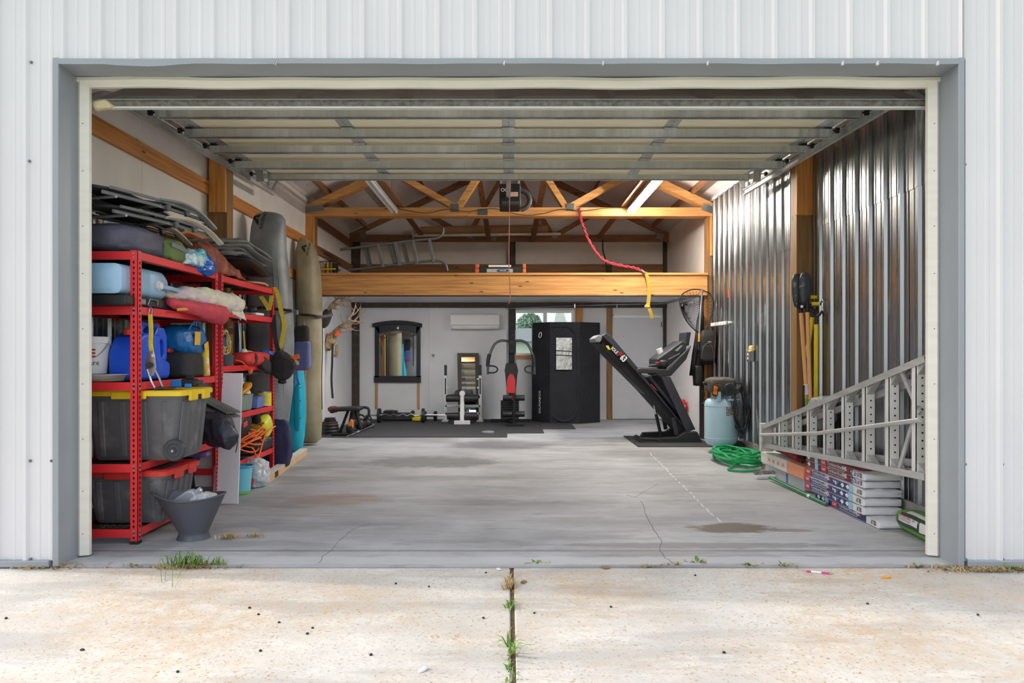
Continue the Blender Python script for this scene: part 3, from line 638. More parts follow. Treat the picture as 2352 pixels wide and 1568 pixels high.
# tube lights
def tube_light(X, lit, label):
    t = T('tube_light', label, 'tube light', (X, 8.85, 3.36), 'tube lights under the trusses'); y0, y1 = 7.66, 10.12; z = 3.40
    B().loft([[V((X - .035, y, z + .05)), V((X - .062, y, z + .006)), V((X - .062, y, z)), V((X + .062, y, z)), V((X + .062, y, z + .006)), V((X + .035, y, z + .05))] for y in (y0, y1)]).build('housing', 'white_plastic' if not lit else 'white_plastic', t)
    for dx in (-.032, .032):
        B().cyl((X + dx, y0 + .02, z - .022), (X + dx, y1 - .02, z - .022), .016, n=10).build('tube', 'lit_tube' if lit else 'cold_tube', t, smooth=True)
        for y in (y0 + .012, y1 - .012):
            B().obox((X + dx, y, z - .018), (.036, .022, .05)).build('tube_holder', 'white_plastic', t, bevel=.006)
    for y in (7.9, 9.9):
        zt = gable(0) - abs(X - .02) * .46 - .1
        B().tube([(X, y, z + .045), (X, y, zt)], .003, 5).build('hanging_chain', 'screw', t)
    return t
mt('cold_tube', (236, 238, 238), .3, var=.01); mt('lit_tube', (255, 246, 232), .4, var=.0, emit=LAMP); mt('fill_strip_glow', (252, 252, 255), .4, var=0, emit=LAMP * .6)
tube_light(PX(905, 10.1), False, 'unlit twin tube light above the loft ladder')
tube_light(PX(1450, 10.1), True, 'lit twin tube light glowing near the ribbed steel wall')
for X, l in ((-1.5, 'added fill light strip under the loft towards the antlers'), (1.45, 'added fill light strip under the loft towards the treadmill')):  # added fill lights, hidden behind the loft beam to brighten the gym
    t = T('fill_strip_light', l, 'strip light', (X, 10.52, 2.2), 'added fill lights under the loft')
    B().box(X - .62, X + .62, 10.47, 10.57, 2.235, 2.26).build('housing', 'white_plastic', t, bevel=.004)
    B().box(X - .6, X + .6, 10.485, 10.555, 2.222, 2.235).build('diffuser', 'fill_strip_glow', t, bevel=.004)
mt('wire', (70, 62, 56), .6)
tag(B().tube(spl([W(905, 477, 10.15), W(950, 486, 10.15), W(985, 489, 10.15), W(1030, 480, 10.15), W(1075, 486, 10.15), W(1135, 479, 10.15), W(1200, 494, 10.15), W(1250, 490, 10.15), W(1290, 480, 10.15), W(1340, 484, 10.15), W(1390, 478, 10.15), W(1448, 478, 10.15)], 5), .006, 6).build('lamp_cable', 'wire', smooth=True), 'grey cable sagging along the truss between the two tube lights', 'cable')
# ======================= RED SHELVING =======================
mt('red_paint', (226, 50, 56), .42, var=.10, scale=5); mt('slot_black', (16, 10, 12), .9); mt('wire_deck', (52, 52, 54), .5, .4)
SX0, SX1 = -3.0, -2.51
def shelving(y0, y1, levels, label):
    t = T('shelving_unit', label, 'shelving', ((SX0 + SX1) / 2, (y0 + y1) / 2, 0), 'red steel shelving units'); zt = levels[0] + .006; a = .05
    for X, sx_ in ((SX1, -1), (SX0, 1)):
        for Y, sy_ in ((y0, 1), (y1, -1)):
            b = B().box(min(X, X + sx_ * a), max(X, X + sx_ * a), min(Y, Y + sy_ * .003), max(Y, Y + sy_ * .003), .02, zt)
            b.box(min(X, X + sx_ * .003), max(X, X + sx_ * .003), min(Y, Y + sy_ * a), max(Y, Y + sy_ * a), .02, zt)
            post = b.build('post', 'red_paint', t)
            s = B()
            for i in range(int((zt - .06) / .0365)):
                z = .05 + i * .0365
                for q in ((X + sx_ * .026, Y - sy_ * .001, 0), (X - sx_ * .001, Y + sy_ * .026, 1)):
                    c = V((q[0], q[1], z))
                    if q[2] == 0: s.obox(c, (.011, .003, .011)).obox(c - V((0, 0, .009)), (.005, .003, .010))
                    else: s.obox(c, (.003, .011, .011)).obox(c - V((0, 0, .009)), (.003, .005, .010))
            tag(s.build('keyhole_slots', 'slot_black', post), kind='stuff')
            B().box(min(X, X + sx_ * a) - .002, max(X, X + sx_ * a) + .002, min(Y, Y + sy_ * a) - .002, max(Y, Y + sy_ * a) + .002, 0, .022).build('foot_cap', 'black_plastic', post)
    for z in levels:
        h = .057
        for X in (SX1, SX0): B().box(X - .008 if X == SX1 else X + .004, X - .004 if X == SX1 else X + .008, y0 + .01, y1 - .01, z - h, z).box(X - .03 if X == SX1 else X + .004, X - .004 if X == SX1 else X + .03, y0 + .01, y1 - .01, z - h, z - h + .003).build('side_rail', 'red_paint', t)
        for Y in (y0, y1): B().box(SX0 + .01, SX1 - .01, Y - .006 if Y == y1 else Y + .004, Y - .002 if Y == y1 else Y + .008, z - h, z).build('end_rail', 'red_paint', t)
        d = B()
        for i in range(1, 10):
            X = SX0 + (SX1 - SX0) * i / 10; d.beam((X, y0 + .01, z - .018), (X, y1 - .01, z - .018), .004, .004)
        for i in range(1, 26):
            Y = y0 + (y1 - y0) * i / 26; d.beam((SX0 + .01, Y, z - .015), (SX1 - .01, Y, z - .015), .004, .004)
        for i in (1, 2, 3):
            Y = y0 + (y1 - y0) * i / 4; d.box(SX0 + .01, SX1 - .01, Y - .012, Y + .012, z - .045, z - .021)
        tag(d.build('wire_deck', 'wire_deck', t), kind='stuff')
        s = B()
        for X, Y in ((SX1, y0), (SX1, y1)):
            for dz in (.014, .043):
                for c, ax in (((X - .026, Y, z - dz), 'X'), ((X, Y + (.026 if Y == y0 else -.026), z - dz), 'Y')):
                    s.lathe([(.009, -.004), (.007, .004)], c, 8, Matrix.Rotation(PI / 2, 3, 'X') if ax == 'X' else Matrix.Rotation(PI / 2, 3, 'Y'))
        tag(s.build('rivets', 'grey_plastic', t), kind='stuff')
    return t
U1 = (4.62, 5.9); U2 = (5.96, 7.32)
L1 = [1.985, 1.612, 1.098, .543, .102]; L2 = [1.975, 1.67, 1.18, .735, .285]
shelving(*U1, L1, 'red steel shelving unit nearest the doorway, holding the yellow-lidded tote')
shelving(*U2, L2, 'red steel shelving unit beside the kayaks, holding cords and tool bags')
# ---------- top shelf of the near unit ----------
mt('navy_nylon', (88, 88, 104), .6, var=.25, scale=4, bump=.7, bscale=16); mt('green_canvas', (104, 122, 70), .8, var=.15, bump=.6, bscale=20); mt('grey_web', (128, 132, 136), .8, var=.1)
mt('tube_grey', (138, 140, 142), .4, .5, var=.15); mt('fabric_black', (50, 49, 52), .85, var=.25, bump=.6, bscale=22); mt('tan_wood', (188, 178, 160), .5, var=.1)
zt = L1[0]
bg1 = T('duffel_bag', 'dark navy duffel bag lying under the folded camp chairs', 'bag', (-2.75, 4.95, zt))
B().blob((-2.78, 4.95, zt + .105), (.42, .62, .21), .55, .6, .016, 8, 3, floor=zt + .001).build('body', 'navy_nylon', bg1, smooth=2)
for y in (4.8, 5.1):
    B().tube([V((-2.8 + .213 * math.cos(a), y + .01 * math.sin(3 * a), zt + .105 + .108 * math.sin(a))) for a in [-.9 + i * .28 for i in range(15)]], .011, 6, flat=.5).build('strap', 'fabric_black', bg1)
# folded chairs: two stacked frames with sling cloth, arms and joints
def camp_chair(z, dy, label, flip):
    t = T('folded_camp_chair', label, 'camp chair', (-2.72, 5.0 + dy, z), 'folded camp chairs'); y0, y1 = 4.46 + dy, 5.52 + dy
    def rail(x, za, zb, y0=y0, y1=y1): return spl([(x, y0, za), (x, (y0 + y1) / 2, (za + zb) / 2 + .02), (x + .01, y1 - .12, zb + .012), (x + .03, y1, zb - .02)], 6)
    for x in (-2.76, -2.47):
        B().tube(rail(x, z + .02, z + .0), .013, 8).build('rail', 'tube_grey', t, smooth=True)
        B().tube(rail(x + .03, z + .055, z + .03, y0 + .03, y1 - .1), .011, 8).build('back_rail', 'tube_grey', t, smooth=True)
        B().ribbon(spl([(x + .045, y1 - .62, z + .06), (x + .055, y1 - .4, z + .075), (x + .055, y1 - .2, z + .04), (x + .05, y1 - .02, z - .045)], 6), .045, (1, 0, .2), .014).build('armrest', 'tan_wood' if not flip else 'tube_grey', t, smooth=True)
        for yy in (y1 - .5, y1 - .3, y1 - .14): B().obox((x + .02, yy, z + .03), (.03, .045, .05), (.3, 0, 0)).build('joint', 'dark_grey_plastic', t, bevel=.006)
    for yy, zz in ((y0 + .1, z + .01), (y0 + .5, z + .03), (y1 - .03, z - .005)):
        B().cyl((-2.76, yy, zz), (-2.46, yy, zz), .011, n=8).build('crossbar', 'tube_grey', t, smooth=True)
    n = 12; rg = []
    for i in range(n + 1):
        y = y0 + (y1 - .3 - y0) * i / n; zz = z + .055 + .012 * math.sin(i * .8); rg.append([V((-2.76, y, zz)), V((-2.62, y, zz + .03)), V((-2.47, y, zz)), V((-2.47, y, zz - .012)), V((-2.62, y, zz + .005)), V((-2.76, y, zz - .012))])
    B().loft(rg).build('sling', 'fabric_black', t, smooth=2)
    t.rotation_euler.z = -.24; t.location.x -= .02
    return t
camp_chair(zt + .235, 0.12, 'folded camp chair with tan armrest, lower of the two on the top shelf', False)
camp_chair(zt + .335, 0.0, 'folded camp chair with grey armrests, upper of the two on the top shelf', True)
gb = T('canvas_bag', 'green canvas bag with a grey strap on the top red shelf', 'bag', (-2.6, 5.23, zt))
B().blob((-2.62, 5.22, zt + .085), (.2, .28, .17), .5, .5, .012, 12, 5, floor=zt + .001).build('body', 'green_canvas', gb, smooth=2)
B().ribbon([(-2.512 + .003 * math.cos(i), 5.09 + .26 * i / 9, zt + .12 - .001 * i * i * .3) for i in range(10)], .035, (0, .15, 1), .006).build('strap', 'grey_web', gb)
mt('blue_film', (24, 104, 196), .25, var=.4, scale=16, bump=.5, bscale=22); mt('aqua_film', (96, 196, 220), .25, rgb2=(220, 236, 240), thr=(.45, .6), scale=14, bump=.5, bscale=22)
bb = T('plastic_bag', 'crumpled blue plastic bag hanging over the top shelf rail', 'plastic bag', (-2.52, 5.55, zt))
B().blob((-2.545, 5.66, zt + .03), (.12, .34, .12), .8, .8, .03, 16, 8, floor=zt - .06).build('wrapper', 'blue_film', bb, smooth=2)
B().blob((-2.53, 5.46, zt + .055), (.12, .3, .13), .8, .7, .03, 16, 9, rot=(.25, 0, 0), floor=zt + .004).build('folded_sleeve', 'aqua_film', bb, smooth=2)
mt('rust_leather', (164, 82, 56), .55, var=.3, scale=7, rgb2=(104, 46, 34), thr=(.35, .7), bump=.9, bscale=10)
tp = T('leather_tarp', 'rust brown folded hide draped over the shelf rail where the units meet', 'tarp', (-2.6, 6.0, zt))
rg = []
for i in range(41):
    y = 5.62 + .95 * i / 40; s_ = i / 40; top = zt + .32 * math.sin(PI * min(1, .25 + s_ * .75)) ** .8 * (1 - s_ * .55) + .03
    r = []
    for j in range(36):
        a = PI * j / 35; x = -2.72 + .225 * -math.cos(a) * (1 - .1 * s_); z = zt + .004 + (top - zt) * math.sin(a) ** .7 + .012 * mnoise.noise(V((x * 9, y * 8, 1)))
        r.append(V((x, y, z)))
    r += [V((-2.5, y, zt + .002)), V((-2.94, y, zt + .002))]; rg.append(r)
B().loft(rg).crumple(.03, 10, 3, zt + .002).build('hide', 'rust_leather', tp, smooth=2)
mt('silver_tarp', (150, 152, 150), .38, .25, var=.2, scale=8, bump=.4, bscale=16); mt('black_film', (26, 26, 32), .35, var=.3, bump=.4, bscale=14)
st = T('folded_tarp', 'silver and black tarp folded in loose layers above the second unit', 'tarp', (-2.6, 6.45, zt + .1))
for k in range(5):
    z = zt + .13 + k * .042; rg = []
    for i in range(13):
        u_ = i / 12; y = 6.28 + .62 * u_; x0 = -2.78 + .05 * math.sin(k * 2.1); x1 = -2.41 + .04 * math.sin(k * 1.7 + 2)
        h = .02 + .008 * math.sin(u_ * 9 + k * 2); zz = z + .10 * (1 - u_) * .5 - .03 * u_ + .01 * math.sin(u_ * 5 + k)
        rg.append([V((x0 + (x1 - x0) * j / 7, y, zz + h * math.sin(PI * j / 7) + .006 * math.sin(j * 2 + k))) for j in range(8)] + [V((x0 + (x1 - x0) * j / 7, y, zz - h * math.sin(PI * j / 7) * .6 + .006 * math.sin(j * 2 + k) - .004)) for j in range(7, -1, -1)])
    B().loft(rg).build('layer', 'black_film' if k == 0 else 'silver_tarp', st, smooth=2)
mt('orange_cord', (240, 108, 40), .45); mt('pale_orange', (240, 150, 110), .45)
tag(B().tube(spl([V((-2.6 + .13 * math.cos(a) , 6.95 + .22 * math.sin(a * 1.0) , L2[0] + .012 + .012 * (a / 12))) for a in [i * .5 for i in range(26)]], 3), .0065, 6).build('orange_hose', 'pale_orange', smooth=True), 'pale orange air hose coiled on top of the second shelving unit', 'hose')
# ---------- second shelf ----------
z2 = L1[1]
mt('blue_jug', (152, 190, 220), .38, var=.06, scale=3, bump=.05); mt('cap_white', (232, 230, 226), .5)
wj = T('water_jug', 'light blue water jug lying on its side with a white cap', 'jug', (-2.7, 4.9, z2 + .07))
def rr(cx, cz, w, h, y, r=.05, n=5):
    out = []
    for (sx_, sz_, a0) in ((1, 1, 0), (-1, 1, PI / 2), (-1, -1, PI), (1, -1, 1.5 * PI)):
        for i in range(n + 1):
            a = a0 + PI / 2 * i / n; out.append(V((cx + sx_ * (w / 2 - r) + r * math.cos(a), y, cz + sz_ * (h / 2 - r) + r * math.sin(a))))
    return out
zc = z2 + .075 + .105
rings = [rr(-2.70, zc, w, h, y, r) for y, w, h, r in ((4.50, .2, .14, .04), (4.52, .28, .2, .05), (4.86, .28, .21, .05), (4.88, .27, .2, .05), (4.9, .28, .21, .05), (5.08, .28, .21, .05), (5.17, .24, .17, .06), (5.2, .16, .1, .04))]
B().loft(rings).build('body', 'blue_jug', wj, smooth=True, bevel=.0)
B().lathe([(.035, 0), (.035, .03), (.026, .032), (.026, .045)], (-2.58, 4.99, zc - .005), 14, Matrix.Rotation(PI / 2, 3, 'Y')).build('cap', 'cap_white', wj, smooth=True)
B().tube(spl([(-2.555, 5.02, zc - .01), (-2.53, 5.1, zc - .015), (-2.53, 5.2, zc - .02), (-2.545, 5.24, zc - .02)], 5), .018, 8).build('handle', 'blue_jug', wj, smooth=True)
mt('case_black', (30, 30, 34), .5, var=.2, bump=.1)
gc = T('equipment_case', 'slim black case under the light blue water jug', 'case', (-2.74, 4.95, z2))
B().box(-2.97, -2.53, 4.52, 5.42, z2 + .002, z2 + .072).build('body', 'case_black', gc, bevel=.014, seg=2)
B().tube([(-2.525, 4.78, z2 + .02), (-2.515, 4.79, z2 + .06), (-2.515, 4.9, z2 + .06), (-2.525, 4.91, z2 + .03)], .005, 6).build('handle', 'tube_grey', gc, smooth=True)
for y in (4.7, 5.15): B().box(-2.532, -2.522, y, y + .05, z2 + .02, z2 + .055).build('latch', 'grey_plastic', gc, bevel=.003)
m = mt('floral_cloth', (226, 222, 206), .75, rgb2=(214, 196, 210), thr=(.5, .58), scale=13, bump=.25, bscale=16)
n = m.node_tree; p_ = n.nodes['Principled BSDF']; src = p_.inputs['Base Color'].links[0].from_socket; vo = n.nodes.new('ShaderNodeTexNoise'); vo.inputs['Scale'].default_value = 17
r_ = n.nodes.new('ShaderNodeValToRGB'); r_.color_ramp.elements[0].position = .58; r_.color_ramp.elements[1].position = .62; n.links.new(vo.outputs[0], r_.inputs[0])
x_ = n.nodes.new('ShaderNodeMix'); x_.data_type = 'RGBA'; n.links.new(r_.outputs[0], x_.inputs[0]); n.links.new(src, x_.inputs[6]); x_.inputs[7].default_value = (*lin((222, 218, 140)), 1); n.links.new(x_.outputs[2], p_.inputs['Base Color'])
fb = T('umbrella_sleeve', 'cream floral beach umbrella sleeve sticking out between the two units', 'sleeve', (-2.55, 5.5, z2 + .1))
rg = []
for i in range(50):
    u_ = i / 49; c = V((-2.62 + .22 * u_, 5.1 + .86 * u_, z2 + .13 + .02 * math.sin(u_ * 3) - .03 * u_)); r = .03 + .055 * math.sin(min(1, u_ * 1.4) * PI / 2)
    rg.append([c + V((r * math.cos(2 * PI * j / 36) * 1.2, 0, r * math.sin(2 * PI * j / 36))) for j in range(36)])
B().loft(rg).crumple(.02, 11, 5).build('sleeve', 'floral_cloth', fb, smooth=2)
B().add([(-2.36, 5.84, z2 + .02), (-2.34, 6.1, z2 - .03), (-2.34, 5.94, z2 + .13), (-2.37, 5.83, z2 + .09), (-2.38, 6.08, z2 - .03)], [(0, 1, 2, 3), (3, 2, 4, 0)]).build('flap', 'floral_cloth', fb)
mt('red_cloth', (200, 66, 84), .7, var=.15, scale=6, bump=.7, bscale=16); mt('amber', (236, 160, 44), .5)
rb = T('umbrella_bag', 'pinkish red umbrella bag resting across the second rail', 'bag', (-2.5, 5.35, z2))
rg = []
for i in range(50):
    u_ = i / 49; c = V((-2.5 + .09 * u_, 5.05 + .72 * u_, z2 + .055 - .055 * u_)); r = .035 + .05 * u_ if u_ < .96 else .055
    rg.append([c + V((r * math.cos(2 * PI * j / 36) * .8, 0, r * math.sin(2 * PI * j / 36))) for j in range(36)])
B().loft(rg).crumple(.013, 10, 9).build('body', 'red_cloth', rb, smooth=2)
B().obox((-2.455, 5.16, z2 + .015), (.012, .2, .022), (.1, 0, 0)).build('strap', 'amber', rb, bevel=.004)
# ---------- third shelf ----------
z3 = L1[2]
mt('jug_blue', (36, 92, 226), .42, rgb2=(84, 120, 206), thr=(.58, .8), scale=9, bump=.05); mt('cap_red', (214, 62, 44), .5)
bj = T('water_container', 'big royal blue water container with red cap', 'jug', (-2.66, 4.98, z3)); 
# profile drawn in Y-Z, extruded along X with holes for the two grips
def ring_prism(outer, hole, x0, x1):
    b = B(); n = len(outer); m_ = len(hole); vs = [V((x0, p[0], p[1])) for p in outer] + [V((x0, p[0], p[1])) for p in hole]; k = len(vs); vs += [V((x1, v.y, v.z)) for v in vs]
    fs = []
    for i in range(n):
        j = (i + 1) % n; fs += [(i, j, n + j, n + i), (k + i, k + n + i, k + n + j, k + j), (i, k + i, k + j, j), (n + i, n + j, k + n + j, k + n + i)]
    return b.add(vs, fs)
def oct_(y0, y1, z0, z1, c): return [(y0 + c, z0), (y1 - c, z0), (y1, z0 + c), (y1, z1 - c), (y1 - c, z1), (y0 + c, z1), (y0, z1 - c), (y0, z0 + c)]
B().prism([(4.72, 0), (5.30, 0), (5.335, .03), (5.335, .12), (5.16, .17), (5.14, .27), (5.16, .33), (4.86, .335), (4.75, .29), (4.68, .2), (4.68, .04)], .25, (-2.83, 0, z3 + .004), (0, 1, 0), (0, 0, 1)).build('body', 'jug_blue', bj, bevel=.03, seg=3, smooth=True)
b = ring_prism(oct_(5.10, 5.345, z3 + .1, z3 + .39, .06), oct_(5.175, 5.285, z3 + .16, z3 + .30, .03), -2.76, -2.62); b.build('side_grip', 'jug_blue', bj, bevel=.012, seg=2)
b = ring_prism(oct_(4.9, 5.26, z3 + .3, z3 + .425, .03), oct_(4.97, 5.17, z3 + .345, z3 + .395, .015), -2.74, -2.66); b.build('top_grip', 'jug_blue', bj, bevel=.012, seg=2)
B().lathe([(.05, 0), (.05, .04), (.044, .046)], (-2.71, 4.82, z3 + .325), 18).build('cap', 'cap_red', bj, smooth=True)
B().lathe([(.02, 0), (.02, .03), (.012, .04)], (-2.67, 5.265, z3 + .385), 12, Matrix.Rotation(.5, 3, 'X')).build('vent_cap', 'cap_red', bj, smooth=True)
bj.scale = (.75, .77, 1.0)
mt('bucket_white', (224, 224, 224), .45, var=.04); mt('print_red', (176, 28, 44), .5); mt('print_black', (28, 28, 30), .5)
wb_ = T('hardware_bucket', 'white plastic hardware bucket half hidden by the door jamb', 'bucket', (-2.86, 4.72, z3 + .05)); bx_, by_ = -2.885, 4.74
B().lathe([(.0, .0), (.085, 0), (.104, .21), (.111, .21), (.111, .255), (.105, .255), (.098, .21), (.08, .01), (0, .01)], (bx_, by_, z3 + .055), 28).build('pail', 'bucket_white', wb_, smooth=True)
B().tube([V((bx_ + .112 * math.cos(a), by_ - .112 * abs(math.sin(a)) * .75, z3 + .28 - .13 * math.sin(a))) for a in [PI * i / 14 for i in range(15)]], .003, 6).build('bail', 'tube_grey', wb_)
text('E', 'print_red', wb_, (-2.858, by_ - .102, z3 + .17), (1, .25, 0), (0, 0, 1), .055, .05, .006, bold=.02); text('are', 'print_black', wb_, (-2.848, by_ - .094, z3 + .115), (1, .25, 0), (0, 0, 1), .036, .058, .006)
mt('tray_white', (206, 208, 200), .5, var=.05); mt('mint', (124, 198, 176), .6)
ty = T('plastic_tray', 'off-white plastic tray under the hardware bucket', 'tray', (-2.8, 4.76, z3))
B().lathe([(0, 0), (.14, 0), (.19, .04), (.205, .045), (.2, .05), (.185, .045), (.13, .012), (0, .012)], (-2.84, 4.80, z3 + .003), 28).build('dish', 'tray_white', ty, smooth=True)
B().blob((-2.76, 4.69, z3 + .03), (.07, .05, .04), 1, 1).build('sponge', 'mint', ty, smooth=2)
mt('grey_film', (150, 150, 152), .5, var=.25, scale=16, bump=.5, bscale=24)
tag(B().blob((-2.86, 5.02, z3 + .11), (.18, .2, .22), .8, .8, .025, 12, 11, floor=z3 + .002).build('carrier_bag', 'grey_film', smooth=2), 'grey crumpled carrier bag behind the blue water container', 'plastic bag')
mt('ikea_blue', (16, 104, 170), .4, var=.15, bump=.8, bscale=16); mt('ikea_yellow', (236, 180, 60), .5)
ib = T('shopping_bag', 'glossy blue shopping bag with yellow letters on the third shelf', 'bag', (-2.62, 5.55, z3 + .2))
B().blob((-2.69, 5.61, z3 + .30), (.28, .46, .24), .6, .6, .015, 9, 14).build('body', 'ikea_blue', ib, smooth=2)
B().tube(spl([(-2.55, 5.45, z3 + .38), (-2.53, 5.48, z3 + .44), (-2.53, 5.6, z3 + .45), (-2.55, 5.66, z3 + .38)], 5), .012, 6, flat=.4).build('handle', 'ikea_blue', ib)
B().obox((-2.533, 5.56, z3 + .315), (.006, .09, .11), (0, .05, -.05)).build('letter', 'ikea_yellow', ib, bevel=.01); B().obox((-2.535, 5.73, z3 + .25), (.006, .10, .07), (.3, 0, .1)).build('letter', 'ikea_yellow', ib, bevel=.01)
tag(B().blob((-2.63, 5.52, z3 + .1), (.2, .36, .2), .35, .35, .006, 9, 4, floor=z3 + .002).build('storage_pouch', 'fabric_black', smooth=2), 'black zip pouch standing between blue container and spray can', 'pouch')
sp = T('spray_can', 'yellow spray can tilted against the post on the third shelf', 'can', (-2.56, 5.78, z3))
M_ = Matrix.Rotation(-.13, 3, 'Y'); M_ = Matrix.Rotation(.13, 3, 'X')
mt('can_yellow', (240, 214, 44), .35); mt('can_print', (238, 190, 70), .4, rgb2=(236, 226, 200), thr=(.5, .55), scale=20)
B().lathe([(.033, 0), (.033, .165), (.03, .172)], (-2.57, 5.8, z3 + .006), 18, M_).build('can_body', 'can_print', sp, smooth=True); B().lathe([(.034, .165), (.034, .235), (.03, .242)], (-2.57, 5.8, z3 + .006), 18, M_).build('can_lid', 'can_yellow', sp, smooth=True)
tag(B().lathe([(.022, 0), (.022, .21), (.008, .23), (.008, .25)], (-2.6, 5.86, z3 + .004), 14).build('caulk_tube', 'cap_white', smooth=True), 'white caulk tube behind the yellow spray can', 'tube')
cp = T('bar_clamp', 'grey and red clamp behind the blue water container', 'clamp', (-2.7, 5.4, z3))
B().box(-2.71, -2.66, 5.37, 5.42, z3 + .003, z3 + .24).build('body', 'dark_grey_plastic', cp, bevel=.008); B().box(-2.715, -2.655, 5.34, 5.50, z3 + .20, z3 + .235).build('jaw', 'cap_red', cp, bevel=.008)
# ratchet strap hooked on the second rail
mt('strap_yellow', (226, 200, 60), .7, var=.12, scale=20); mt('zinc', (176, 178, 182), .32, .9, var=.1)
px_ = lambda pts, Y: [(PX(x, Y), PZ(y, Y)) for x, y in pts]
rs = T('ratchet_strap', 'yellow ratchet strap hooked over the second red rail', 'ratchet strap', W(350, 800, 4.8)); YR = 4.79
B().tube(spl([W(337, 706, YR), W(343, 703, YR - .01), W(349, 712, YR - .02), W(346, 726, YR - .02)], 6), .005, 7).tube(spl([W(341, 726, YR - .02), W(343, 712, YR - .02), W(346, 706, YR - .01)], 5), .004, 6).build('hook', 'zinc', rs, smooth=True)
B().ribbon(spl([W(345, 722, YR - .02), W(347, 760, YR - .02), W(346, 790, YR - .02), W(350, 815, YR - .02)], 5), .026, (1, 0, 0), .012).build('webbing', 'strap_yellow', rs)
for k, dy in enumerate((0, .035)):
    B().prism(px_([(340, 808), (352, 806), (356, 820), (358, 845), (352, 862), (344, 866), (334, 850), (332, 836)], YR - .06 + dy), -.004, (0, YR - .06 + dy, 0)).build('ratchet_plate', 'zinc', rs, bevel=.002)
B().cyl(W(342, 838, YR - .085), W(342, 838, YR - .01), .02, n=14).build('spindle', 'black_metal', rs, smooth=True); B().cyl(W(352, 816, YR - .075), W(352, 816, YR - .01), .012, n=10).build('pawl', 'zinc', rs, smooth=True)
B().tube([W(338, 848, YR - .065), W(347, 876, YR - .07), W(357, 893, YR - .07), W(374, 889, YR - .06), W(366, 868, YR - .06), W(355, 846, YR - .05)], .008, 7).build('lever', 'zinc', rs, smooth=True); B().cyl(W(356, 893, YR - .07), W(375, 889, YR - .06), .011, n=10).build('lever_grip', 'black_plastic', rs, smooth=True)
# ---------- totes ----------
mt('tote_black', (98, 98, 101), .45, var=.25, scale=7, rgb2=(138, 138, 136), thr=(.55, .85), bump=.08); mt('lid_yellow', (240, 204, 40), .4, var=.08); mt('lid_red', (204, 52, 44), .45, var=.12)
def tote(x0, x1, y0, y1, z, h, lid, label, wheel, tap=.04):
    t = T('storage_tote', label, 'tote', ((x0 + x1) / 2, (y0 + y1) / 2, z)); xc, yc = (x0 + x1) / 2, (y0 + y1) / 2; w, l = x1 - x0, y1 - y0
    def rect(k, zz, r=.05, n=4):
        out = []; a, c = w / 2 - k, l / 2 - k
        for (sx_, sy_, a0) in ((1, 1, 0), (-1, 1, PI / 2), (-1, -1, PI), (1, -1, 1.5 * PI)):
            for i in range(n + 1):
                q = a0 + PI / 2 * i / n; out.append(V((xc + sx_ * (a - r) + r * math.cos(q), yc + sy_ * (c - r) + r * math.sin(q), zz)))
        return out
    B().loft([rect(tap + .01, z + .003), rect(tap, z + .02), rect(.0, z + h - .05), rect(-.008, z + h - .05), rect(-.008, z + h - .005)]).build('tub', 'tote_black', t, smooth=True)
    rb_ = []
    for i in range(4):
        xx = x0 + w * (.18 + .22 * i); r_ = B().loft([[V((xx + d_, y0 + tap * (1 - k) - o, z + .03 + (h - .1) * k)) for d_, o in ((-.02, -.002), (-.014, .006), (.014, .006), (.02, -.002))] for k in (0, 1)]); r_.build('rib', 'tote_black', t)
    for i in range(5):
        yy = y0 + l * (.14 + .18 * i); B().loft([[V((x1 - tap * (1 - k) + o, yy + d_, z + .03 + (h - .1) * k)) for d_, o in ((.02, -.002), (.014, .006), (-.014, .006), (-.02, -.002))] for k in (0, 1)]).build('rib', 'tote_black', t)
    L_ = B().loft([rect(-.03, z + h - .03), rect(-.03, z + h), rect(-.022, z + h + .008), rect(.03, z + h + .008), rect(.04, z + h - .006), rect(.1, z + h - .006)]).build('lid', lid, t, smooth=True)
    for yy in (y0 + l * .3, y0 + l * .72):
        B().box(x1 + .02, x1 + .042, yy - .06, yy + .06, z + h - .07, z + h + .004).build('latch', lid, L_, bevel=.008)
    B().box(xc - .12, xc + .12, y0 - .042, y0 - .02, z + h - .05, z + h + .002).build('latch', lid, L_, bevel=.006)
    if wheel:
        c = V((x1 - .045, y0 + .06, z + .075)); wl2 = B().lathe([(.0, -.02), (.07, -.02), (.076, -.012), (.076, .012), (.07, .02), (.05, .02), (.045, .014), (.02, .014), (.018, .024), (0, .024)], c - V((0, .035, 0)), 24, Matrix.Rotation(PI / 2, 3, 'X')).build('wheel', 'dark_grey_plastic', t, smooth=True)
        B().lathe([(.009, 0), (.009, .012)], c - V((0, .06, 0)), 8, Matrix.Rotation(PI / 2, 3, 'X')).build('axle', 'zinc', wl2)
    return t
tote(-2.95, -2.28, 4.73, 5.2, L1[3], .485, 'lid_yellow', 'large black wheeled tote with a yellow lid on the fourth shelf', True)
tote(-2.95, -2.39, 4.74, 5.22, L1[4], .37, 'lid_red', 'black storage tote with a red lid on the lowest shelf', False)
# toy blaster on the yellow lid
tb = T('toy_blaster', 'black and blue toy blaster lying on the yellow tote lid', 'toy', (-2.37, 5.0, L1[3] + .5)); zz = L1[3] + .495; mt('toy_blue', (40, 140, 214), .45)

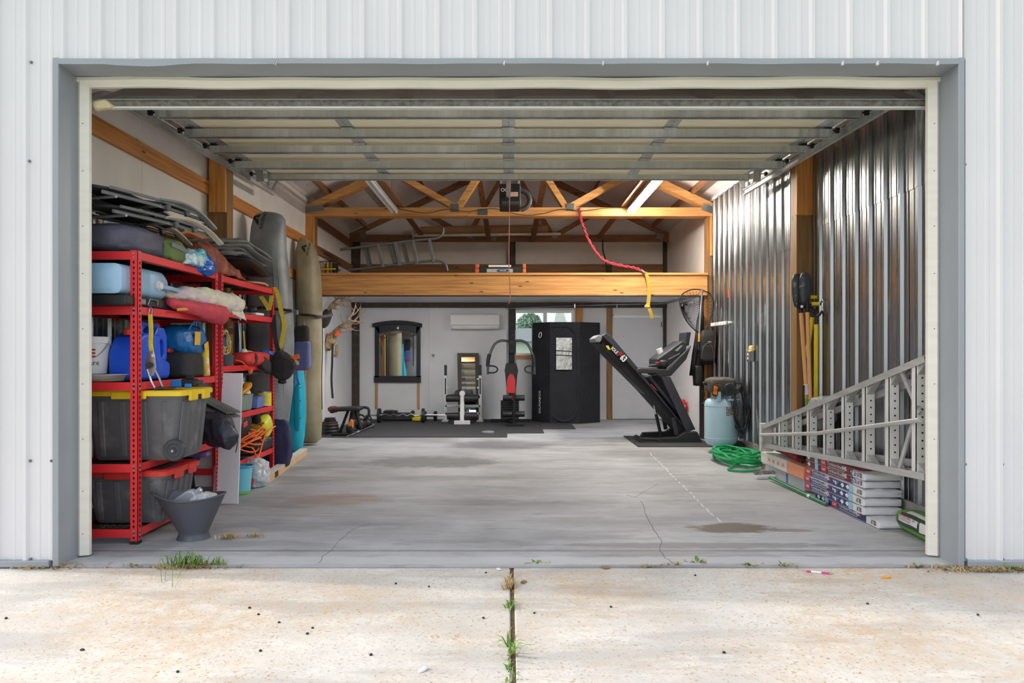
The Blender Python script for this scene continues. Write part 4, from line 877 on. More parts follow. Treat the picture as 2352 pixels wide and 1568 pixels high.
B().box(-2.47, -2.38, 4.98, 5.03, zz + .005, zz + .06).build('receiver', 'toy_blue', tb, bevel=.008); B().box(-2.39, -2.28, 4.975, 5.035, zz + .01, zz + .07).build('body', 'case_black', tb, bevel=.01); B().cyl((-2.28, 5.0, zz + .04), (-2.235, 5.0, zz + .045), .016, n=10).build('barrel', 'dark_grey_plastic', tb, smooth=True)
B().box(-2.36, -2.31, 4.985, 5.025, zz + .07, zz + .09).build('sight', 'case_black', tb, bevel=.004); B().obox((-2.33, 4.965, zz + .02), (.05, .02, .03)).build('trigger_guard', 'toy_blue', tb, bevel=.006)
# traction boards and stuff sack poking out past the tote
mt('traction', (104, 106, 102), .7, var=.2)
for k in range(2):
    o = W(482, 920 + k * 17, 5.75); e = W(538, 948 + k * 10, 5.62)
    tb2 = T('ice_cleat', ('upper' if k == 0 else 'lower') + ' grey studded traction mat sticking out beside the yellow-lidded tote', 'traction mat', o)
    B().beam(o - V((.12, 0, -.06)), e, .16, .012, (0, 0, 1)).build('board', 'traction', tb2, bevel=.004)
    b = B()
    for i in range(12):
        c = o.lerp(e, i / 11.0) + V((0, -.06, .012)); b.obox(c, (.012, .012, .014)); b.obox(c + V((0, .06, .0)), (.012, .012, .014))
    tag(b.build('studs', 'traction', tb2), kind='stuff')
mt('sack_black', (54, 56, 68), .5, var=.3, scale=6, bump=1.0, bscale=18)
ss = T('stuff_sack', 'black nylon stuff sack jutting out beside the big tote', 'bag', W(508, 1000, 5.5)); rg = []
a_, b_ = W(452, 975, 5.62), W(545, 1000, 5.42); dd = (b_ - a_)
for i in range(45):
    u_ = i / 44; c = a_.lerp(b_, u_); r = .128 * (1 if u_ < .72 else max(.12, math.cos((u_ - .72) / .28 * PI / 2) ** .7)); rg.append([c + V((0, 1, 0)) * r * math.cos(2 * PI * j / 40) + V((0, 0, 1)) * r * math.sin(2 * PI * j / 40) for j in range(40)])
B().loft(rg).crumple(.03, 9, 4).build('sack', 'sack_black', ss, smooth=2)
B().tube(spl([b_, b_ + V((.01, -.02, -.06)), b_ + V((-.005, -.02, -.13))], 4), .004, 6).build('drawcord', 'black_plastic', ss)
mt('purple', (124, 84, 150), .6)
tag(B().blob(W(452, 1042, 5.75), (.2, .1, .05), .6, .6, .008, 20, 2).build('purple_glove', 'purple', smooth=2), 'purple glove lying on the fourth shelf behind the tote wheel', 'glove')
# boot, boards, coal bucket
bt = T('rubber_boot', 'black rubber boot on the floor behind the red-lidded tote', 'boot', (W(432, 1134, 5.75).x, 5.75, 0)); o = V((PX(432, 5.75), 5.75, 0)); rg = []
for z, cx, rx, ry in ((.11, 0, .055, .1), (.25, -.005, .05, .055), (.33, 0, .055, .06), (.40, .02, .075, .06), (.43, .04, .08, .05)):
    rg.append([o + V((cx + rx * math.cos(2 * PI * j / 14), ry * math.sin(2 * PI * j / 14), z)) for j in range(14)])
B().loft(rg).build('shaft', 'black_plastic', bt, smooth=2); B().blob(o + V((.03, -.03, .07)), (.12, .3, .14), .6, .7, floor=.002).build('foot', 'black_plastic', bt, smooth=2)
mt('board_white', (226, 225, 228), .5, var=.02)
def lean(name, label, pts, th, m):
    """thin board through three pixel-anchored corners"""
    o, u_, v_ = pts; t = B().prism([(0, 0), ((u_ - o).length, 0), ((u_ - o).length, (v_ - o).length), (0, (v_ - o).length)], th, o, (u_ - o).normalized(), (v_ - o).normalized()); return tag(t.build(name, m, bevel=.002), label, 'board')
Ya = GY(1157); lean('shelf_board', 'white melamine board leaning against the shelving in front of the units', (W(488, 1157, Ya) + V((0, 0, .002)), W(546, 1157, Ya), W(500, 856, Ya + .14)), -.018, 'board_white')
lean('shelf_board', 'pale panel standing behind the rubber boot', (V((-2.93, 6.02, .12)), V((-2.54, 6.02, .12)), V((-2.93, 6.05, 1.05))), .016, 'board_white')
cb = T('coal_bucket', 'blackened metal coal scuttle standing on the slab', 'bucket', (PX(437, 4.75), 4.75, 0)); c0 = V((PX(445, 4.78), 4.78, 0)); mt('scuttle', (98, 100, 108), .55, .5, var=.35, scale=8, rgb2=(128, 130, 134), thr=(.62, .8), bump=.15)
def sc_ring(z, rx, ry, ox, tilt=0, n=30): return [c0 + V((ox + rx * math.cos(2 * PI * j / n), ry * math.sin(2 * PI * j / n), z + tilt * math.cos(2 * PI * j / n))) for j in range(n)]
out_ = [sc_ring(.0, .115, .1, 0), sc_ring(.035, .1, .088, 0), sc_ring(.05, .1, .09, 0), sc_ring(.3, .225, .165, -.01, -.0)]
inn = [sc_ring(.3, .22, .16, -.01), sc_ring(.06, .09, .08, 0)]
lip = []
b = B()
rt = sc_ring(.30, .225, .165, -.01)
for i, p in enumerate(rt):
    a = 2 * PI * i / 30; p.x += -.05 * max(0, -math.cos(a)) ** 3; p.z += .02 * max(0, -math.cos(a)) ** 2 - .015 * max(0, math.cos(a)) * 0 + .012 * math.cos(2 * a)
ri = [p + (V((c0.x, c0.y, p.z)) - p).normalized() * .006 for p in rt]
b.loft(out_[:3] + [rt, ri, inn[1]]); b.build('pail', 'scuttle', cb, smooth=True)
B().tube(rt, .007, 6, closed=True).build('rim', 'scuttle', cb, smooth=True)
mt('oil_grey', (170, 176, 184), .3, .2, var=.05)
ob_ = T('oil_bottle', 'silver motor oil bottle resting in the coal bucket', 'bottle', c0 + V((0, 0, .2))); M_ = Euler((0.25, .95, 0.2)).to_matrix()
B().loft([[c0 + V((-.02, -.02, .29)) + M_ @ V((x, y, z)) for x, y in ((w, d_), (-w, d_), (-w, -d_), (w, -d_))] for z, w, d_ in ((-.12, .05, .03), (.02, .05, .03), (.06, .03, .025))]).build('body', 'oil_grey', ob_, bevel=.012, seg=2, smooth=True)
B().lathe([(.02, .06), (.02, .1), (.016, .102)], c0 + V((-.02, -.02, .29)), 12, M_).build('cap', 'oil_grey', ob_, smooth=True)
mt('clear_film', (196, 198, 202), .2, var=.3, scale=30, bump=.6, bscale=40)
tag(B().blob(c0 + V((.07, 0, .265)), (.17, .16, .09), .8, .8, .012, 22, 6).build('wrapping_film', 'clear_film', smooth=2), 'crumpled clear film stuffed into the coal bucket', 'film')
# ======================= SECOND UNIT CONTENTS, KAYAKS =======================
yx = lambda x, X=-2.56: -X * F / (CX - x)      # depth at which the line X = const passes pixel column x
# second shelf
zs = L2[1]
for (x, X, r, l) in ((556, -2.74, .058, 'larger of two black round speakers on the second shelf beside the kayaks'), (580, -2.66, .05, 'smaller of two black round speakers on the second shelf beside the kayaks')):
    Y = yx(x, X); t = T('round_speaker', l, 'speaker', (X, Y, zs), 'round speakers'); B().blob((X, Y, zs + r + .02), (2 * r, 2 * r, 2 * r), 1, 1).build('ball', 'black_plastic', t, smooth=2); B().lathe([(.03, .002), (.025, .03)], (X, Y, zs), 12).build('foot', 'black_plastic', t)
    B().lathe([(r * .7, 0), (r * .6, .004), (0, .008)], (X + .0, Y - r * .95, zs + r + .02), 16, Matrix.Rotation(PI / 2, 3, 'X')).build('grille', 'dark_grey_plastic', t, smooth=True)
tag(B().lathe([(0, .0), (.13, .0), (.135, .006), (.12, .012), (.02, .018), (0, .018)], (-2.62, 6.62, zs + .004), 28).build('saw_blade_disc', 'tube_grey', smooth=True), 'thin round disc lying in front of the speakers', 'disc')
tag(B().obox((-2.62, 6.25, zs + .02), (.2, .26, .03), (0, 0, .2)).build('magazine', 'floral_cloth', bevel=.004), 'pale magazine lying on the second shelf of the far unit', 'magazine')
tag(B().obox((-2.58, 6.9, zs + .016), (.15, .16, .024), (0, 0, -.15)).build('white_box', 'white_plastic', bevel=.004), 'flat white box lying beside the round disc', 'box')
# third shelf
zs = L2[2]
tag(B().lathe([(.03, 0), (.078, 0), (.078, .095), (.03, .095)], (-2.585, 6.22, zs + .002), 24).build('tape_roll', 'dark_grey_plastic', smooth=True), 'thick dark grey roll of tape on the far unit', 'tape roll')
mt('cable_white', (214, 208, 196), .5); mt('cable_yellow', (232, 200, 84), .5)
for k, (m_, l) in enumerate((('cable_white', 'white cable coiled above the grey tape roll'), ('cable_yellow', 'yellow cable coiled above the grey tape roll'))):
    random.seed(k); P = [V((-2.60 + .03 * random.uniform(-1, 1), 6.24 + (.105 + random.uniform(-.02, .02)) * math.cos(a), zs + .215 + (.10 + random.uniform(-.02, .02)) * math.sin(a))) for a in [i * .55 + k for i in range(46)]]
    tag(B().tube(spl(P, 3), .0045, 5).build('cable_coil', m_, smooth=True), l, 'cable', 'cable coils')
tag(B().box(-2.78, -2.66, 6.38, 6.42, zs + .002, zs + .26).build('folder', 'ikea_blue', bevel=.003), 'blue folder standing behind the coiled cables', 'folder')
for x, l, y0 in ((549, 'thin silver golf club leaning near the coiled cables', 735), (560, 'golf club with a banded shaft leaning near the coiled cables', 760)):
    Y = yx(x, -2.7); t = T('golf_club', l, 'golf club', (-2.7, Y, zs), 'golf clubs'); top = W(x - 1, y0, Y); B().cyl((-2.68, Y, zs + .03), top, .006, .009, 8).build('shaft', 'zinc' if x < 555 else 'cable_yellow', t, smooth=True)
    B().blob((-2.67, Y, zs + .03), (.09, .06, .05), .8, .8).build('club_head', 'black_metal', t, smooth=2)
pt_ = V((-2.57, yx(563), zs + .125))
tag(B().blob(pt_, (.065, .065, .065), 1, 1).build('white_ball', 'white_plastic', smooth=2), 'white ball resting on the red tool bag', 'ball')
tag(B().tube([pt_ + V((.0, .11 + .16 * math.cos(a), -.02 + .025 * math.sin(a))) for a in [2 * PI * i / 24 for i in range(24)]], .008, 7, closed=True).build('yellow_hoop', 'cable_yellow', smooth=True), 'yellow hoop lying round the white ball', 'hoop')
mt('bag_red', (214, 54, 54), .65, var=.15, bump=.7, bscale=18)
rbg = T('tool_bag', 'red and black tool bag sagging over the third rail of the far unit', 'tool bag', (-2.56, 6.8, zs)); 
B().blob((-2.56, 6.78, zs + .06), (.22, .62, .12), .5, .55, .012, 12, 21).build('body', 'bag_red', rbg, smooth=2); B().blob((-2.475, 6.95, zs - .01), (.06, .3, .12), .5, .5, .01, 14, 3, rot=(-.35, 0, 0)).build('end_pocket', 'fabric_black', rbg, smooth=2); B().ribbon(spl([(-2.455, 6.63, zs + .11), (-2.445, 6.63, zs + .06), (-2.46, 6.63, zs + .0)], 3), .05, (0, 1, 0), .006).build('strap', 'fabric_black', rbg)
tag(B().blob((-2.56, 7.18, zs + .065), (.16, .14, .12), .6, .6, .02, 16, 4).build('blue_wrapper', 'blue_film', smooth=2), 'blue and white wrapper behind the hanging tool pouch', 'wrapper')
pl = T('power_plug', 'orange power plug hanging over the third rail', 'plug', (-2.5, 6.5, zs)); B().tube(spl([(-2.52, 6.3, zs + .05), (-2.49, 6.38, zs + .03), (-2.485, 6.5, zs - .02), (-2.485, 6.55, zs - .04)], 4), .005, 6).build('cord', 'orange_cord', pl); B().obox((-2.485, 6.58, zs - .06), (.03, .06, .035), (.6, 0, 0)).build('plug_body', 'orange_cord', pl, bevel=.006)
# fourth shelf
zs = L2[3]
jg = T('gallon_jug', 'translucent white gallon jug on the fourth shelf of the far unit', 'jug', (-2.68, 6.75, zs)); B().lathe([(.0, 0), (.085, 0), (.09, .02), (.09, .16), (.06, .22), (.028, .27), (.028, .285)], (-2.68, 6.85, zs + .002), 20).build('body', 'bucket_white', jg, smooth=True); B().lathe([(.033, .28), (.033, .305), (.03, .31)], (-2.68, 6.85, zs + .002), 14).build('cap', 'white_plastic', jg, smooth=True)
mt('bin_sage', (134, 146, 140), .5); mt('bin_blue', (110, 130, 196), .45)
def bin_(n_, l, x0, x1, y0, y1, z, h, m_, cat='bin'):
    t = T(n_, l, cat, ((x0 + x1) / 2, (y0 + y1) / 2, z)); k = .012
    B().loft([[V((x0 + a, y0 + a, q)), V((x1 - a, y0 + a, q)), V((x1 - a, y1 - a, q)), V((x0 + a, y1 - a, q))] for a, q in ((k, z + .002), (0, z + h), (.004, z + h), (k + .004, z + .008))]).build('tub', m_, t, bevel=.003); B().tube([V((x0, y0, z + h)), V((x1, y0, z + h)), V((x1, y1, z + h)), V((x0, y1, z + h))], .007, 6, closed=True).build('rim', m_, t); return t
bin_('parts_bin', 'sage green plastic bin behind the white melamine board', -2.74, -2.53, 6.5, 6.76, zs, .15, 'bin_sage'); bin_('parts_bin', 'periwinkle blue plastic bin beside the yellow can', -2.66, -2.52, 6.86, 7.06, zs, .11, 'bin_blue')
mt('can_yellow2', (232, 212, 60), .45, rgb2=(240, 236, 210), thr=(.58, .64), scale=14)
cn = T('paint_can', 'yellow labelled can at the end of the fourth shelf', 'can', (-2.57, 7.2, zs)); B().lathe([(.07, 0), (.07, .145)], (-2.58, 7.22, zs + .002), 22).build('body', 'can_yellow2', cn, smooth=True); B().lathe([(.072, .14), (.072, .152), (.06, .15), (0, .148)], (-2.58, 7.22, zs + .002), 22).build('rim', 'zinc', cn, smooth=True)
random.seed(5)
for i, (m_, n_, l) in enumerate((('amber', 'work_glove', 'yellow work glove heaped in the sage green bin'), ('orange_cord', 'utility_knife', 'orange handled knife heaped in the sage green bin'), ('black_plastic', 'screwdriver', 'black handled screwdriver sticking from the sage green bin'))):
    c = V((-2.62, 6.62 + .05 * i, zs + .17 + .015 * i))
    if i == 0: tag(B().blob(c + V((0, .12, .03)), (.1, .3, .05), .7, .7, .015, 18, 3, rot=(.35, 0, 0)).build(n_, m_, smooth=2), l, 'glove')
    else: t = T(n_, l, 'hand tool', c); B().cyl(c - V((0, .12, .02)), c + V((0, .02, .02)), .016, n=8).build('handle', m_, t, smooth=True); B().cyl(c + V((0, .02, .02)), c + V((0, .16, .055)), .006, n=6).build('blade', 'zinc', t)
tag(B().blob((-2.6, 6.75, L2[2] - .085), (.22, .5, .04), .7, .7).build('skateboard_deck', 'black_plastic', smooth=2), 'flat black board slung under the third shelf', 'board')
# fifth shelf
zs = L2[4]; mt('neon', (214, 222, 48), .4); random.seed(12)
for k, l in enumerate(('orange extension cord in a loose coil, topmost loops on the lowest far shelf', 'orange extension cord with a loop hanging below the neon blower')):
    P = []
    for i in range(60):
        a = i * .5; P.append(V((-2.56 + .09 * math.sin(a) + .02 * math.sin(i * .37 + k), 6.66 + .1 * k + (.20 + .05 * math.sin(i * .23)) * math.cos(a * .98), zs + .14 + .07 * k + .09 * math.sin(a + 1.1 * k) * math.sin(i * .11 + 1) + .03 * math.sin(i * .19))))
    if k: P += [V((-2.46, 6.55, zs + .1)), V((-2.44, 6.6, zs - .0)), V((-2.45, 6.72, zs + .02)), V((-2.45, 6.9, zs + .2)), V((-2.46, 7.2, zs + .235))]
    tag(B().tube(spl(P, 3), .008, 6).build('extension_lead', 'orange_cord', smooth=True), l, 'cord', 'orange extension cords')
lb_ = T('leaf_blower', 'neon yellow leaf blower with black tube on the lowest far shelf', 'leaf blower', (-2.58, 7.1, zs)); B().blob((-2.58, 7.13, zs + .24), (.2, .26, .24), .7, .7, rot=(.4, 0, 0)).build('motor_housing', 'neon', lb_, smooth=2); B().cyl((-2.58, 7.0, zs + .3), (-2.58, 6.95, zs + .43), .045, .04, 14).build('tube', 'black_plastic', lb_, smooth=True); B().tube(spl([(-2.58, 7.05, zs + .36), (-2.57, 7.15, zs + .38), (-2.56, 7.24, zs + .3)], 4), .018, 8).build('handle', 'black_plastic', lb_, smooth=True)
for i, (c, s_, l, n_) in enumerate((((-2.6, 6.55, zs + .32), (.18, .3, .2), 'black and red saw behind the orange cord coil', 'circular_saw'), ((-2.58, 7.02, zs + .075), (.2, .5, .13), 'black drill with yellow trim lying under the neon blower', 'power_drill'), ((-2.66, 6.7, zs + .33), (.16, .2, .18), 'black cordless tool behind the leaf blower tube', 'cordless_tool'))):
    t = T(n_, l, 'power tool', c); B().blob(c, s_, .6, .6, .015, 12, i, floor=zs + .002).build('body', 'black_plastic', t, smooth=2); B().obox(V(c) + V((.09, -.05, .01)), (.02, .1, .05), (.2, 0, 0)).build('trim', ('bag_red', 'neon', 'dark_grey_plastic')[i], t, bevel=.006); B().tube(spl([V(c) + V((.06, .05, s_[2] * .4)), V(c) + V((.07, .12, s_[2] * .6)), V(c) + V((.06, .2, s_[2] * .3))], 4), .014, 7).build('handle', 'black_plastic', t, smooth=True)
# pouch and straps at the far post
tpz = T('tool_pouch', 'black tool pouch hanging from the far post with bright flags', 'pouch', W(650, 850, 7.25)); Yp = 7.2
B().ribbon(spl([W(628, 722, Yp + .1), W(630, 760, Yp), W(636, 795, Yp - .03), W(646, 815, Yp - .05)], 5), .045, (1, .2, 0), .006).build('strap', 'fabric_black', tpz)
B().blob(W(648, 840, Yp - .05), (.25, .14, .24), .5, .5, .015, 12, 8, rot=(0, .6, 0)).build('pouch', 'fabric_black', tpz, smooth=2)
for o, m_, s_ in ((W(674, 822, Yp - .06), 'orange_cord', (.13, .008, .05)), (W(668, 830, Yp - .05), 'neon', (.12, .008, .05)), (W(660, 832, Yp - .07), 'mint', (.08, .01, .06)), (W(676, 836, Yp - .065), 'paper', (.1, .006, .04))):
    B().obox(o, s_, (0, -.35, 0)).build('flag', m_, tpz, bevel=.002)
B().blob(W(648, 876, Yp - .08), (.09, .05, .05), .8, .8).build('buckle', 'black_plastic', tpz, smooth=2)
for i in range(3): B().box(W(630 + i * 12, 0, Yp).x, W(636 + i * 12, 0, Yp).x, Yp - .135, Yp - .12, PZ(852 + i * 2, Yp), PZ(815 + i * 3, Yp)).build('loop', 'black_plastic', tpz)
ys_ = T('yellow_strap', 'yellow webbing strap draped over the far post', 'strap', W(645, 730, 7.25))
B().ribbon(spl([W(622, 668, 7.3), W(630, 660, 7.29), W(638, 676, 7.27), W(646, 715, 7.26), W(653, 745, 7.26), W(648, 780, 7.26), W(645, 800, 7.26)], 6), .045, (1, .25, 0), .004).build('webbing', 'strap_yellow', ys_)
B().ribbon(spl([W(599, 680, 7.15), W(612, 700, 7.15), W(618, 712, 7.16)], 4), .045, (1, 0, .35), .004).ribbon(spl([W(624, 678, 7.2), W(621, 697, 7.18), W(618, 712, 7.16)], 4), .04, (1, 0, 0), .004).build('webbing', 'strap_yellow', ys_)
# ---------- kayaks ----------
mt('kayak_grey', (152, 158, 164), .45, rgb2=(84, 88, 92), thr=(.42, .68), scale=1.6, bump=.06); mt('kayak_tan', (166, 156, 128), .5, rgb2=(128, 118, 92), thr=(.4, .66), scale=1.8, bump=.06); mt('kayak_teal', (20, 172, 204), .35, var=.12, scale=3)
def kayak(name, label, m, Y, rows, dep, lean, nn=20):
    """rows: (Z, x left, x right) in metres; hull bottom towards the camera"""
    t = T(name, label, 'kayak', ((rows[0][1] + rows[0][2]) / 2, Y, 0)); rg = []
    for z, xl, xr, k in rows:
        c = (xl + xr) / 2; w = (xr - xl) / 2; y = Y + lean * z
        r = []
        for j in range(nn):
            a = 2 * PI * j / nn; ca, sa = math.cos(a), math.sin(a); r.append(V((c + w * math.copysign(abs(ca) ** .75, ca), y + dep * k * (math.copysign(abs(sa) ** (.75 if sa > 0 else 1.25), sa)), z)))
        rg.append(r)
    B().loft(rg).build('hull', m, t, smooth=2); return t
pz = lambda y, Y: PZ(y, Y)
Yk = 7.75; R_ = lambda rows, Y: [(pz(y, Y), PX(a, Y), PX(b, Y), k) for y, a, b, k in rows]
k1 = kayak('grey_kayak', 'dark grey sit-in kayak standing upright behind the second shelving unit', 'kayak_grey', Yk, R_([(1065, 600, 632, .2), (1055, 590, 645, .6), (1000, 578, 656, .9), (900, 571, 668, 1), (780, 568, 670, 1), (680, 566, 665, 1), (600, 567, 655, .95), (560, 568, 650, .85), (520, 571, 650, .7), (500, 575, 649, .55), (490, 580, 642, .4), (485, 588, 630, .2), (483, 598, 615, .08)], Yk), .2, .03)
for x0, y0, y1 in ((628, 575, 980), (640, 590, 980)):
    B().tube([W(x0 - 4, y0, Yk - .19 + .03 * pz(y0, Yk)), W(x0 + 10, (y0 + y1) / 2, Yk - .2 + .03), W(x0 + 12, y1 - 60, Yk - .19)], [.003, .016, .003], 6).build('hull_ridge', 'kayak_grey', k1, smooth=True)
mt('decal_black', (28, 28, 28), .6)
def kayak_logo(t, x, y, Y, sc_, m_='decal_black'):
    o = W(x, y, Y); k = sc_
    u_, v_ = V((0, 0, 1)), V((-1, 0, 0))
    a = math.radians(75); u_ = V((math.cos(a), 0, math.sin(a))); v_ = V((-math.sin(a), 0, math.cos(a)))
    text('ASCEND', m_, t, o, u_, v_, .05 * k, .34 * k, .012, bold=.02)
    P = lambda px, py: o + u_ * px * k + v_ * py * k + V((0, -.012, 0))
    b = B().add([P(.06, .09), P(.14, .09), P(.2, .19), P(.155, .20)], [(0, 1, 2, 3)]); b.add([P(.27, .09), P(.23, .09), P(.155, .20), P(.2, .2)], [(0, 1, 2, 3)]); b.add([P(.14, .115), P(.23, .115), P(.23, .13), P(.14, .13)], [(0, 1, 2, 3)]); b.build('emblem', m_, t)
kayak_logo(k1, 602, 528, Yk - .15 + .08, .62)
Yt = 9.6
k2 = kayak('tan_kayak', 'olive tan kayak standing upright beside the loft beam', 'kayak_tan', Yt, R_([(1017, 696, 726, .25), (1008, 693, 737, .6), (960, 690, 738, .85), (880, 684, 737, 1), (780, 683, 738, 1), (700, 681, 738, 1), (640, 680, 736, .95), (600, 681, 732, .85), (575, 680, 726, .7), (557, 684, 716, .5), (547, 688, 702, .25)], Yt), .2, .0)
kayak_logo(k2, 707, 588, Yt - .17, .55)
B().tube([W(697, 700, Yt - .2), W(700, 800, Yt - .21), W(701, 900, Yt - .205), W(704, 985, Yt - .17)], [.003, .016, .016, .003], 6).build('hull_ridge', 'kayak_tan', k2, smooth=True)
Ytl = 8.85
k3 = kayak('teal_kayak', 'small teal kayak standing upright in front of the tan one', 'kayak_teal', Ytl, R_([(1038, 672, 686, .2), (1028, 665, 694, .5), (1000, 655, 698, .85), (950, 655, 700, 1), (900, 660, 698, .95), (850, 668, 694, .8), (800, 674, 692, .5), (770, 680, 690, .2)], Ytl), .15, .03)
B().blob(W(684, 935, Ytl - .13), (.09, .06, .62), .7, .7).build('seat_well', 'kayak_teal', k3, smooth=2)
for y in (890, 920, 960): B().lathe([(.008, 0), (.006, .012)], W(690, y, Ytl - .16), 8, Matrix.Rotation(PI / 2, 3, 'X')).build('eyelet', 'black_plastic', k3)
mt('vest_black', (52, 46, 46), .8, var=.15); mt('vest_blue', (100, 108, 160), .7, var=.12); mt('vest_red', (190, 40, 70), .7)
lv = T('life_vest', 'black and slate blue life vest strapped between the kayaks', 'life vest', W(694, 800, 8.6)); Yv = 8.68
B().blob(W(693, 778, Yv), (.18, .12, .34), .45, .5, .006, 8, 1).build('shoulder_panel', 'vest_black', lv, smooth=2); B().blob(W(695, 815, Yv - .01), (.2, .13, .36), .4, .5, .006, 8, 2).build('chest_panel', 'vest_blue', lv, smooth=2); B().blob(W(692, 845, Yv), (.16, .12, .06), .4, .5).build('hem', 'vest_red', lv, smooth=2)
B().ribbon(spl([W(680, 850, Yv - .07), W(683, 872, Yv - .07), W(688, 884, Yv - .07)], 4), .03, (1, 0, 0), .004).build('belt', 'bin_blue', lv)
mt('maroon_web', (56, 30, 36), .7)
cs = T('cam_strap', 'dark strap cinched around the upright kayaks', 'strap', W(690, 720, 9.0)); B().ribbon([V((XL + .04, 7.6, 1.75)), W(600, 706, 7.5), W(668, 713, 7.55), W(676, 716, 8.2)], .03, (0, 0, 1), .004).build('webbing', 'maroon_web', cs); B().ribbon(spl([W(676, 716, 9.35), W(690, 722, Yt - .22), W(715, 724, Yt - .22), W(737, 727, Yt - .1), V((XL + .42, 10.15, 1.86))], 4), .035, (0, 0, 1), .004).build('webbing', 'maroon_web', cs); B().obox(W(679, 717, 8.3), (.06, .05, .06)).build('buckle', 'tube_grey', cs, bevel=.008)
B().ribbon(spl([W(672, 700, 8.1), W(673, 780, 8.1), W(673, 880, 8.1)], 4), .02, (1, 0, 0), .004).build('tail', 'maroon_web', cs)
tag(B().tube(spl([W(740, 730, Yt - .08), W(741, 800, Yt - .08), W(739, 870, Yt - .08), W(740, 940, Yt - .08)], 4), .006, 6).build('loose_cord', 'black_plastic', smooth=True), 'thin dark cord hanging down beside the tan kayak', 'cord')
tag(B().blob(W(633, 1018, 7.5), (.33, .15, .5), .45, .45, .016, 8, 6, floor=.002).build('garment_bag', 'navy_bag' if 'navy_bag' in MATS else mt('navy_bag', (44, 48, 84), .75, var=.2, bump=.25), smooth=2), 'navy blue bag standing on the slab behind the far shelving post', 'bag')
# floor items
bk = T('toy_bucket', 'aqua and green toy bucket half hidden behind the white board', 'bucket', (-2.45, 6.25, 0)); mt('aqua', (120, 204, 226), .4, var=.05); mt('leaf_green', (124, 200, 90), .45, var=.1); mt('aqua_rim', (40, 160, 200), .4)
cbk = V((PX(552, 6.3), 6.3, 0)); rfun = lambda z: .085 + .1 * z
B().lathe([(0, .004), (rfun(0), .004), (rfun(.09), .09)], cbk, 26).build('lower_band', 'leaf_green', bk, smooth=True); B().lathe([(rfun(.09), .09), (rfun(.25), .25), (rfun(.25) - .004, .25), (rfun(.05), .03), (0, .02)], cbk, 26).build('body', 'aqua', bk, smooth=True); B().tube([cbk + V((rfun(.25) * math.cos(a), rfun(.25) * math.sin(a), .25)) for a in [2 * PI * i / 28 for i in range(28)]], .009, 7, closed=True).build('rim', 'aqua_rim', bk, smooth=True)
pbg = T('carrier_bag', 'white plastic sack slumped behind the toy bucket', 'plastic bag', (PX(587, 6.6), 6.6, 0)); B().blob((PX(588, 6.62), 6.62, .12), (.2, .22, .26), .8, .8, .03, 10, 5, floor=.002).build('sack', 'clear_film', pbg, smooth=2); B().obox((PX(576, 6.5), 6.5, .07), (.05, .02, .08), (0, .2, .3)).build('print', 'bag_red', pbg, bevel=.006)
mt('mdf', (206, 178, 140), .7, var=.08); mt('primed', (226, 228, 230), .5, var=.03)
nA, nB = V((PX(612, GY(1113)), GY(1113), 0)), V((PX(703, GY(1045)), GY(1045), 0)); dd = (nB - nA).normalized(); sd_ = V((dd.y, -dd.x, 0))
for k in range(3):
    l = ('primed plank in the floor bundle, the one with the printed label', 'primed plank in the floor bundle, the middle one', 'primed plank in the floor bundle, the one nearest the shelving')[k]
    a = nA - sd_ * (k * .03) + V((0, 0, .042 + .001)); b_ = nB - sd_ * (k * .03) + V((0, 0, .043)); t = T('primed_plank', l, 'board', a, 'bundle of primed planks')
    B().beam(a, b_, .027, .082).build('core', 'mdf', t, bevel=.002); B().beam(a + V((0, 0, .042)) + dd * .002, b_ + V((0, 0, .042)) - dd * .002, .027, .003).build('primed_face', 'primed', t)
    if k == 0:
        for s0, L_, m_ in ((.28, .14, 'print_black'), (.46, .14, 'paper')): B().beam(a + dd * s0 + sd_ * .0145, a + dd * (s0 + L_) + sd_ * .0145, .001, .06).build('printed_label', m_, t)
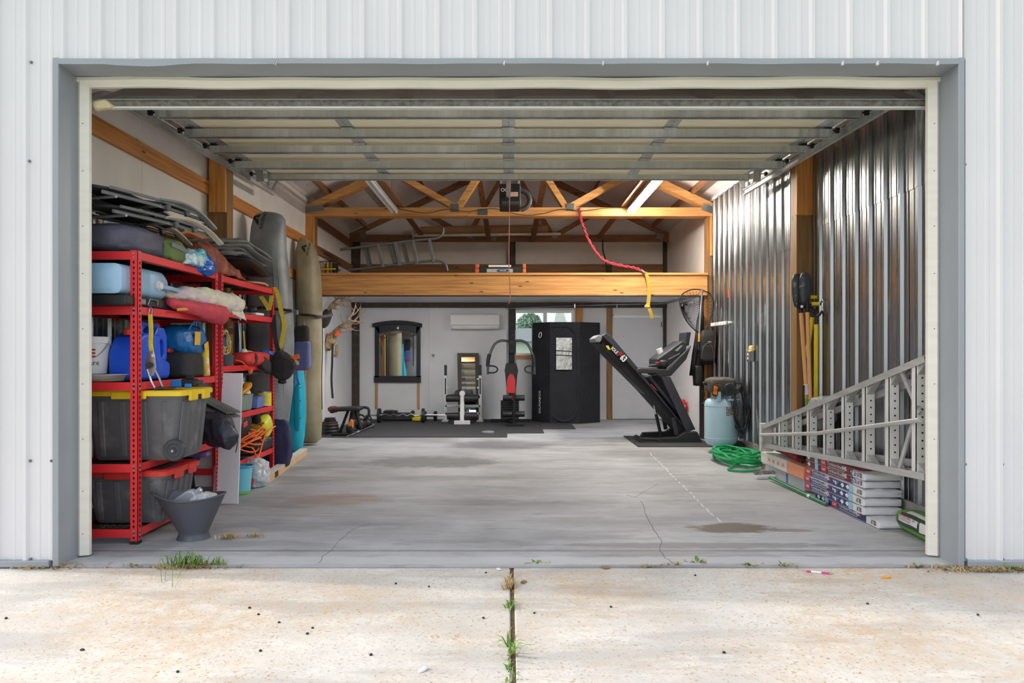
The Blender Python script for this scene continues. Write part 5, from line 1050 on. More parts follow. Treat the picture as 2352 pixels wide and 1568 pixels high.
# antlers on the gym side wall
mt('antler', (172, 150, 120), .6, rgb2=(112, 90, 66), thr=(.35, .7), scale=12, bump=.2); mt('bone', (176, 150, 112), .7, rgb2=(120, 92, 64), thr=(.4, .65), scale=16, bump=.4); mt('blaze', (240, 92, 30), .5)
def antler(t, base, beam, tines, r):
    P = [V(base) + V(p) for p in beam]; Q = spl(P, 5); n_ = len(Q); B().tube(Q, [r * (1 - .75 * i / (n_ - 1)) for i in range(n_)], 7).build('antler_beam', 'antler', t, smooth=True)
    for k, d_ in tines:
        o = Q[int(k * (n_ - 1))]; e = o + V(d_); m2 = o.lerp(e, .5) + V((0, 0, -.03)); B().tube(spl([o, m2, e], 4), [r * .6 * (1 - .85 * i / 8) for i in range(9)], 6).build('tine', 'antler', t, smooth=True)
for l, Ya, ys, s_, org in (('elk antler mount on the side wall, the upper one against the loft beam', 11.0, 722, .8, False), ('elk antler mount on the side wall, the lower one with orange tag', 11.3, 775, 1.0, True)):
    b0 = V((XL + .14, Ya, PZ(ys, Ya))); t = T('antler_mount', l, 'antlers', b0, 'antler mounts')
    B().blob(b0 + V((-.05, 0, -.06)), (.15, .13, .32), .9, .9, .012, 14, 2, rot=(0, .35, 0)).build('skull', 'bone' if org else 'vest_black', t, smooth=2)
    for sy in (-1, 1):
        antler(t, b0 + V((0, sy * .05, .08)), [(0, 0, 0), (.1 * s_, sy * .08, .08), (.24 * s_, sy * .16, .16), (.36 * s_, sy * .18, .30 * s_), (.40 * s_, sy * .14, .42 * s_)], [(.15, (.14 * s_, 0, -.02)), (.3, (.2 * s_, 0, .0)), (.5, (.2 * s_, sy * .02, .06)), (.7, (.15 * s_, sy * .02, .14)), (.45, (-.06, sy * .02, .18 * s_)), (.85, (-.08, 0, .14 * s_)), (.6, (.22 * s_, sy * .03, -.02)), (.4, (.2 * s_, 0, -.08)), (.75, (.05, -sy * .05, .2 * s_))], .027)
    if org:
        B().blob(b0 + V((.08, -.1, .07)), (.07, .03, .12), .8, .8, rot=(0, .3, 0)).build('tag', 'blaze', t, smooth=2); B().blob(b0 + V((-.08, -.08, .05)), (.04, .03, .04), 1, 1).build('rosette', 'bag_red', t, smooth=2)
        B().blob(b0 + V((.06, -.06, -.22)), (.07, .04, .22), .8, .8, rot=(0, .1, 0)).build('ear_strap', 'antler', t, smooth=2)
        B().ribbon(spl([b0 + V((.0, -.08, -.1)), b0 + V((-.01, -.08, -.45)), b0 + V((-.02, -.08, -.7)), b0 + V((-.0, -.08, -1.0))], 4), .035, (1, 0, 0), .004).build('hanging_strap', 'fabric_black', t)
# ======================= GYM =======================
mt('rubber_mat', (58, 58, 60), .85, var=.2, scale=40, bump=.3, bscale=120)
for x0, x1, y0, y1, l in ((-2.9, PX(1165, 10.4), 10.42, 13.18, 'large black rubber mat under the weights and bench'), (PX(1165, 10.4) + .006, PX(1250, 10.95), 10.95, 13.18, 'black rubber mat under the home gym'), (PX(1250, 10.95) + .006, PX(1322, 11.6), 11.55, 13.18, 'black rubber mat under the sauna tent'), (PX(1432, 10.55), PX(1616, 10.0), 9.36, 10.56, 'black rubber mat under the treadmill')):
    tag(B().box(x0, x1, y0, y1, .001, .012).build('rubber_mat', 'rubber_mat', bevel=.003), l, 'mat', 'rubber floor mats')
ZM = .0125
m = mt('mirror_glass', (232, 236, 236), .02, 1.0, var=.01); mt('frame_black', (30, 31, 38), .5, var=.15); mt('frame_brown', (66, 60, 54), .6, var=.1)
# arched wall mirror
am = T('arched_mirror', 'black framed wall mirror with arched top', 'mirror', (PX(914, YB), YB - .03, PZ(878, YB)))
q = lambda x, y, Y=YB: (PX(x, Y), PZ(y, Y))
arch = lambda x0, x1, y0, rise, n=10: [(x0 + (x1 - x0) * i / n, y0 - rise * (1 - (2 * i / n - 1) ** 2)) for i in range(n + 1)]
top = arch(862, 966, 751, 7); inn = arch(872, 957, 767, 7)
fr_ = [q(*p) for p in top]; fi = [q(*p) for p in inn]; b = B(); n = len(top); Yf, Yb_ = YB - .045, YB - .002
vs = [V((p[0], Yf, p[1])) for p in fr_] + [V((p[0], Yf, p[1])) for p in fi]; k = len(vs); vs += [V((v.x, Yb_, v.z)) for v in vs]
b.add(vs, [(i, i + 1, n + i + 1, n + i) for i in range(n - 1)] + [(n + i, n + i + 1, k + n + i + 1, k + n + i) for i in range(n - 1)] + [(i, k + i, k + i + 1, i + 1) for i in range(n - 1)])
for x0, x1, y0, y1 in ((862, 872, 751, 866), (957, 966, 751, 866), (860, 967, 863, 878)):
    a, c = q(x0, y1), q(x1, y0); b.box(a[0], c[0], Yf, Yb_, a[1], c[1])
b.build('frame', 'frame_black', am)
tp_ = arch(857, 970, 748, 7); b = B(); rg = [[V((q(x, y)[0], YB - .07, q(x, y + 4)[1])), V((q(x, y)[0], YB - .002, q(x, y + 4)[1])), V((q(x, y)[0], YB - .002, q(x, y - 5)[1])), V((q(x, y)[0], YB - .085, q(x, y - 5)[1]))] for x, y in tp_]
b.loft(rg).build('cornice', 'frame_black', am, bevel=.004)
B().prism([q(872, 863), q(957, 863)] + [q(*p) for p in inn[::-1]], -.004, (0, YB - .02, 0)).build('glass', 'mirror_glass', am)
o = W(914, 753, Yf); b = B(); b.prism([(.022 * math.cos(a) * (1 - .1 * abs(math.sin(a * 1.5))), .022 * math.sin(a) - .002) for a in [2 * PI * i / 20 for i in range(20)]], .002, o + V((0, -.001, 0)), (1, 0, 0), (0, 0, 1)); b.prism([(0, .024), (.012, .026), (.014, .038), (.003, .036)], .002, o + V((0, -.001, 0))); b.build('fruit_emblem', 'white_plastic', am)
# leaning mirror
lm = T('leaning_mirror', 'dark framed tall mirror leaning behind the weight bench', 'mirror', (PX(1076, 13.05), 13.05, ZM)); P = [W(1053, 965, 12.95), W(1103, 965, 12.95), W(1099.5, 809, 13.18), W(1050.5, 811, 13.18)]
P[0].z = P[1].z = ZM + .004
u_, v_ = (P[1] - P[0]), (P[3] - P[0]); wv = u_.normalized().cross(v_.normalized()); fw = .075; Lu, Lv = u_.length, v_.length
fr = lambda a, b_, h=0: P[0] + u_.normalized() * a + v_.normalized() * b_ + wv * h
for a0, a1, b0, b1 in ((0, fw, 0, Lv), (Lu - fw, Lu, 0, Lv), (fw, Lu - fw, 0, fw), (fw, Lu - fw, Lv - fw, Lv)):
    B().add([fr(a0, b0), fr(a1, b0), fr(a1, b1), fr(a0, b1), fr(a0, b0, .025), fr(a1, b0, .025), fr(a1, b1, .025), fr(a0, b1, .025)], [(0, 3, 2, 1), (4, 5, 6, 7), (0, 1, 5, 4), (1, 2, 6, 5), (2, 3, 7, 6), (3, 0, 4, 7)]).build('frame', 'frame_brown', lm)
B().add([fr(fw, fw, .01), fr(Lu - fw, fw, .01), fr(Lu - fw, Lv - fw, .01), fr(fw, Lv - fw, .01), fr(fw, fw, .006), fr(Lu - fw, fw, .006), fr(Lu - fw, Lv - fw, .006), fr(fw, Lv - fw, .006)], [(0, 1, 2, 3), (7, 6, 5, 4), (0, 4, 5, 1), (2, 6, 7, 3)]).build('glass', 'mirror_glass', lm)
# air conditioner
ac = T('air_conditioner', 'white mini split air conditioner high on the rear wall', 'air conditioner', (PX(1092, YB), YB - .1, PZ(757, YB))); x0, z0 = q(1036, 757); x1, z1 = q(1148, 722); mt('ac_white', (226, 226, 222), .4, var=.02)
B().loft([[V((x, YB - .001, z0)), V((x, YB - .17, z0 + .02)), V((x, YB - .21, z0 + .08)), V((x, YB - .2, z1 - .02)), V((x, YB - .18, z1)), V((x, YB - .001, z1))] for x in (x0, x1)]).build('casing', 'ac_white', ac, bevel=.012, seg=2); B().obox(((x0 + x1) / 2, YB - .185, z0 + .035), (x1 - x0 - .06, .012, .05), (.6, 0, 0)).build('louvre', 'white_plastic', ac, bevel=.003); B().box(x0 + .02, x1 - .02, YB - .213, YB - .209, z0 + .085, z0 + .09).build('panel_seam', 'grey_plastic', ac)
# electrical boxes
def outlet(c, n_, l, s=(.1, .02, .1)):
    t = T('wall_outlet', l, 'outlet', c); B().obox(c, s).build('plate', 'white_plastic', t, bevel=.008); B().lathe([(.032, 0), (.032, .008), (.0, .008)], V(c) - V((0, s[1] / 2, 0)) if n_ == 'y' else c, 14, Matrix.Rotation(PI / 2, 3, 'X')).build('socket', 'grey_plastic', t)
outlet(W(995, 816, YB - .012), 'y', 'round outlet box on the rear wall beside the arched mirror'); outlet(W(1387, 815, YB - .012), 'y', 'outlet box on the rear wall beside the sauna tent', (.075, .02, .12)); outlet(V((XL + .012, 11.75, PZ(817, 11.75))), 'x', 'outlet box on the side wall below the antlers', (.02, .1, .12))
# weight bench
wbn = T('weight_bench', 'white framed weight bench with black pads', 'weight bench', (PX(1062, 12.6), 12.6, ZM)); mt('white_powder', (222, 222, 220), .4, var=.04); mt('vinyl_black', (34, 34, 36), .5, var=.15, bump=.1); Yu = 12.85
for x in (1023.5, 1103):
    X = PX(x, Yu); B().box(X - .03, X + .03, Yu - .03, Yu + .03, ZM, PZ(862, Yu)).build('upright', 'white_powder', wbn, bevel=.005); B().box(X - .024, X + .024, Yu - .024, Yu + .024, PZ(862, Yu), PZ(838, Yu)).build('upright_sleeve', 'black_plastic', wbn, bevel=.004)
    B().box(X - .012, X + .012, Yu - .034, Yu - .03, PZ(905, Yu), PZ(868, Yu)).build('slot_strip', 'black_plastic', wbn)
    for y in (870, 890): B().obox((X + (.04 if x < 1060 else -.04), Yu - .03, PZ(y, Yu)), (.04, .05, .03)).build('bar_catch', 'white_powder', wbn, bevel=.004)
    B().box(X - .06, X + .06, Yu - .2, Yu + .06, ZM, ZM + .02).build('foot', 'white_powder', wbn, bevel=.004)
for y in (932, 949): B().box(PX(1023, Yu), PX(1103, Yu), Yu - .03, Yu + .01, PZ(y + 3, Yu), PZ(y - 3, Yu)).build('crossbar', 'white_powder', wbn, bevel=.004)
Xc = PX(1061.5, 12.25); B().beam((Xc, 12.22, ZM + .06), (Xc, 12.3, PZ(905, 12.3)), .075, .075, (0, 1, 0)).build('leg_post', 'white_powder', wbn, bevel=.01); B().box(PX(1043, 12.2), PX(1080, 12.2), 12.17, 12.24, ZM, ZM + .07).build('front_foot', 'white_powder', wbn, bevel=.006)
B().lathe([(0, -.05), (.05, -.05), (.05, .05), (0, .05)], (Xc, 12.3, PZ(903, 12.3)), 16, Matrix.Rotation(PI / 2, 3, 'X')).build('pivot_cap', 'white_powder', wbn, smooth=True)
for s_ in (-1, 1):
    for y, L_ in ((909, .20), (915, .24), (955, .22)): 
        if y == 909: continue
        B().lathe([(.0, 0), (.055, 0), (.06, .015), (.06, L_ - .015), (.055, L_), (0, L_)], (Xc + s_ * .05, 12.26, PZ(y, 12.26)), 14, Matrix.Rotation(s_ * PI / 2, 3, 'Y')).build('foam_roller', 'vinyl_black', wbn, smooth=True)
B().blob((Xc, 12.62, PZ(905, 12.6)), (.34, .62, .09), .4, .4, rot=(.12, 0, 0)).build('seat_pad', 'vinyl_black', wbn, smooth=2); B().blob((Xc - .0, 12.45, PZ(911, 12.45)), (.62, .25, .1), .5, .5).build('preacher_pad', 'vinyl_black', wbn, smooth=2)
B().beam((Xc, 12.3, PZ(935, 12.3)), (Xc, 12.95, PZ(935, 12.9)), .05, .05).build('spine', 'white_powder', wbn, bevel=.006)
# home gym
hg = T('home_gym', 'black home gym with red backrest and butterfly arms', 'home gym', (PX(1175, 12.2), 12.2, ZM)); Yg = 12.35; mt('gym_grey', (92, 94, 96), .4, .4, var=.1); mt('pad_red', (200, 52, 56), .5, var=.08)
Xg = PX(1174, Yg); B().box(Xg - .045, Xg + .045, Yg + .1, Yg + .19, ZM, PZ(735, Yg)).build('mast', 'black_metal', hg, bevel=.006)
for dx in (-.075, .075): B().cyl((Xg + dx, Yg + .08, ZM + .1), (Xg + dx, Yg + .08, PZ(758, Yg)), .011, n=8).build('guide_rod', 'zinc', hg, smooth=True)
B().prism([(-.06, -.18), (.06, -.18), (.07, .0), (.035, .16), (.0, .2), (-.035, .16), (-.07, .0)], .08, (Xg + .02, Yg + .09, PZ(788, Yg)), (1, 0, 0), (0, 0, 1)).build('pulley_head', 'black_plastic', hg, bevel=.01)
for y in (760, 775, 795, 805): B().lathe([(.0, -.02), (.045, -.02), (.045, .02), (0, .02)], (Xg + .01 * (y % 3), Yg - .01, PZ(y, Yg)), 14, Matrix.Rotation(PI / 2, 3, 'X')).build('pulley', 'black_metal', hg, smooth=True)
for s_ in (-1, 1):
    X = lambda d_: Xg + s_ * d_ * Yg / F
    Q = spl([V((X(6), Yg + .05, PZ(783, Yg))), V((X(22), Yg - .02, PZ(782, Yg))), V((X(35), Yg - .08, PZ(788, Yg))), V((X(43), Yg - .12, PZ(800, Yg))), V((X(49), Yg - .14, PZ(815, Yg)))], 5); B().tube(Q, .024, 10).build('arm', 'gym_grey', hg, smooth=True)
    B().tube(spl([V((X(49), Yg - .14, PZ(813, Yg))), V((X(52), Yg - .14, PZ(825, Yg))), V((X(53), Yg - .14, PZ(841, Yg)))], 4), .035, 12).build('foam_pad', 'vinyl_black', hg, smooth=True); B().cyl((X(53), Yg - .14, PZ(841, Yg)), (X(53), Yg - .14, PZ(859, Yg)), .022, n=10).build('arm_end', 'gym_grey', hg, smooth=True)
    B().tube(spl([V((X(53), Yg - .15, PZ(840, Yg))), V((X(40), Yg - .15, PZ(840, Yg))), V((X(32), Yg - .15, PZ(844, Yg))), V((X(32), Yg - .15, PZ(851, Yg))), V((X(40), Yg - .15, PZ(855, Yg))), V((X(53), Yg - .15, PZ(855, Yg)))], 5), .014, 8).build('hand_grip', 'black_plastic', hg, smooth=True)
px = lambda pts, Y: [(PX(x, Y), PZ(y, Y)) for x, y in pts]
B().prism(px([(1162, 834), (1186, 834), (1190, 850), (1188, 865), (1184, 900), (1164, 900), (1161, 865), (1159, 850)], Yg - .12), -.07, (0, Yg - .12, 0)).build('backrest', 'vinyl_black', hg, bevel=.015, seg=2)
B().prism(px([(1163, 899), (1164, 875), (1167, 864), (1172, 858), (1176, 858), (1181, 864), (1184, 875), (1184, 899), (1180, 903), (1167, 903)], Yg - .14), -.03, (0, Yg - .14, 0)).build('backrest_insert', 'pad_red', hg, bevel=.012, seg=2)
Ys = 11.95
B().blob((PX(1174, Ys), Ys + .15, PZ(915, Ys)), (.3, .42, .08), .4, .4).build('seat', 'pad_red', hg, smooth=2)
for s_ in (-1, 1):
    for y in (913, 950): B().lathe([(0, 0), (.045, 0), (.05, .012), (.05, .15), (.045, .16), (0, .16)], (PX(1180, Ys) + s_ * .03, Ys - .05, PZ(y, Ys)), 14, Matrix.Rotation(s_ * PI / 2, 3, 'Y')).build('foam_roller', 'vinyl_black', hg, smooth=True)
B().beam((PX(1181, Ys), Ys - .05, PZ(903, Ys)), (PX(1181, Ys), Ys - .03, ZM + .02), .05, .05, (0, 1, 0)).build('front_post', 'black_metal', hg, bevel=.006)
B().beam((PX(1181, Ys), 11.9, ZM + .03), (Xg, Yg + .3, ZM + .03), .05, .05).build('base_rail', 'black_metal', hg, bevel=.006); B().box(PX(1162, Ys), PX(1203, Ys), 11.88, 11.94, ZM, ZM + .045).build('front_foot', 'black_metal', hg, bevel=.006); B().box(PX(1127, 12.7), PX(1216, 12.7), 12.66, 12.73, ZM, ZM + .05).build('rear_foot', 'black_metal', hg, bevel=.006)
for i in range(8): z = ZM + .08 + i * .042; B().box(PX(1150, 12.45), PX(1192, 12.45), 12.4, 12.52, z, z + .038).build('weight_plate', 'black_plastic', hg, bevel=.006)
# sauna tent
sn = T('sauna_tent', 'tall black quilted sauna tent with foil window', 'sauna tent', (1.05, 12.85, 0)); zt_ = PZ(741, 12.4)
m = mt('quilt_black', (36, 36, 40), .62, var=.15, spec=.3); nn = m.node_tree; pb = nn.nodes['Principled BSDF']; t_ = [x for x in nn.nodes if x.type == 'TEX_COORD'][0]
ck = nn.nodes.new('ShaderNodeTexBrick'); mpq = nn.nodes.new('ShaderNodeMapping'); sq = nn.nodes.new('ShaderNodeSeparateXYZ'); cq = nn.nodes.new('ShaderNodeCombineXYZ'); aq = nn.nodes.new('ShaderNodeMath'); aq.operation = 'ADD'; bq = nn.nodes.new('ShaderNodeMath'); bq.operation = 'SUBTRACT'
nn.links.new(t_.outputs['Object'], sq.inputs[0]); nn.links.new(sq.outputs[0], aq.inputs[0]); nn.links.new(sq.outputs[2], aq.inputs[1]); nn.links.new(sq.outputs[0], bq.inputs[0]); nn.links.new(sq.outputs[2], bq.inputs[1]); nn.links.new(aq.outputs[0], cq.inputs[0]); nn.links.new(bq.outputs[0], cq.inputs[1])
ck.offset = 0; ck.inputs['Scale'].default_value = 1; ck.inputs['Brick Width'].default_value = .085; ck.inputs['Row Height'].default_value = .085; ck.inputs['Mortar Size'].default_value = .008; ck.inputs['Mortar Smooth'].default_value = 1
nn.links.new(cq.outputs[0], ck.inputs['Vector']); bm = nn.nodes.new('ShaderNodeBump'); bm.inputs['Strength'].default_value = .35; bm.inputs['Distance'].default_value = .015; bm.invert = True; nn.links.new(ck.outputs['Fac'], bm.inputs['Height']); nn.links.new(bm.outputs[0], pb.inputs['Normal'])
A0, A1, A2, A3 = V((PX(1223, 12.8), 12.8, 0)), V((PX(1263, 12.44), 12.44, 0)), V((PX(1332, 12.43), 12.43, 0)), V((PX(1378, 12.68), 12.68, 0)); A4, A5 = V((A3.x, 13.18, 0)), V((A0.x, 13.18, 0))
ring = [A0, A1, A2, A3, A4, A5]
def wallpan(a, b_, n_=6):
    rg = []
    for i in range(n_ + 1):
        z = .003 + zt_ * i / n_; bul = .012 * math.sin(i * 1.7 + a.x * 5); w_ = (b_ - a).normalized().cross(V((0, 0, 1))); mid = a.lerp(b_, .5) + w_ * bul
        rg.append([a + V((0, 0, z)), mid + V((0, 0, z)), b_ + V((0, 0, z)), b_ - w_ * .03 + V((0, 0, z)), a - w_ * .03 + V((0, 0, z))])
    return B().loft(rg)
for a, b_, n_ in ((A0, A1, 'corner_panel'), (A1, A2, 'front_panel'), (A2, A3, 'corner_panel'), (A3, A4, 'side_panel'), (A4, A5, 'rear_panel'), (A5, A0, 'side_panel')): wallpan(a, b_).build(n_, 'quilt_black', sn, smooth=True)
B().add([p + V((0, 0, zt_)) for p in ring] + [p + V((0, 0, zt_ + .015)) for p in ring], [(5, 4, 3, 2, 1, 0), (6, 7, 8, 9, 10, 11)] + [(i, (i + 1) % 6, 6 + (i + 1) % 6, 6 + i) for i in range(6)]).build('roof_panel', 'quilt_black', sn)
Yq = 12.405; zp = spl([W(1265, 751, Yq), W(1300, 751, Yq), W(1318, 762, Yq), W(1326, 790, Yq), W(1326, 880, Yq), W(1324, 940, Yq), W(1312, 962, Yq), W(1290, 966, Yq), W(1268, 952, Yq)], 5)
B().tube(zp, .008, 6).build('door_zip', 'black_plastic', sn, smooth=True)
mt('foil', (206, 204, 200), .22, .95, var=.1, scale=9, bump=1.0, bscale=11)
b = B(); P0, P1 = W(1277, 849, Yq - .008), W(1314, 775, Yq - .008); b.box(P0.x, P1.x, Yq - .016, Yq + .02, P0.z, P1.z); b.build('foil_window', 'foil', sn, bevel=.004)
for y in (806, 816): B().obox(W(1295.5, y, Yq - .018), (P1.x - P0.x, .006, .018), (0, .06, 0)).build('window_strap', 'black_plastic', sn)
ul = (A1 - A0).normalized(); nl = ul.cross(V((0, 0, 1))); o = A0.lerp(A1, .52) + nl * .02
text('SAUNABOX', 'white_plastic', sn, o + V((0, 0, PZ(949, 12.6))), (0, 0, 1), -ul, .055, .42, .0, bold=.0)
em = A0.lerp(A1, .5) + nl * .022 + V((0, 0, PZ(769, 12.6)))
B().tube([em + ul * (.035 * math.cos(a) + .012 * math.sin(a)) + V((0, 0, .05 * math.sin(a))) for a in [2 * PI * i / 16 for i in range(16)]], .008, 5, closed=True).build('emblem', 'white_plastic', sn)
# ---- free weights corner ----
mt('iron', (52, 52, 54), .45, .5, var=.2); mt('chrome', (190, 192, 196), .18, 1.0, var=.05)
for i, (r, h, l) in enumerate(((.14, .05, 'widest weight plate, bottom of the stack in the corner'), (.138, .05, 'weight plate second from the bottom of the corner stack'), (.135, .05, 'weight plate third from the bottom of the corner stack'), (.125, .04, 'weight plate with a rusty rim in the corner stack'), (.1, .035, 'smaller weight plate near the top of the corner stack'), (.085, .03, 'smallest weight plate on top of the corner stack'))):
    z = ZM + sum((.05, .05, .05, .04, .035, .03)[:i]) + .001 * i; tag(B().lathe([(.025, 0), (r, 0), (r, .008), (r - .01, h * .5), (r, h - .008), (r, h), (.025, h)], (PX(758, 10.75), 10.75, z), 24).build('weight_plate', 'iron' if i != 3 else mt('rusty_iron', (84, 62, 52), .7, .3, var=.25), smooth=True), l, 'weight plate', 'stacked weight plates')
abm = T('ab_bench', 'black folding ab bench with orange side shells', 'exercise bench', (PX(805, 10.9), 10.9, ZM)); mt('shell_orange', (238, 130, 36), .4)
Ye = 10.85; B().blob((PX(795, Ye), Ye + .05, PZ(939, Ye)), (.5, .26, .07), .4, .4, rot=(0, -.03, 0)).build('pad', 'vinyl_black', abm, smooth=2)
for a, c in (((780, 995), (800, 942)), ((800, 995), (808, 945)), ((830, 985), (815, 942))): B().beam(W(*a, Ye), W(*c, Ye + .1), .04, .04, (0, 1, 0)).build('leg', 'black_metal', abm, bevel=.005)
B().prism(px([(793, 992), (800, 972), (806, 962), (811, 968), (811, 985), (800, 993)], Ye - .1), -.06, (0, Ye - .1, 0)).build('side_shell', 'shell_orange', abm, bevel=.012, seg=2); B().blob(W(804, 985, Ye - .06), (.12, .1, .14), .6, .6).build('wheel_cover', 'black_plastic', abm, smooth=2)
B().box(PX(760, 10.5), PX(806, 10.5), 10.5, 10.56, ZM, ZM + .04).build('front_foot', 'black_metal', abm, bevel=.006)
B().tube(spl([W(832, 935, 11.0), W(846, 938, 11.0), W(846, 955, 11.0), W(834, 965, 11.0)], 4), .022, 8).build('grip_handle', 'black_plastic', abm, smooth=True)
tag(B().blob(W(765, 940, 10.9), (.15, .14, .09), .8, .8, .015, 12, 3).build('red_glove', mt('glove_red', (120, 36, 40), .8, bump=.4), smooth=2), 'dark red glove on top of the stacked weight plates', 'glove')
for x, y, l, Y in ((828, 968, 'kettlebell on the mat behind the ab bench', 11.3), (845, 960, 'smaller kettlebell beside the ab bench handle', 11.7)):
    t = T('kettlebell', l, 'kettlebell', (PX(x, Y), Y, ZM), 'kettlebells'); r = .1 if x < 830 else .08; B().blob((PX(x, Y), Y, ZM + r), (2 * r, 2 * r, 2 * r), 1, 1).build('ball', 'iron', t, smooth=2); B().tube(arc((PX(x, Y), Y, ZM + 2 * r - .02), r * .75, -.2, PI + .2, 12), .015, 8).build('handle', 'iron', t, smooth=True)
bb_ = T('olympic_barbell', 'chrome barbell lying on the floor pointing at the doorway', 'barbell', (-2.3, 11, 0)); a, c = V((PX(798, 10.35), 10.35, .025)), V((PX(860, 11.9), 11.9, .04))
B().cyl(a, c, .014, n=10).build('bar', 'chrome', bb_, smooth=True); d_ = (c - a).normalized(); B().cyl(a + d_ * .0, a + d_ * .12, .018, n=10).build('end', 'chrome', bb_, smooth=True)
for s0, s1, r in ((.25, .52, .025), (.25, .28, .04), (.5, .54, .045), (1.3, 1.36, .05)): B().cyl(a + d_ * s0, a + d_ * s1, r, n=14).build('sleeve_collar', 'chrome', bb_, smooth=True)
cbz = T('curl_bar', 'chrome curl bar with two black plates in front of the rear wall', 'barbell', (PX(930, 12.6), 12.6, ZM)); Yc = 12.55; Zc = PZ(953, Yc)
B().tube([V((PX(840, Yc), Yc, Zc)), V((PX(878, Yc), Yc, Zc))] + [V((PX(885 + i * 10, Yc), Yc, Zc + .018 * (-1) ** i)) for i in range(8)] + [V((PX(965, Yc), Yc, Zc)), V((PX(1022, Yc), Yc, Zc))], .014, 8).build('bar', 'chrome', cbz, smooth=True)
for x, r in ((871, .13), (972, .13)): B().lathe([(.014, -.02), (r, -.022), (r, .022), (.014, .02)], (PX(x, Yc), Yc, ZM + r), 28, Matrix.Rotation(PI / 2, 3, 'Y')).build('plate', 'iron', cbz, smooth=True)
for x, Y, l in ((988, 12.9, 'black dumbbell behind the curl bar plate'), (960, 13.05, 'black dumbbell with a yellow grip under the arched mirror')):
    t = T('dumbbell', l, 'dumbbell', (PX(x, Y), Y, ZM), 'dumbbells'); c = V((PX(x, Y), Y, ZM + .09)); B().cyl(c - V((.1, 0, 0)), c + V((.1, 0, 0)), .018, n=8).build('grip', 'iron' if x > 970 else 'can_yellow', t, smooth=True)
    for s_ in (-.1, .1): B().lathe([(0, -.03), (.08, -.03), (.09, -.015), (.09, .015), (.08, .03), (0, .03)], c + V((s_, 0, 0)), 16, Matrix.Rotation(PI / 2, 3, 'Y')).build('weight', 'iron', t, smooth=True)
for i, (x0, x1, y0, y1, l, m_) in enumerate(((875, 950, 964, 948, 'black folded weight vest along the rear wall', 'fabric_black'), (882, 912, 950, 942, 'black pad with a yellow mark on top of the weight vest', 'vinyl_black'), (948, 968, 965, 957, 'yellow step block on the mat by the rear wall', 'can_yellow'))):
    Y = 12.95; c = (W(x0, y0, Y) + W(x1, y1, Y)) / 2; tag(B().blob(c, (PX(x1, Y) - PX(x0, Y), .26, PZ(y1, Y) - PZ(y0, Y)), .35, .4, .008, 9, i, floor=ZM + .001).build(('weight_vest', 'knee_pad', 'step_block')[i], m_, smooth=2), l, ('weight vest', 'pad', 'block')[i])
dsc = T('floor_disc', 'pale round balance disc lying on the mat edge', 'disc', (PX(1122, 10.9), 10.9, ZM)); B().lathe([(0, 0), (.1, 0), (.1, .02), (.085, .03)], (PX(1121, 10.9), 10.9, ZM + .001), 28).build('rim', 'grey_plastic', dsc, smooth=True); B().lathe([(.085, .022), (.0, .026)], (PX(1121, 10.9), 10.9, ZM + .001), 28).build('top', 'cap_white', dsc)
# ---- treadmill ----
tm = T('treadmill', 'black folding treadmill with its deck raised', 'treadmill', (2.1, 10.0, .012)); Yn, Yf_ = 9.8, 10.5; mt('tread_body', (52, 53, 60), .45, .2, var=.12); mt('tread_belt', (30, 30, 32), .8); mt('tread_dark', (38, 38, 42), .5)
z4 = lambda pts: [(PX(1340 + a / 3.733, Yn), PZ(640 + b / 3.733, Yn)) for a, b in pts]
def side(pts, y0, y1, n_, m_, bv=.006): return B().prism(z4(pts), -(y1 - y0), (0, y0, 0)).build(n_, m_, tm, bevel=bv, seg=2)
side([(170, 500), (205, 470), (480, 790), (870, 1270), (835, 1325), (640, 1100), (500, 945), (155, 580)], 9.86, 10.44, 'deck', 'tread_belt')
for y0 in (Yn, 10.44): side([(160, 490), (200, 465), (245, 500), (475, 770), (500, 815), (885, 1290), (850, 1262), (600, 960), (460, 805), (235, 560)], y0, y0 + .06, 'side_rail', 'tread_body')
side([(120, 555), (150, 545), (500, 905), (640, 1085), (610, 1060), (500, 950), (150, 600)], 9.9, 10.4, 'deck_cushion', 'tread_dark')
side([(95, 512), (138, 478), (172, 500), (148, 545), (105, 542)], 9.83, 10.47, 'rear_roller_cap', 'grey_plastic', .01)
for y0 in (Yn - .02, 10.46):
    side([(665, 840), (742, 838), (958, 1290), (880, 1312)], y0, y0 + .06, 'upright', 'tread_body')
    side([(450, 778), (480, 765), (620, 772), (720, 775), (890, 600), (925, 570), (880, 690), (750, 832), (650, 840), (620, 812), (455, 810)], y0, y0 + .07, 'hand_rail', 'tread_dark', .012)
    side([(630, 1418), (652, 1366), (800, 1356), (870, 1312), (972, 1310), (1020, 1414)] if y0 < 10 else [(560, 1418), (590, 1366), (800, 1356), (870, 1312), (972, 1310), (1020, 1414)], y0 - .02, y0 + .1, 'base', 'tread_dark', .008)
    side([(760, 1190), (795, 1185), (825, 1335), (790, 1345)], y0 + .06, y0 + .09, 'lift_arm', 'tread_body')
side([(640, 690), (860, 530), (905, 548), (890, 610), (720, 772), (640, 762)], 9.87, 10.44, 'console', 'tread_dark', .015); side([(905, 455), (948, 455), (928, 575), (897, 560)], 9.95, 10.36, 'display_hood', 'tread_dark', .01)
B().add([W(1340 + a / 3.733, 640 + b / 3.733, y) - V((0.0, .0, -.004)) for a, b, y in ((690, 688, 9.9), (830, 590, 9.9), (830, 590, 10.4), (690, 688, 10.4))], [(0, 1, 2, 3)]).build('console_face', 'black_plastic', tm)
b = B().prism(z4([(735, 685), (835, 635), (838, 645), (740, 695)]), .004, (0, 9.864, 0)); b.build('console_trim', 'zinc', tm)
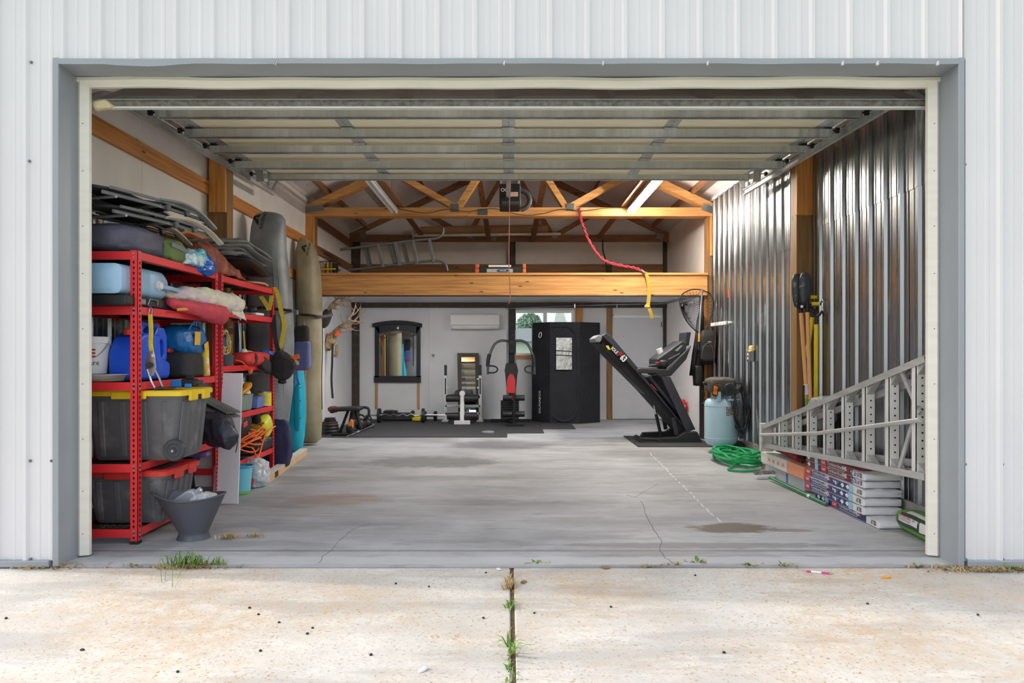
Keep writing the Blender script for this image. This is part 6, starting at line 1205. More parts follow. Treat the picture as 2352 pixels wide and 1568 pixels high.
b = B().prism(z4([(790, 615), (845, 570), (862, 572), (815, 622)]), .004, (0, 9.862, 0)); b.build('display', 'bin_sage', tm)
B().cyl(W(1340 + 588 / 3.733, 640 + 1000 / 3.733, 10.1), W(1340 + 625 / 3.733, 640 + 1168 / 3.733, 10.1), .014, n=10).build('gas_strut_rod', 'chrome', tm, smooth=True); B().cyl(W(1340 + 622 / 3.733, 640 + 1160 / 3.733, 10.1), W(1340 + 665 / 3.733, 640 + 1345 / 3.733, 10.1), .024, n=10).build('gas_strut_body', 'tread_dark', tm, smooth=True)
for dy in (0, .12): B().beam(W(1340 + 470 / 3.733, 640 + 1372 / 3.733, Yn + dy), W(1340 + 650 / 3.733, 640 + 1380 / 3.733, Yn + dy), .05, .035, (0, 0, 1)).build('foot_bar', 'tread_dark', tm, bevel=.005)
for a_, b__ in ((455, 1362), (497, 1385)): B().lathe([(0, -.03), (.04, -.03), (.04, .03), (0, .03)], W(1340 + a_ / 3.733, 640 + b__ / 3.733 - 0, Yn) + V((0, 0, 0)), 14, Matrix.Rotation(PI / 2, 3, 'X')).build('transport_wheel', 'tread_dark', tm, smooth=True)
B().beam(W(1340 + 530 / 3.733, 640 + 830 / 3.733, 10.1), W(1340 + 855 / 3.733, 640 + 1220 / 3.733, 10.1), .5, .05, (1, 0, 1)).build('motor_hood', 'tread_body', tm, bevel=.01)
al = math.atan2(-(695 - 585), 345 - 235) ; ud = V((math.cos(al), 0, math.sin(al))); vd = V((-math.sin(al), 0, math.cos(al)))
text('SOLE', 'white_plastic', tm, W(1340 + 232 / 3.733, 640 + 597 / 3.733, Yn - .002), ud, vd, .045, .12, .003, bold=.03); text('F', 'print_red', tm, W(1340 + 287 / 3.733, 640 + 655 / 3.733, Yn - .002), ud, vd, .075, .045, .003, bold=.04); text('63', 'white_plastic', tm, W(1340 + 309 / 3.733, 640 + 680 / 3.733, Yn - .002), ud, vd, .085, .085, .003, bold=.04)
b = B().prism(z4([(190, 573), (215, 572), (232, 610), (212, 605)]), .004, (0, Yn, 0)); b.build('caution_label', 'can_yellow', tm)
b = B().prism(z4([(570, 898), (585, 905), (635, 962), (618, 950)]), .004, (0, Yn, 0)); b.build('rail_label', 'bag_red', tm)
tag(B().lathe([(.0, 0), (.045, 0), (.045, .16), (0, .16)], W(1340 + 680 / 3.733, 640 + 685 / 3.733, 10.2) , 18, Matrix.Rotation(-.35, 3, 'Y')).build('towel_roll', 'white_plastic', smooth=True), 'white rolled towel standing on the treadmill console', 'towel')
fn_ = T('grip_trainer', 'black hand gripper with red trim on the treadmill rail', 'hand tool', W(1510, 838, 9.85)); B().cyl(W(1490, 840, 9.83), W(1520, 836, 9.83), .016, n=8).build('handle', 'black_plastic', fn_, smooth=True); B().blob(W(1524, 834, 9.83), (.12, .1, .1), .7, .7).build('head', 'black_plastic', fn_, smooth=2); B().lathe([(.03, 0), (.03, .02)], W(1510, 834, 9.83), 10).build('trim', 'bag_red', fn_)
# ======================= RIGHT SIDE =======================
# landing net hung on the post
ln = T('landing_net', 'black fishing net with silver handle hung on the loft post', 'landing net', W(1600, 760, 10.05)); Yn_ = 10.06
z4w = lambda a, b, Y: W(1340 + a / 3.733, 640 + b / 3.733, Y)
hoop = spl([z4w(1015, 95, Yn_), z4w(930, 92, Yn_), z4w(850, 130, Yn_), z4w(822, 190, Yn_ - .02), z4w(845, 280, Yn_ - .04), z4w(890, 370, Yn_ - .04), z4w(960, 445, Yn_ - .03), z4w(1010, 470, Yn_), z4w(1055, 420, Yn_), z4w(1100, 310, Yn_), z4w(1115, 200, Yn_), z4w(1085, 125, Yn_)], 6)[:-1] + [z4w(1085, 125, Yn_)]
mt('net_black', (24, 24, 24), .7)
B().tube(hoop, .009, 7, closed=True).build('hoop', 'net_black', ln, smooth=True)
B().cyl(z4w(1018, 95, Yn_ - .03), z4w(994, 470, Yn_ - .05), .014, n=10).build('handle', 'zinc', ln, smooth=True); B().cyl(z4w(994, 470, Yn_ - .05), z4w(991, 540, Yn_ - .05), .016, n=10).build('grip', 'amber', ln, smooth=True); B().cyl(z4w(991, 540, Yn_ - .05), z4w(988, 605, Yn_ - .05), .02, n=10).build('end_grip', 'black_plastic', ln, smooth=True)
cN = sum(hoop, V()) / len(hoop); N_ = len(hoop); rgs = []
for k in range(9):
    t = k / 8; sag = V((-.13 * t, .16 * math.sin(t * PI / 2), .14 * t * t - .02)); rgs.append([h.lerp(cN + sag, .92 * t ** 1.1) + V((0, .22 * math.sin(t * PI / 2), 0)) for h in hoop])
b = B(); stp = 2
for i in range(0, N_, stp):
    for s_ in (1, -1):
        b.tube([rgs[k][(i + s_ * k * stp // 2 * 1) % N_] for k in range(9)], .0022, 3)
tag(b.build('netting', 'net_black', ln), kind='stuff')
# backpack, coat
bp = T('backpack', 'black backpack hanging on the loft post', 'backpack', W(1632, 832, 10.0)); Yb2 = 10.02; mt('pack_black', (28, 28, 30), .7, var=.2, bump=.15)
B().blob(W(1625, 797, Yb2), (.23, .2, .5), .45, .45, .006, 8, 3).build('body', 'pack_black', bp, smooth=2); B().blob(W(1625, 812, Yb2 - .1), (.2, .1, .24), .4, .4).build('front_pocket', 'pack_black', bp, smooth=2); B().tube([W(1626 + 14 * math.cos(a), 824 - 36 * math.sin(a) if a < PI else 824, Yb2 - .152) for a in [PI * i / 12 for i in range(13)]], .006, 6).build('piping', 'dark_grey_plastic', bp, smooth=True)
B().tube(spl([W(1625, 760, Yb2), W(1632, 748, Yb2), W(1639, 760, Yb2)], 5), .01, 6).build('grab_loop', 'pack_black', bp); B().obox(W(1630, 785, Yb2 - .1), (.055, .01, .02)).build('badge', 'grey_plastic', bp, bevel=.003)
ct = T('rain_coat', 'long black coat hanging behind the landing net handle', 'coat', W(1600, 880, 10.15)); mt('coat_black', (24, 24, 26), .75, var=.2, bump=.2, bscale=10); Yc2 = 10.17
for rows, n_ in (([(1606, 1614, 715), (1600, 1616, 735), (1595, 1617, 780), (1588, 1618, 820), (1592, 1616, 885)], 'body'), ([(1602, 1610, 730), (1594, 1606, 780), (1586, 1598, 830), (1582, 1593, 862)], 'sleeve')):
    rg = [[V(((PX(a, Yc2) + PX(c, Yc2)) / 2 + (PX(c, Yc2) - PX(a, Yc2)) / 2 * math.cos(t), Yc2 - (.03 if n_ == 'sleeve' else 0) + .05 * math.sin(t), PZ(y, Yc2))) for t in [2 * PI * j / 14 for j in range(14)]] for a, c, y in rows]; B().loft(rg).build(n_, 'coat_black', ct, smooth=2)
wd_ = T('wader_boots', 'black rubber wader boot hanging below the coat', 'boots', W(1603, 885, 10.1)); B().blob(W(1603, 862, 10.08), (.13, .14, .3), .5, .6, .006, 8).build('boot', 'black_plastic', wd_, smooth=2)
tag(B().blob(W(1605, 960, 11.8), (.2, .3, .45), .7, .7, .02, 8, 4, floor=.002).build('paper_sack', 'clear_film', smooth=2), 'white sack standing against the side wall behind the treadmill', 'sack')
random.seed(3)
tag(B().tube(spl([W(1568 + random.uniform(-8, 8), 945 + random.uniform(-18, 18), 11.6 + random.uniform(-.1, .1)) for i in range(26)], 3), .01, 5).build('rope_tangle', 'cable_yellow', smooth=True), 'tangled yellow rope hanging behind the treadmill upright', 'rope'); tag(B().blob(W(1564, 935, 11.65), (.17, .16, .2), .7, .7, .03, 10, 2).build('red_bag', 'bag_red', smooth=2), 'small red bag behind the treadmill upright', 'bag')
tag(B().cyl(W(1553, 848, 12.9), W(1549, 915, 12.9), .012, n=8).build('green_pole', mt('pole_green', (40, 110, 70), .5), smooth=True), 'green pole leaning on the wall behind the treadmill console', 'pole')
sbx = T('breaker_switch', 'grey switch box with yellow notice on the side wall', 'switch box', W(1582, 825, 12.0)); B().obox((XR + .04, 12.0, PZ(828, 12.0)), (.06, .1, .16)).build('box', 'grey_plastic', sbx, bevel=.006); B().obox((XR + .005, 12.0, PZ(822, 12)), (.012, .05, .06)).build('notice', 'can_yellow', sbx)
# fishing rods
rk = T('rod_rack', 'white fishing rod rack on the ribbed steel wall', 'rod rack', W(1668, 741, 9.6)); B().box(XR - .06, XR - .02, 9.25, 10.05, PZ(743, 9.6) - .01, PZ(743, 9.6) + .015).build('bar', 'white_plastic', rk, bevel=.004)
for i in range(6): B().obox((XR - .07, 9.32 + i * .13, PZ(743, 9.6)), (.05, .02, .05)).build('clip', 'white_plastic', rk, bevel=.004)
mt('rod_black', (36, 34, 34), .4); mt('rod_brown', (96, 54, 40), .4); mt('cork', (190, 140, 96), .8)
for i, l in enumerate(('fishing rod with orange tip, first from the doorway in the rack', 'fishing rod second from the doorway in the rack', 'fishing rod third from the doorway in the rack', 'fishing rod next to the backpack in the rack', 'fishing rod in the rack corner by the post')):
    Y = 9.3 + i * .17; t = T('fishing_rod', l, 'fishing rod', (XR - .1, Y, .25), 'racked fishing rods'); B().cyl((XR - .13, Y, .35), (XR - .05, Y, 2.15 + .12 * (i % 3)), .008, .003, 6).build('blank', ('rod_black', 'rod_brown')[i % 2], t, smooth=True); B().cyl((XR - .14, Y, .28), (XR - .13, Y, .5), .014, n=8).build('lower_grip', 'cork', t, smooth=True); B().cyl((XR - .125, Y, .62), (XR - .12, Y, .85), .013, n=8).build('fore_grip', 'cork' if i % 2 else 'rod_black', t, smooth=True)
    B().lathe([(0, -.03), (.03, -.03), (.035, 0), (.03, .03), (0, .03)], (XR - .17, Y, .58), 10, Matrix.Rotation(PI / 2, 3, 'Y')).build('reel', 'black_metal', t, smooth=True); B().tube([(XR - .2, Y, .58), (XR - .2, Y - .05, .56), (XR - .24, Y - .05, .56)], .005, 5).build('reel_handle', 'zinc', t)
    if i == 0: B().cyl((XR - .055, Y, 2.05), (XR - .05, Y, 2.16), .008, n=6).build('tip', 'blaze', t)
ob2 = T('wall_outlet', 'steel outlet box with yellow foam on the ribbed wall', 'outlet', (XR - .03, 8.3, 1.2)); Yo = XR * F / (1728 - CX) - .05; B().obox((XR - .045, Yo, PZ(818, Yo)), (.06, .1, .13)).build('box', 'zinc', ob2, bevel=.005); B().blob((XR - .03, Yo, PZ(802, Yo)), (.05, .1, .08), .8, .8, .01, 20).build('foam', mt('spray_foam', (214, 184, 110), .8, bump=.4), ob2, smooth=2)
for dz in (-.025, .025): B().obox((XR - .077, Yo - .01, PZ(818, Yo) + dz), (.006, .035, .03)).build('socket', 'white_plastic', ob2)
# ---- compressor ----
cm = T('air_compressor', 'pale blue upright air compressor with black motor', 'air compressor', (PX(1660, 8.85), 8.85, 0)); cc = V((PX(1656, 8.85), 8.85, 0)); mt('tank_blue', (172, 202, 218), .35, var=.05, scale=3)
R0 = .207; B().lathe([(0, .09), (.1, .092), (.17, .11), (R0 - .004, .15), (R0, .19), (R0, .62), (R0 - .006, .66), (.17, .70), (.1, .72), (0, .722)], cc, 40).build('tank', 'tank_blue', cm, smooth=True)
for z in (.2, .615): B().tube([cc + V((R0 * math.cos(a), R0 * math.sin(a), z)) for a in [2 * PI * i / 40 for i in range(40)]], .004, 5, closed=True).build('weld_seam', 'tank_blue', cm, smooth=True)
for a in (3.9, 5.0): B().obox(cc + V((.17 * math.cos(a), .17 * math.sin(a), .06)), (.05, .012, .12), (0, 0, a)).build('leg', 'tank_blue', cm, bevel=.004)
wc = cc + V((.19, -.1, .085)); B().lathe([(0, -.025), (.03, -.03), (.03, -.02), (.058, -.018), (.06, -.024), (.085, -.024), (.085, .024), (.06, .024), (0, .02)], wc, 28, Matrix.Rotation(PI / 2 , 3, 'X')).build('wheel', 'black_plastic', cm, smooth=True); B().lathe([(.016, 0), (.01, .012)], wc + V((0, -.03, 0)), 10, Matrix.Rotation(PI / 2, 3, 'X')).build('hub_cap', 'zinc', cm, smooth=True)
B().obox(cc + V((-.08, -.17, .74)), (.04, .05, .12)).build('pump_bracket', 'tank_blue', cm, bevel=.004)
mt('dusty_black', (70, 66, 62), .75, rgb2=(130, 120, 108), thr=(.5, .72), scale=9); mt('motor_dark', (44, 48, 54), .55, var=.2)
B().blob(cc + V((-.02, -.03, .88)), (.36, .3, .2), .5, .5, .004, 9).build('shroud', 'dusty_black', cm, smooth=2); B().lathe([(0, 0), (.075, 0), (.08, .02), (.08, .12), (0, .12)], cc + V((.045, -.24, .83)), 24, Matrix.Rotation(-PI / 2, 3, 'X')).build('motor', 'motor_dark', cm, smooth=True)
for i in range(5): B().obox(cc + V((.045, -.243, .79 + i * .02)), (.09 - abs(i - 2) * .014, .004, .006)).build('grille_slot', 'black_plastic', cm)
B().lathe([(0, 0), (.02, 0), (.024, .02), (.024, .05), (.014, .06)], cc + V((-.19, -.05, .9)), 12, Matrix.Rotation(-PI / 2, 3, 'Y')).build('air_filter', 'black_plastic', cm, smooth=True); B().prism([(-.04, -.06), (.03, -.08), (.05, .06), (-.02, .09)], .02, cc + V((-.14, -.19, .82))).build('guard', 'black_plastic', cm, bevel=.006); B().prism([(-.03, -.045), (.02, -.06), (.035, .045), (-.015, .065)], .004, cc + V((-.14, -.212, .82))).build('guard_label', 'shell_orange', cm)
text('135', 'print_black', cm, cc + V((-.165, -.213, .80)), (1, 0, .1), (0, 0, 1), .035, .055, .004)
B().tube(spl([cc + V((.02, -.2, .70)), cc + V((.1, -.21, .70)), cc + V((.2, -.1, .69))], 4), .014, 8).build('manifold', 'tank_blue', cm, smooth=True)
for dx, r in ((.09, .02), (.13, .026), (.17, .02)): B().lathe([(0, 0), (r, 0), (r, .02), (0, .02)], cc + V((dx, -.19, .76)), 14, Matrix.Rotation(PI / 2, 3, 'X')).build('gauge', 'chrome', cm, smooth=True)
def tank_label(a0, a1, z0, z1, m_):
    b = B(); n_ = 8; vs = []
    for i in range(n_ + 1):
        a = a0 + (a1 - a0) * i / n_
        for z in (z0, z1): vs.append(cc + V(((R0 + .0015) * math.cos(a), (R0 + .0015) * math.sin(a), z)))
    return b.add(vs, [(2 * i, 2 * i + 2, 2 * i + 3, 2 * i + 1) for i in range(n_)]).build('label', m_, cm)
mt('label_grey', (110, 104, 104), .5, rgb2=(200, 196, 190), thr=(.52, .56), scale=40, stretch=(1, 1, 3)); tank_label(-PI / 2 + .0, -PI / 2 + .5, .50, .61, 'label_grey'); tank_label(-PI / 2 + .54, -PI / 2 + 1.0, .51, .61, 'label_grey'); tank_label(-PI / 2 - .02, -PI / 2 + .5, .605, .615, 'shell_orange')
tag(B().lathe([(0, 0), (.05, 0), (.05, .05), (.03, .07), (.0, .075)], cc + V((-.1, -.24, 0)), 14).build('trailer_hitch_ball', 'chrome', smooth=True), 'chrome ball hitch on the floor by the compressor leg', 'hitch ball')
random.seed(9); hp = []
for i in range(60):
    a = i * .68; hp.append(cc + V((.27 + .075 * math.cos(a * .5 + i * .1), -.1 + .04 * math.sin(i * 1.7), .58 + (.3 + random.uniform(-.05, .04)) * math.sin(a))) if False else cc + V((.165 + .075 * math.cos(a) + random.uniform(-.02, .02) + .03 * (math.sin(a) < 0), -.2 + random.uniform(-.06, .06), .58 + (.31 + random.uniform(-.07, .03)) * math.sin(a))))
hs = T('air_hose', 'black air hose coiled over the compressor manifold', 'hose', cc + V((.23, -.1, .3))); B().tube(spl(hp, 3), .0085, 6).build('coils', 'black_plastic', hs, smooth=True); B().cyl(cc + V((.26, -.2, .5)), cc + V((.265, -.2, .44)), .012, n=8).build('coupler', 'brass', hs, smooth=True)
# ---- green garden hose ----
mt('hose_green', (26, 160, 92), .38, var=.12, scale=20); random.seed(21); P = []
hc = V((PX(1692, 8.1), 8.1, .0))
for i in range(150):
    a = i * .42; k = i / 150; P.append(hc + V(((.22 + .04 * math.sin(i * .31)) * math.cos(a) + .04 * math.sin(i * .13), (.42 + .1 * math.sin(i * .23)) * math.sin(a) + .03 * math.cos(i * .2), .016 + .125 * k * (1 if i % 9 else .6) + .012 * math.sin(i * .9) ** 2)))
P += [hc + V((.0, -.3, .1)), hc + V((-.2, -.45, .02)), hc + V((-.3, -.62, .016)), hc + V((-.18, -.72, .016)), hc + V((.02, -.68, .016))]
tag(B().tube(spl(P, 2), .013, 6).build('garden_hose', 'hose_green', smooth=True), 'bright green garden hose coiled on the slab', 'hose')
# ---- digging tools ----
Yd = 6.62; mt('ash_wood', (226, 168, 112), .55, var=.12, scale=4, stretch=(8, 8, .6)); mt('grip_green', (104, 172, 46), .5); mt('blade_grey', (74, 76, 80), .5, .4, rgb2=(150, 146, 138), thr=(.6, .72), scale=14)
ph = T('post_hole_digger', 'wooden handled post hole digger with grey blades up and green grips', 'digger', W(1860, 985, Yd)); zW = lambda a, b, Y=Yd: W(1540 + a / 3.4075, 620 + b / 3.4075, Y)
for a0, a1, Y in (((1022, 335), (1082, 1180), Yd + .02), ((1072, 330), (1100, 1190), Yd - .03)):
    p0, p1 = zW(*a0, Y), zW(*a1, Y); B().cyl(p0, p0 + (p0 - p1).normalized() * .14, .021, .016, 10).build('ferrule', 'black_metal', ph, smooth=True); p1b = p0.lerp(p1, .79); B().cyl(p0, p1b, .019, n=10).build('handle', 'ash_wood', ph, smooth=True); B().cyl(p1b, p1 + (p1 - p0).normalized() * .2, .021, n=10).build('grip', 'grip_green', ph, smooth=True)
B().cyl(zW(1058, 895, Yd - .02), zW(1064, 975, Yd - .02), .0215, n=10).build('sticker', 'white_plastic', ph, smooth=True)
for o, Y in (((1000, 160), Yd + .04), ((1060, 150), Yd - .03)):
    c = zW(*o, Y); rg = []
    for z, w, k in ((-.16, .03, .01), (-.1, .05, .03), (.0, .062, .035), (.1, .062, .035), (.15, .045, .03), (.165, .02, .02)): rg.append([c + V((w * math.sin(t), -k * math.cos(t) + .02, z)) for t in (-1.3, -.8, -.3, .3, .8, 1.3)] + [c + V((w * .93 * math.sin(t), -k * math.cos(t) + .026, z)) for t in (1.3, .8, .3, -.3, -.8, -1.3)])
    B().loft(rg).build('blade', 'blade_grey', ph, smooth=2)
B().obox(zW(1040, 280), (.14, .03, .05)).build('hinge_plate', 'black_metal', ph, bevel=.008); B().cyl(zW(1028, 285, Yd - .06), zW(1028, 285, Yd + .04), .014, n=8).build('pivot_bolt', 'zinc', ph)
for k, (xa, ya, xb, yb, l) in enumerate(((1142, 425, 1138, 1005, 'yellow shafted shovel with a D-shaped handle at the steel wall'), (1112, 370, 1065, 680, 'short yellow handled tool behind the post hole digger'))):
    Y = Yd + .02 + .1 * k; t = T('garden_shovel', l, 'shovel', zW(xb, yb + 150, Y), 'shovels at the steel wall'); p0, p1 = zW(xa, ya, Y), zW(xb, yb, Y); B().cyl(p0, p1, .02, n=10).build('shaft', 'can_yellow', t, smooth=True); q0 = p0 + (p0 - p1).normalized() * .07; B().cyl(p0, q0, .017, n=8).build('neck', 'black_plastic', t, smooth=True)
    gz = q0 + V((0, 0, .0)); B().tube(spl([gz, gz + V((-.055, 0, .06)), gz + V((-.06, 0, .12)), gz + V((0, 0, .135)), gz + V((.06, 0, .12)), gz + V((.055, 0, .06)), gz], 4), .012, 8).build('d_handle', 'black_plastic', t, smooth=True); B().cyl(gz + V((-.05, 0, .13)), gz + V((.03, 0, .13)), .017, n=8).build('hand_grip', 'can_yellow', t, smooth=True)
    B().cyl(p1, V((p1.x, Y, .32)), .017, n=8).build('socket', 'black_plastic', t, smooth=True); B().prism([(-.09, .34), (.09, .34), (.1, .12), (.05, .02), (0, .0), (-.05, .02), (-.1, .12)], .008, (p1.x, Y, .004)).build('blade', 'blade_grey', t, bevel=.002)
tag(B().cyl(zW(1042, 900, Yd - .06), V((zW(1012, 1145, Yd).x, Yd - .06, .004)), .01, n=8).build('pry_bar', 'black_metal', smooth=True), 'thin black pry bar leaning beside the green grips', 'pry bar')
hk = T('tool_hook', 'chrome double hook fixed on the ribbed wall above the yellow shovel', 'hook', zW(1205, 270, Yd)); B().tube(spl([zW(1190, 230, Yd), zW(1190, 310, Yd), zW(1225, 320, Yd), zW(1225, 240, Yd)], 4), .009, 7).build('hook', 'chrome', hk, smooth=True); B().obox(zW(1200, 250, Yd + .02), (.06, .06, .02)).build('mount_plate', 'zinc', hk)
tag(B().blob(W(1888, 950, 6.35), (.17, .3, .3), .6, .6, .015, 9, 5).build('feed_sack', 'grey_film', smooth=2), 'grey dusty sack slumped against the steel wall behind the ladder', 'sack'); tag(B().box(PX(1880, 6.3), PX(1915, 6.3), 6.25, 6.33, .01, PZ(960, 6.3)).build('black_crate', 'black_plastic', bevel=.01), 'black crate under the grey sack behind the ladder', 'crate')
# ---- aluminium stepladder on its side ----
ld = T('stepladder', 'aluminium stepladder lying on its side along the steel wall', 'ladder', (2.75, 5.9, .26)); mt('alu', (200, 200, 198), .42, .5, var=.12, scale=6, stretch=(1, .5, 4)); mt('alu_step', (226, 225, 220), .5, .2, var=.06); Xa, Xb = 2.69, 2.78
up_ = lambda Y: .535 + (7.22 - Y) * (1.263 - .535) / (7.22 - 4.48); lo_ = lambda Y: .30 + (7.22 - Y) * (.470 - .30) / (7.22 - 4.48); Ye2 = 4.42
for f_, n_ in ((up_, 'rail'), (lo_, 'rail')):
    a, c = V((Xa, 7.25, f_(7.25))), V((Xa, Ye2, f_(Ye2))); b = B().beam(a + V((.045, 0, 0)), c + V((.045, 0, 0)), .09, .006); s2 = -1 if f_ is up_ else 1
    b.beam(a + V((0.002, 0, s2 * .022)), c + V((0.002, 0, s2 * .022)), .005, .045); b.beam(a + V((.088, 0, s2 * .022)), c + V((.088, 0, s2 * .022)), .005, .045); b.build(n_, 'alu', ld)
for i in range(9):
    Y = 6.77 - .3215 * i + (.0 if i else 0)
    if Y < Ye2: continue
    st_ = B().box(Xa + .008, Xb - .006, Y, Y + .006, lo_(Y) + .004, up_(Y) - .004).box(Xa + .008, Xa + .012, Y, Y + .05, lo_(Y) + .004, up_(Y) - .004).box(Xb - .01, Xb - .006, Y, Y + .05, lo_(Y) + .004, up_(Y) - .004).build('step', 'alu_step', ld)
    d_ = B(); nh = int((up_(Y) - lo_(Y)) / .052)
    for j in range(nh): d_.lathe([(.0065, 0), (.0065, .002), (0, .002)], (Xa + .05, Y, lo_(Y) + .04 + j * .052), 8, Matrix.Rotation(PI / 2, 3, 'X'))
    tag(d_.build('tread_holes', 'black_plastic', st_), kind='stuff')
    if i >= 2:
        for f_, s2 in ((lo_, 1), (up_, -1)):
            z = f_(Y); B().add([V((Xa + .02, Y - .0, z + s2 * .1)), V((Xa + .02, Y - .13, f_(Y - .13) + s2 * .01)), V((Xa + .02, Y, z + s2 * .01)), V((Xa + .07, Y, z + s2 * .1)), V((Xa + .07, Y - .13, f_(Y - .13) + s2 * .01)), V((Xa + .07, Y, z + s2 * .01))], [(0, 1, 2), (3, 5, 4), (0, 3, 4, 1)]).build('gusset', 'alu', ld)
B().box(Xa - .02, Xb + .02, 7.22, 7.27, .25, .55).build('top_cap', 'alu_step', ld, bevel=.006); B().prism([(0, 0), (.06, .15), (0, .3)], .004, (Xa - .022, 7.21, .25), (0, -1, 0), (0, 0, 1)).build('cap_bracket', 'alu', ld)
B().tube([V((Xa - .025, 7.2, .43)), V((Xa - .025, 5.9, .60)), V((Xa - .025, Ye2, .862))], .017, 10).build('spreader_tube', 'alu', ld, smooth=True)
for f0, f1 in ((.0, 1.0),):
    B().beam((Xb + .04, 7.1, .34), (Xb + .04, 4.6, lo_(4.6) + .08), .03, .05).build('rear_rail', 'alu', ld); B().beam((Xb + .04, 7.1, .48), (Xb + .04, 4.6, up_(4.6) - .1), .03, .05).build('rear_rail', 'alu', ld)
B().beam((Xa + .02, 4.75, lo_(4.75) + .01), (Xa + .02, 4.52, up_(4.52) - .3), .03, .012, (1, 0, 0)).build('leg_brace', 'alu', ld); B().beam((Xa + .02, 4.72, up_(4.72) - .02), (Xa + .02, 4.5, .9), .03, .012, (1, 0, 0)).build('leg_brace', 'alu', ld)
# ---- long boxes under the ladder ----
mt('box_white', (214, 212, 206), .6, var=.05); mt('box_orange', (226, 150, 112), .6, var=.05); mt('box_grey', (178, 182, 184), .5, var=.08)
bxa = T('flooring_box', 'long white and orange carton under the ladder, the upper one', 'carton', (2.9, 6.85, .12), 'long cartons'); B().box(2.735, 2.885, 6.72, 7.40, .115, .235).build('carton', 'box_white', bxa, bevel=.005); B().box(2.735, 2.885, 6.33, 6.718, .115, .235).build('printed_end', 'box_orange', bxa, bevel=.005)
for i in range(4): B().box(2.7335, 2.735, 6.78 + i * .12, 6.83 + i * .12, .16, .19).build('printed_mark', 'box_orange', bxa)
for i, s in enumerate(('W20',)): text(s, 'box_orange', bxa, (2.734, 7.36, .19), (0, -1, 0), (0, 0, 1), .03, .07, .001)
bxb = T('flooring_box', 'long grey carton on the slab beneath the orange and white one', 'carton', (2.92, 6.85, 0), 'long cartons'); B().box(2.75, 2.885, 6.35, 7.3, .002, .112).build('carton', 'box_grey', bxb, bevel=.005); B().box(2.7485, 2.75, 6.72, 6.76, .01, .105).build('printed_mark', 'ikea_blue', bxb); 
mt('cardboard', (168, 140, 108), .85, var=.1)
g4 = [gp(1748, 1084), gp(1776, 1072), gp(1884, 1108), gp(1876, 1132)]
for i in range(5):
    a0, a1 = g4[0].lerp(g4[1], i / 5 + .01), g4[0].lerp(g4[1], (i + 1) / 5 - .015); c0_, c1 = g4[3].lerp(g4[2], i / 5 + .01), g4[3].lerp(g4[2], (i + 1) / 5 - .015)
    up = V((0, 0, .006 + .004 * i)); tag(B().add([a0, a1, c1, c0_, a0 + up, a1 + up, c1 + up, c0_ + up], [(0, 3, 2, 1), (4, 5, 6, 7), (0, 1, 5, 4), (1, 2, 6, 5), (2, 3, 7, 6), (3, 0, 4, 7)]).build('floor_plank', 'cardboard'), 'thin brown plank on the slab by the cartons, ' + ('first', 'second', 'third', 'fourth', 'fifth')[i] + ' from the broom', 'plank', 'thin planks by the cartons')['kind'] = 'thing'
br = T('push_broom', 'green handled brush lying on the slab', 'broom', gp(1830, 1130)); a, c = gp(1768, 1104) + V((0, 0, .035)), gp(1897, 1162) + V((0, 0, .016)); mt('handle_green', (30, 128, 74), .35); B().cyl(a, c, .015, n=10).build('handle', 'handle_green', br, smooth=True); B().cyl(c, c + (c - a).normalized() * .01, .0155, n=10).build('end_cap', 'brass', br); B().cyl(a.lerp(c, .72), a.lerp(c, .755), .0154, n=10).build('sticker', 'white_plastic', br, smooth=True)
hd0, hd1 = gp(1735, 1100) + V((0, 0, .03)), gp(1785, 1098) + V((0, 0, .03)); B().beam(hd0, hd1, .06, .03).build('brush_block', 'white_plastic', br, bevel=.008); b = B()
for i in range(40):
    for j in range(4): p = hd0.lerp(hd1, i / 39) + V((0, -.02 + j * .014, .01)); b.tube([p, p + V((random.uniform(-.02, .02), random.uniform(-.0, .04), .035))], .0025, 3)
tag(b.build('bristles', 'label_grey', br), kind='stuff')
um = T('folded_umbrella', 'dark red folded umbrella on the carton under the ladder', 'umbrella', (2.9, 6.7, .24)); B().tube([V((2.85, 7.2, .27)), V((2.84, 6.9, .275)), V((2.83, 6.62, .28))], [.015, .035, .04], 10).build('canopy', mt('wine', (150, 28, 44), .6, bump=.3), um, smooth=True); B().cyl((2.83, 6.62, .28), (2.82, 6.45, .27), .012, n=8).build('handle', 'black_plastic', um)
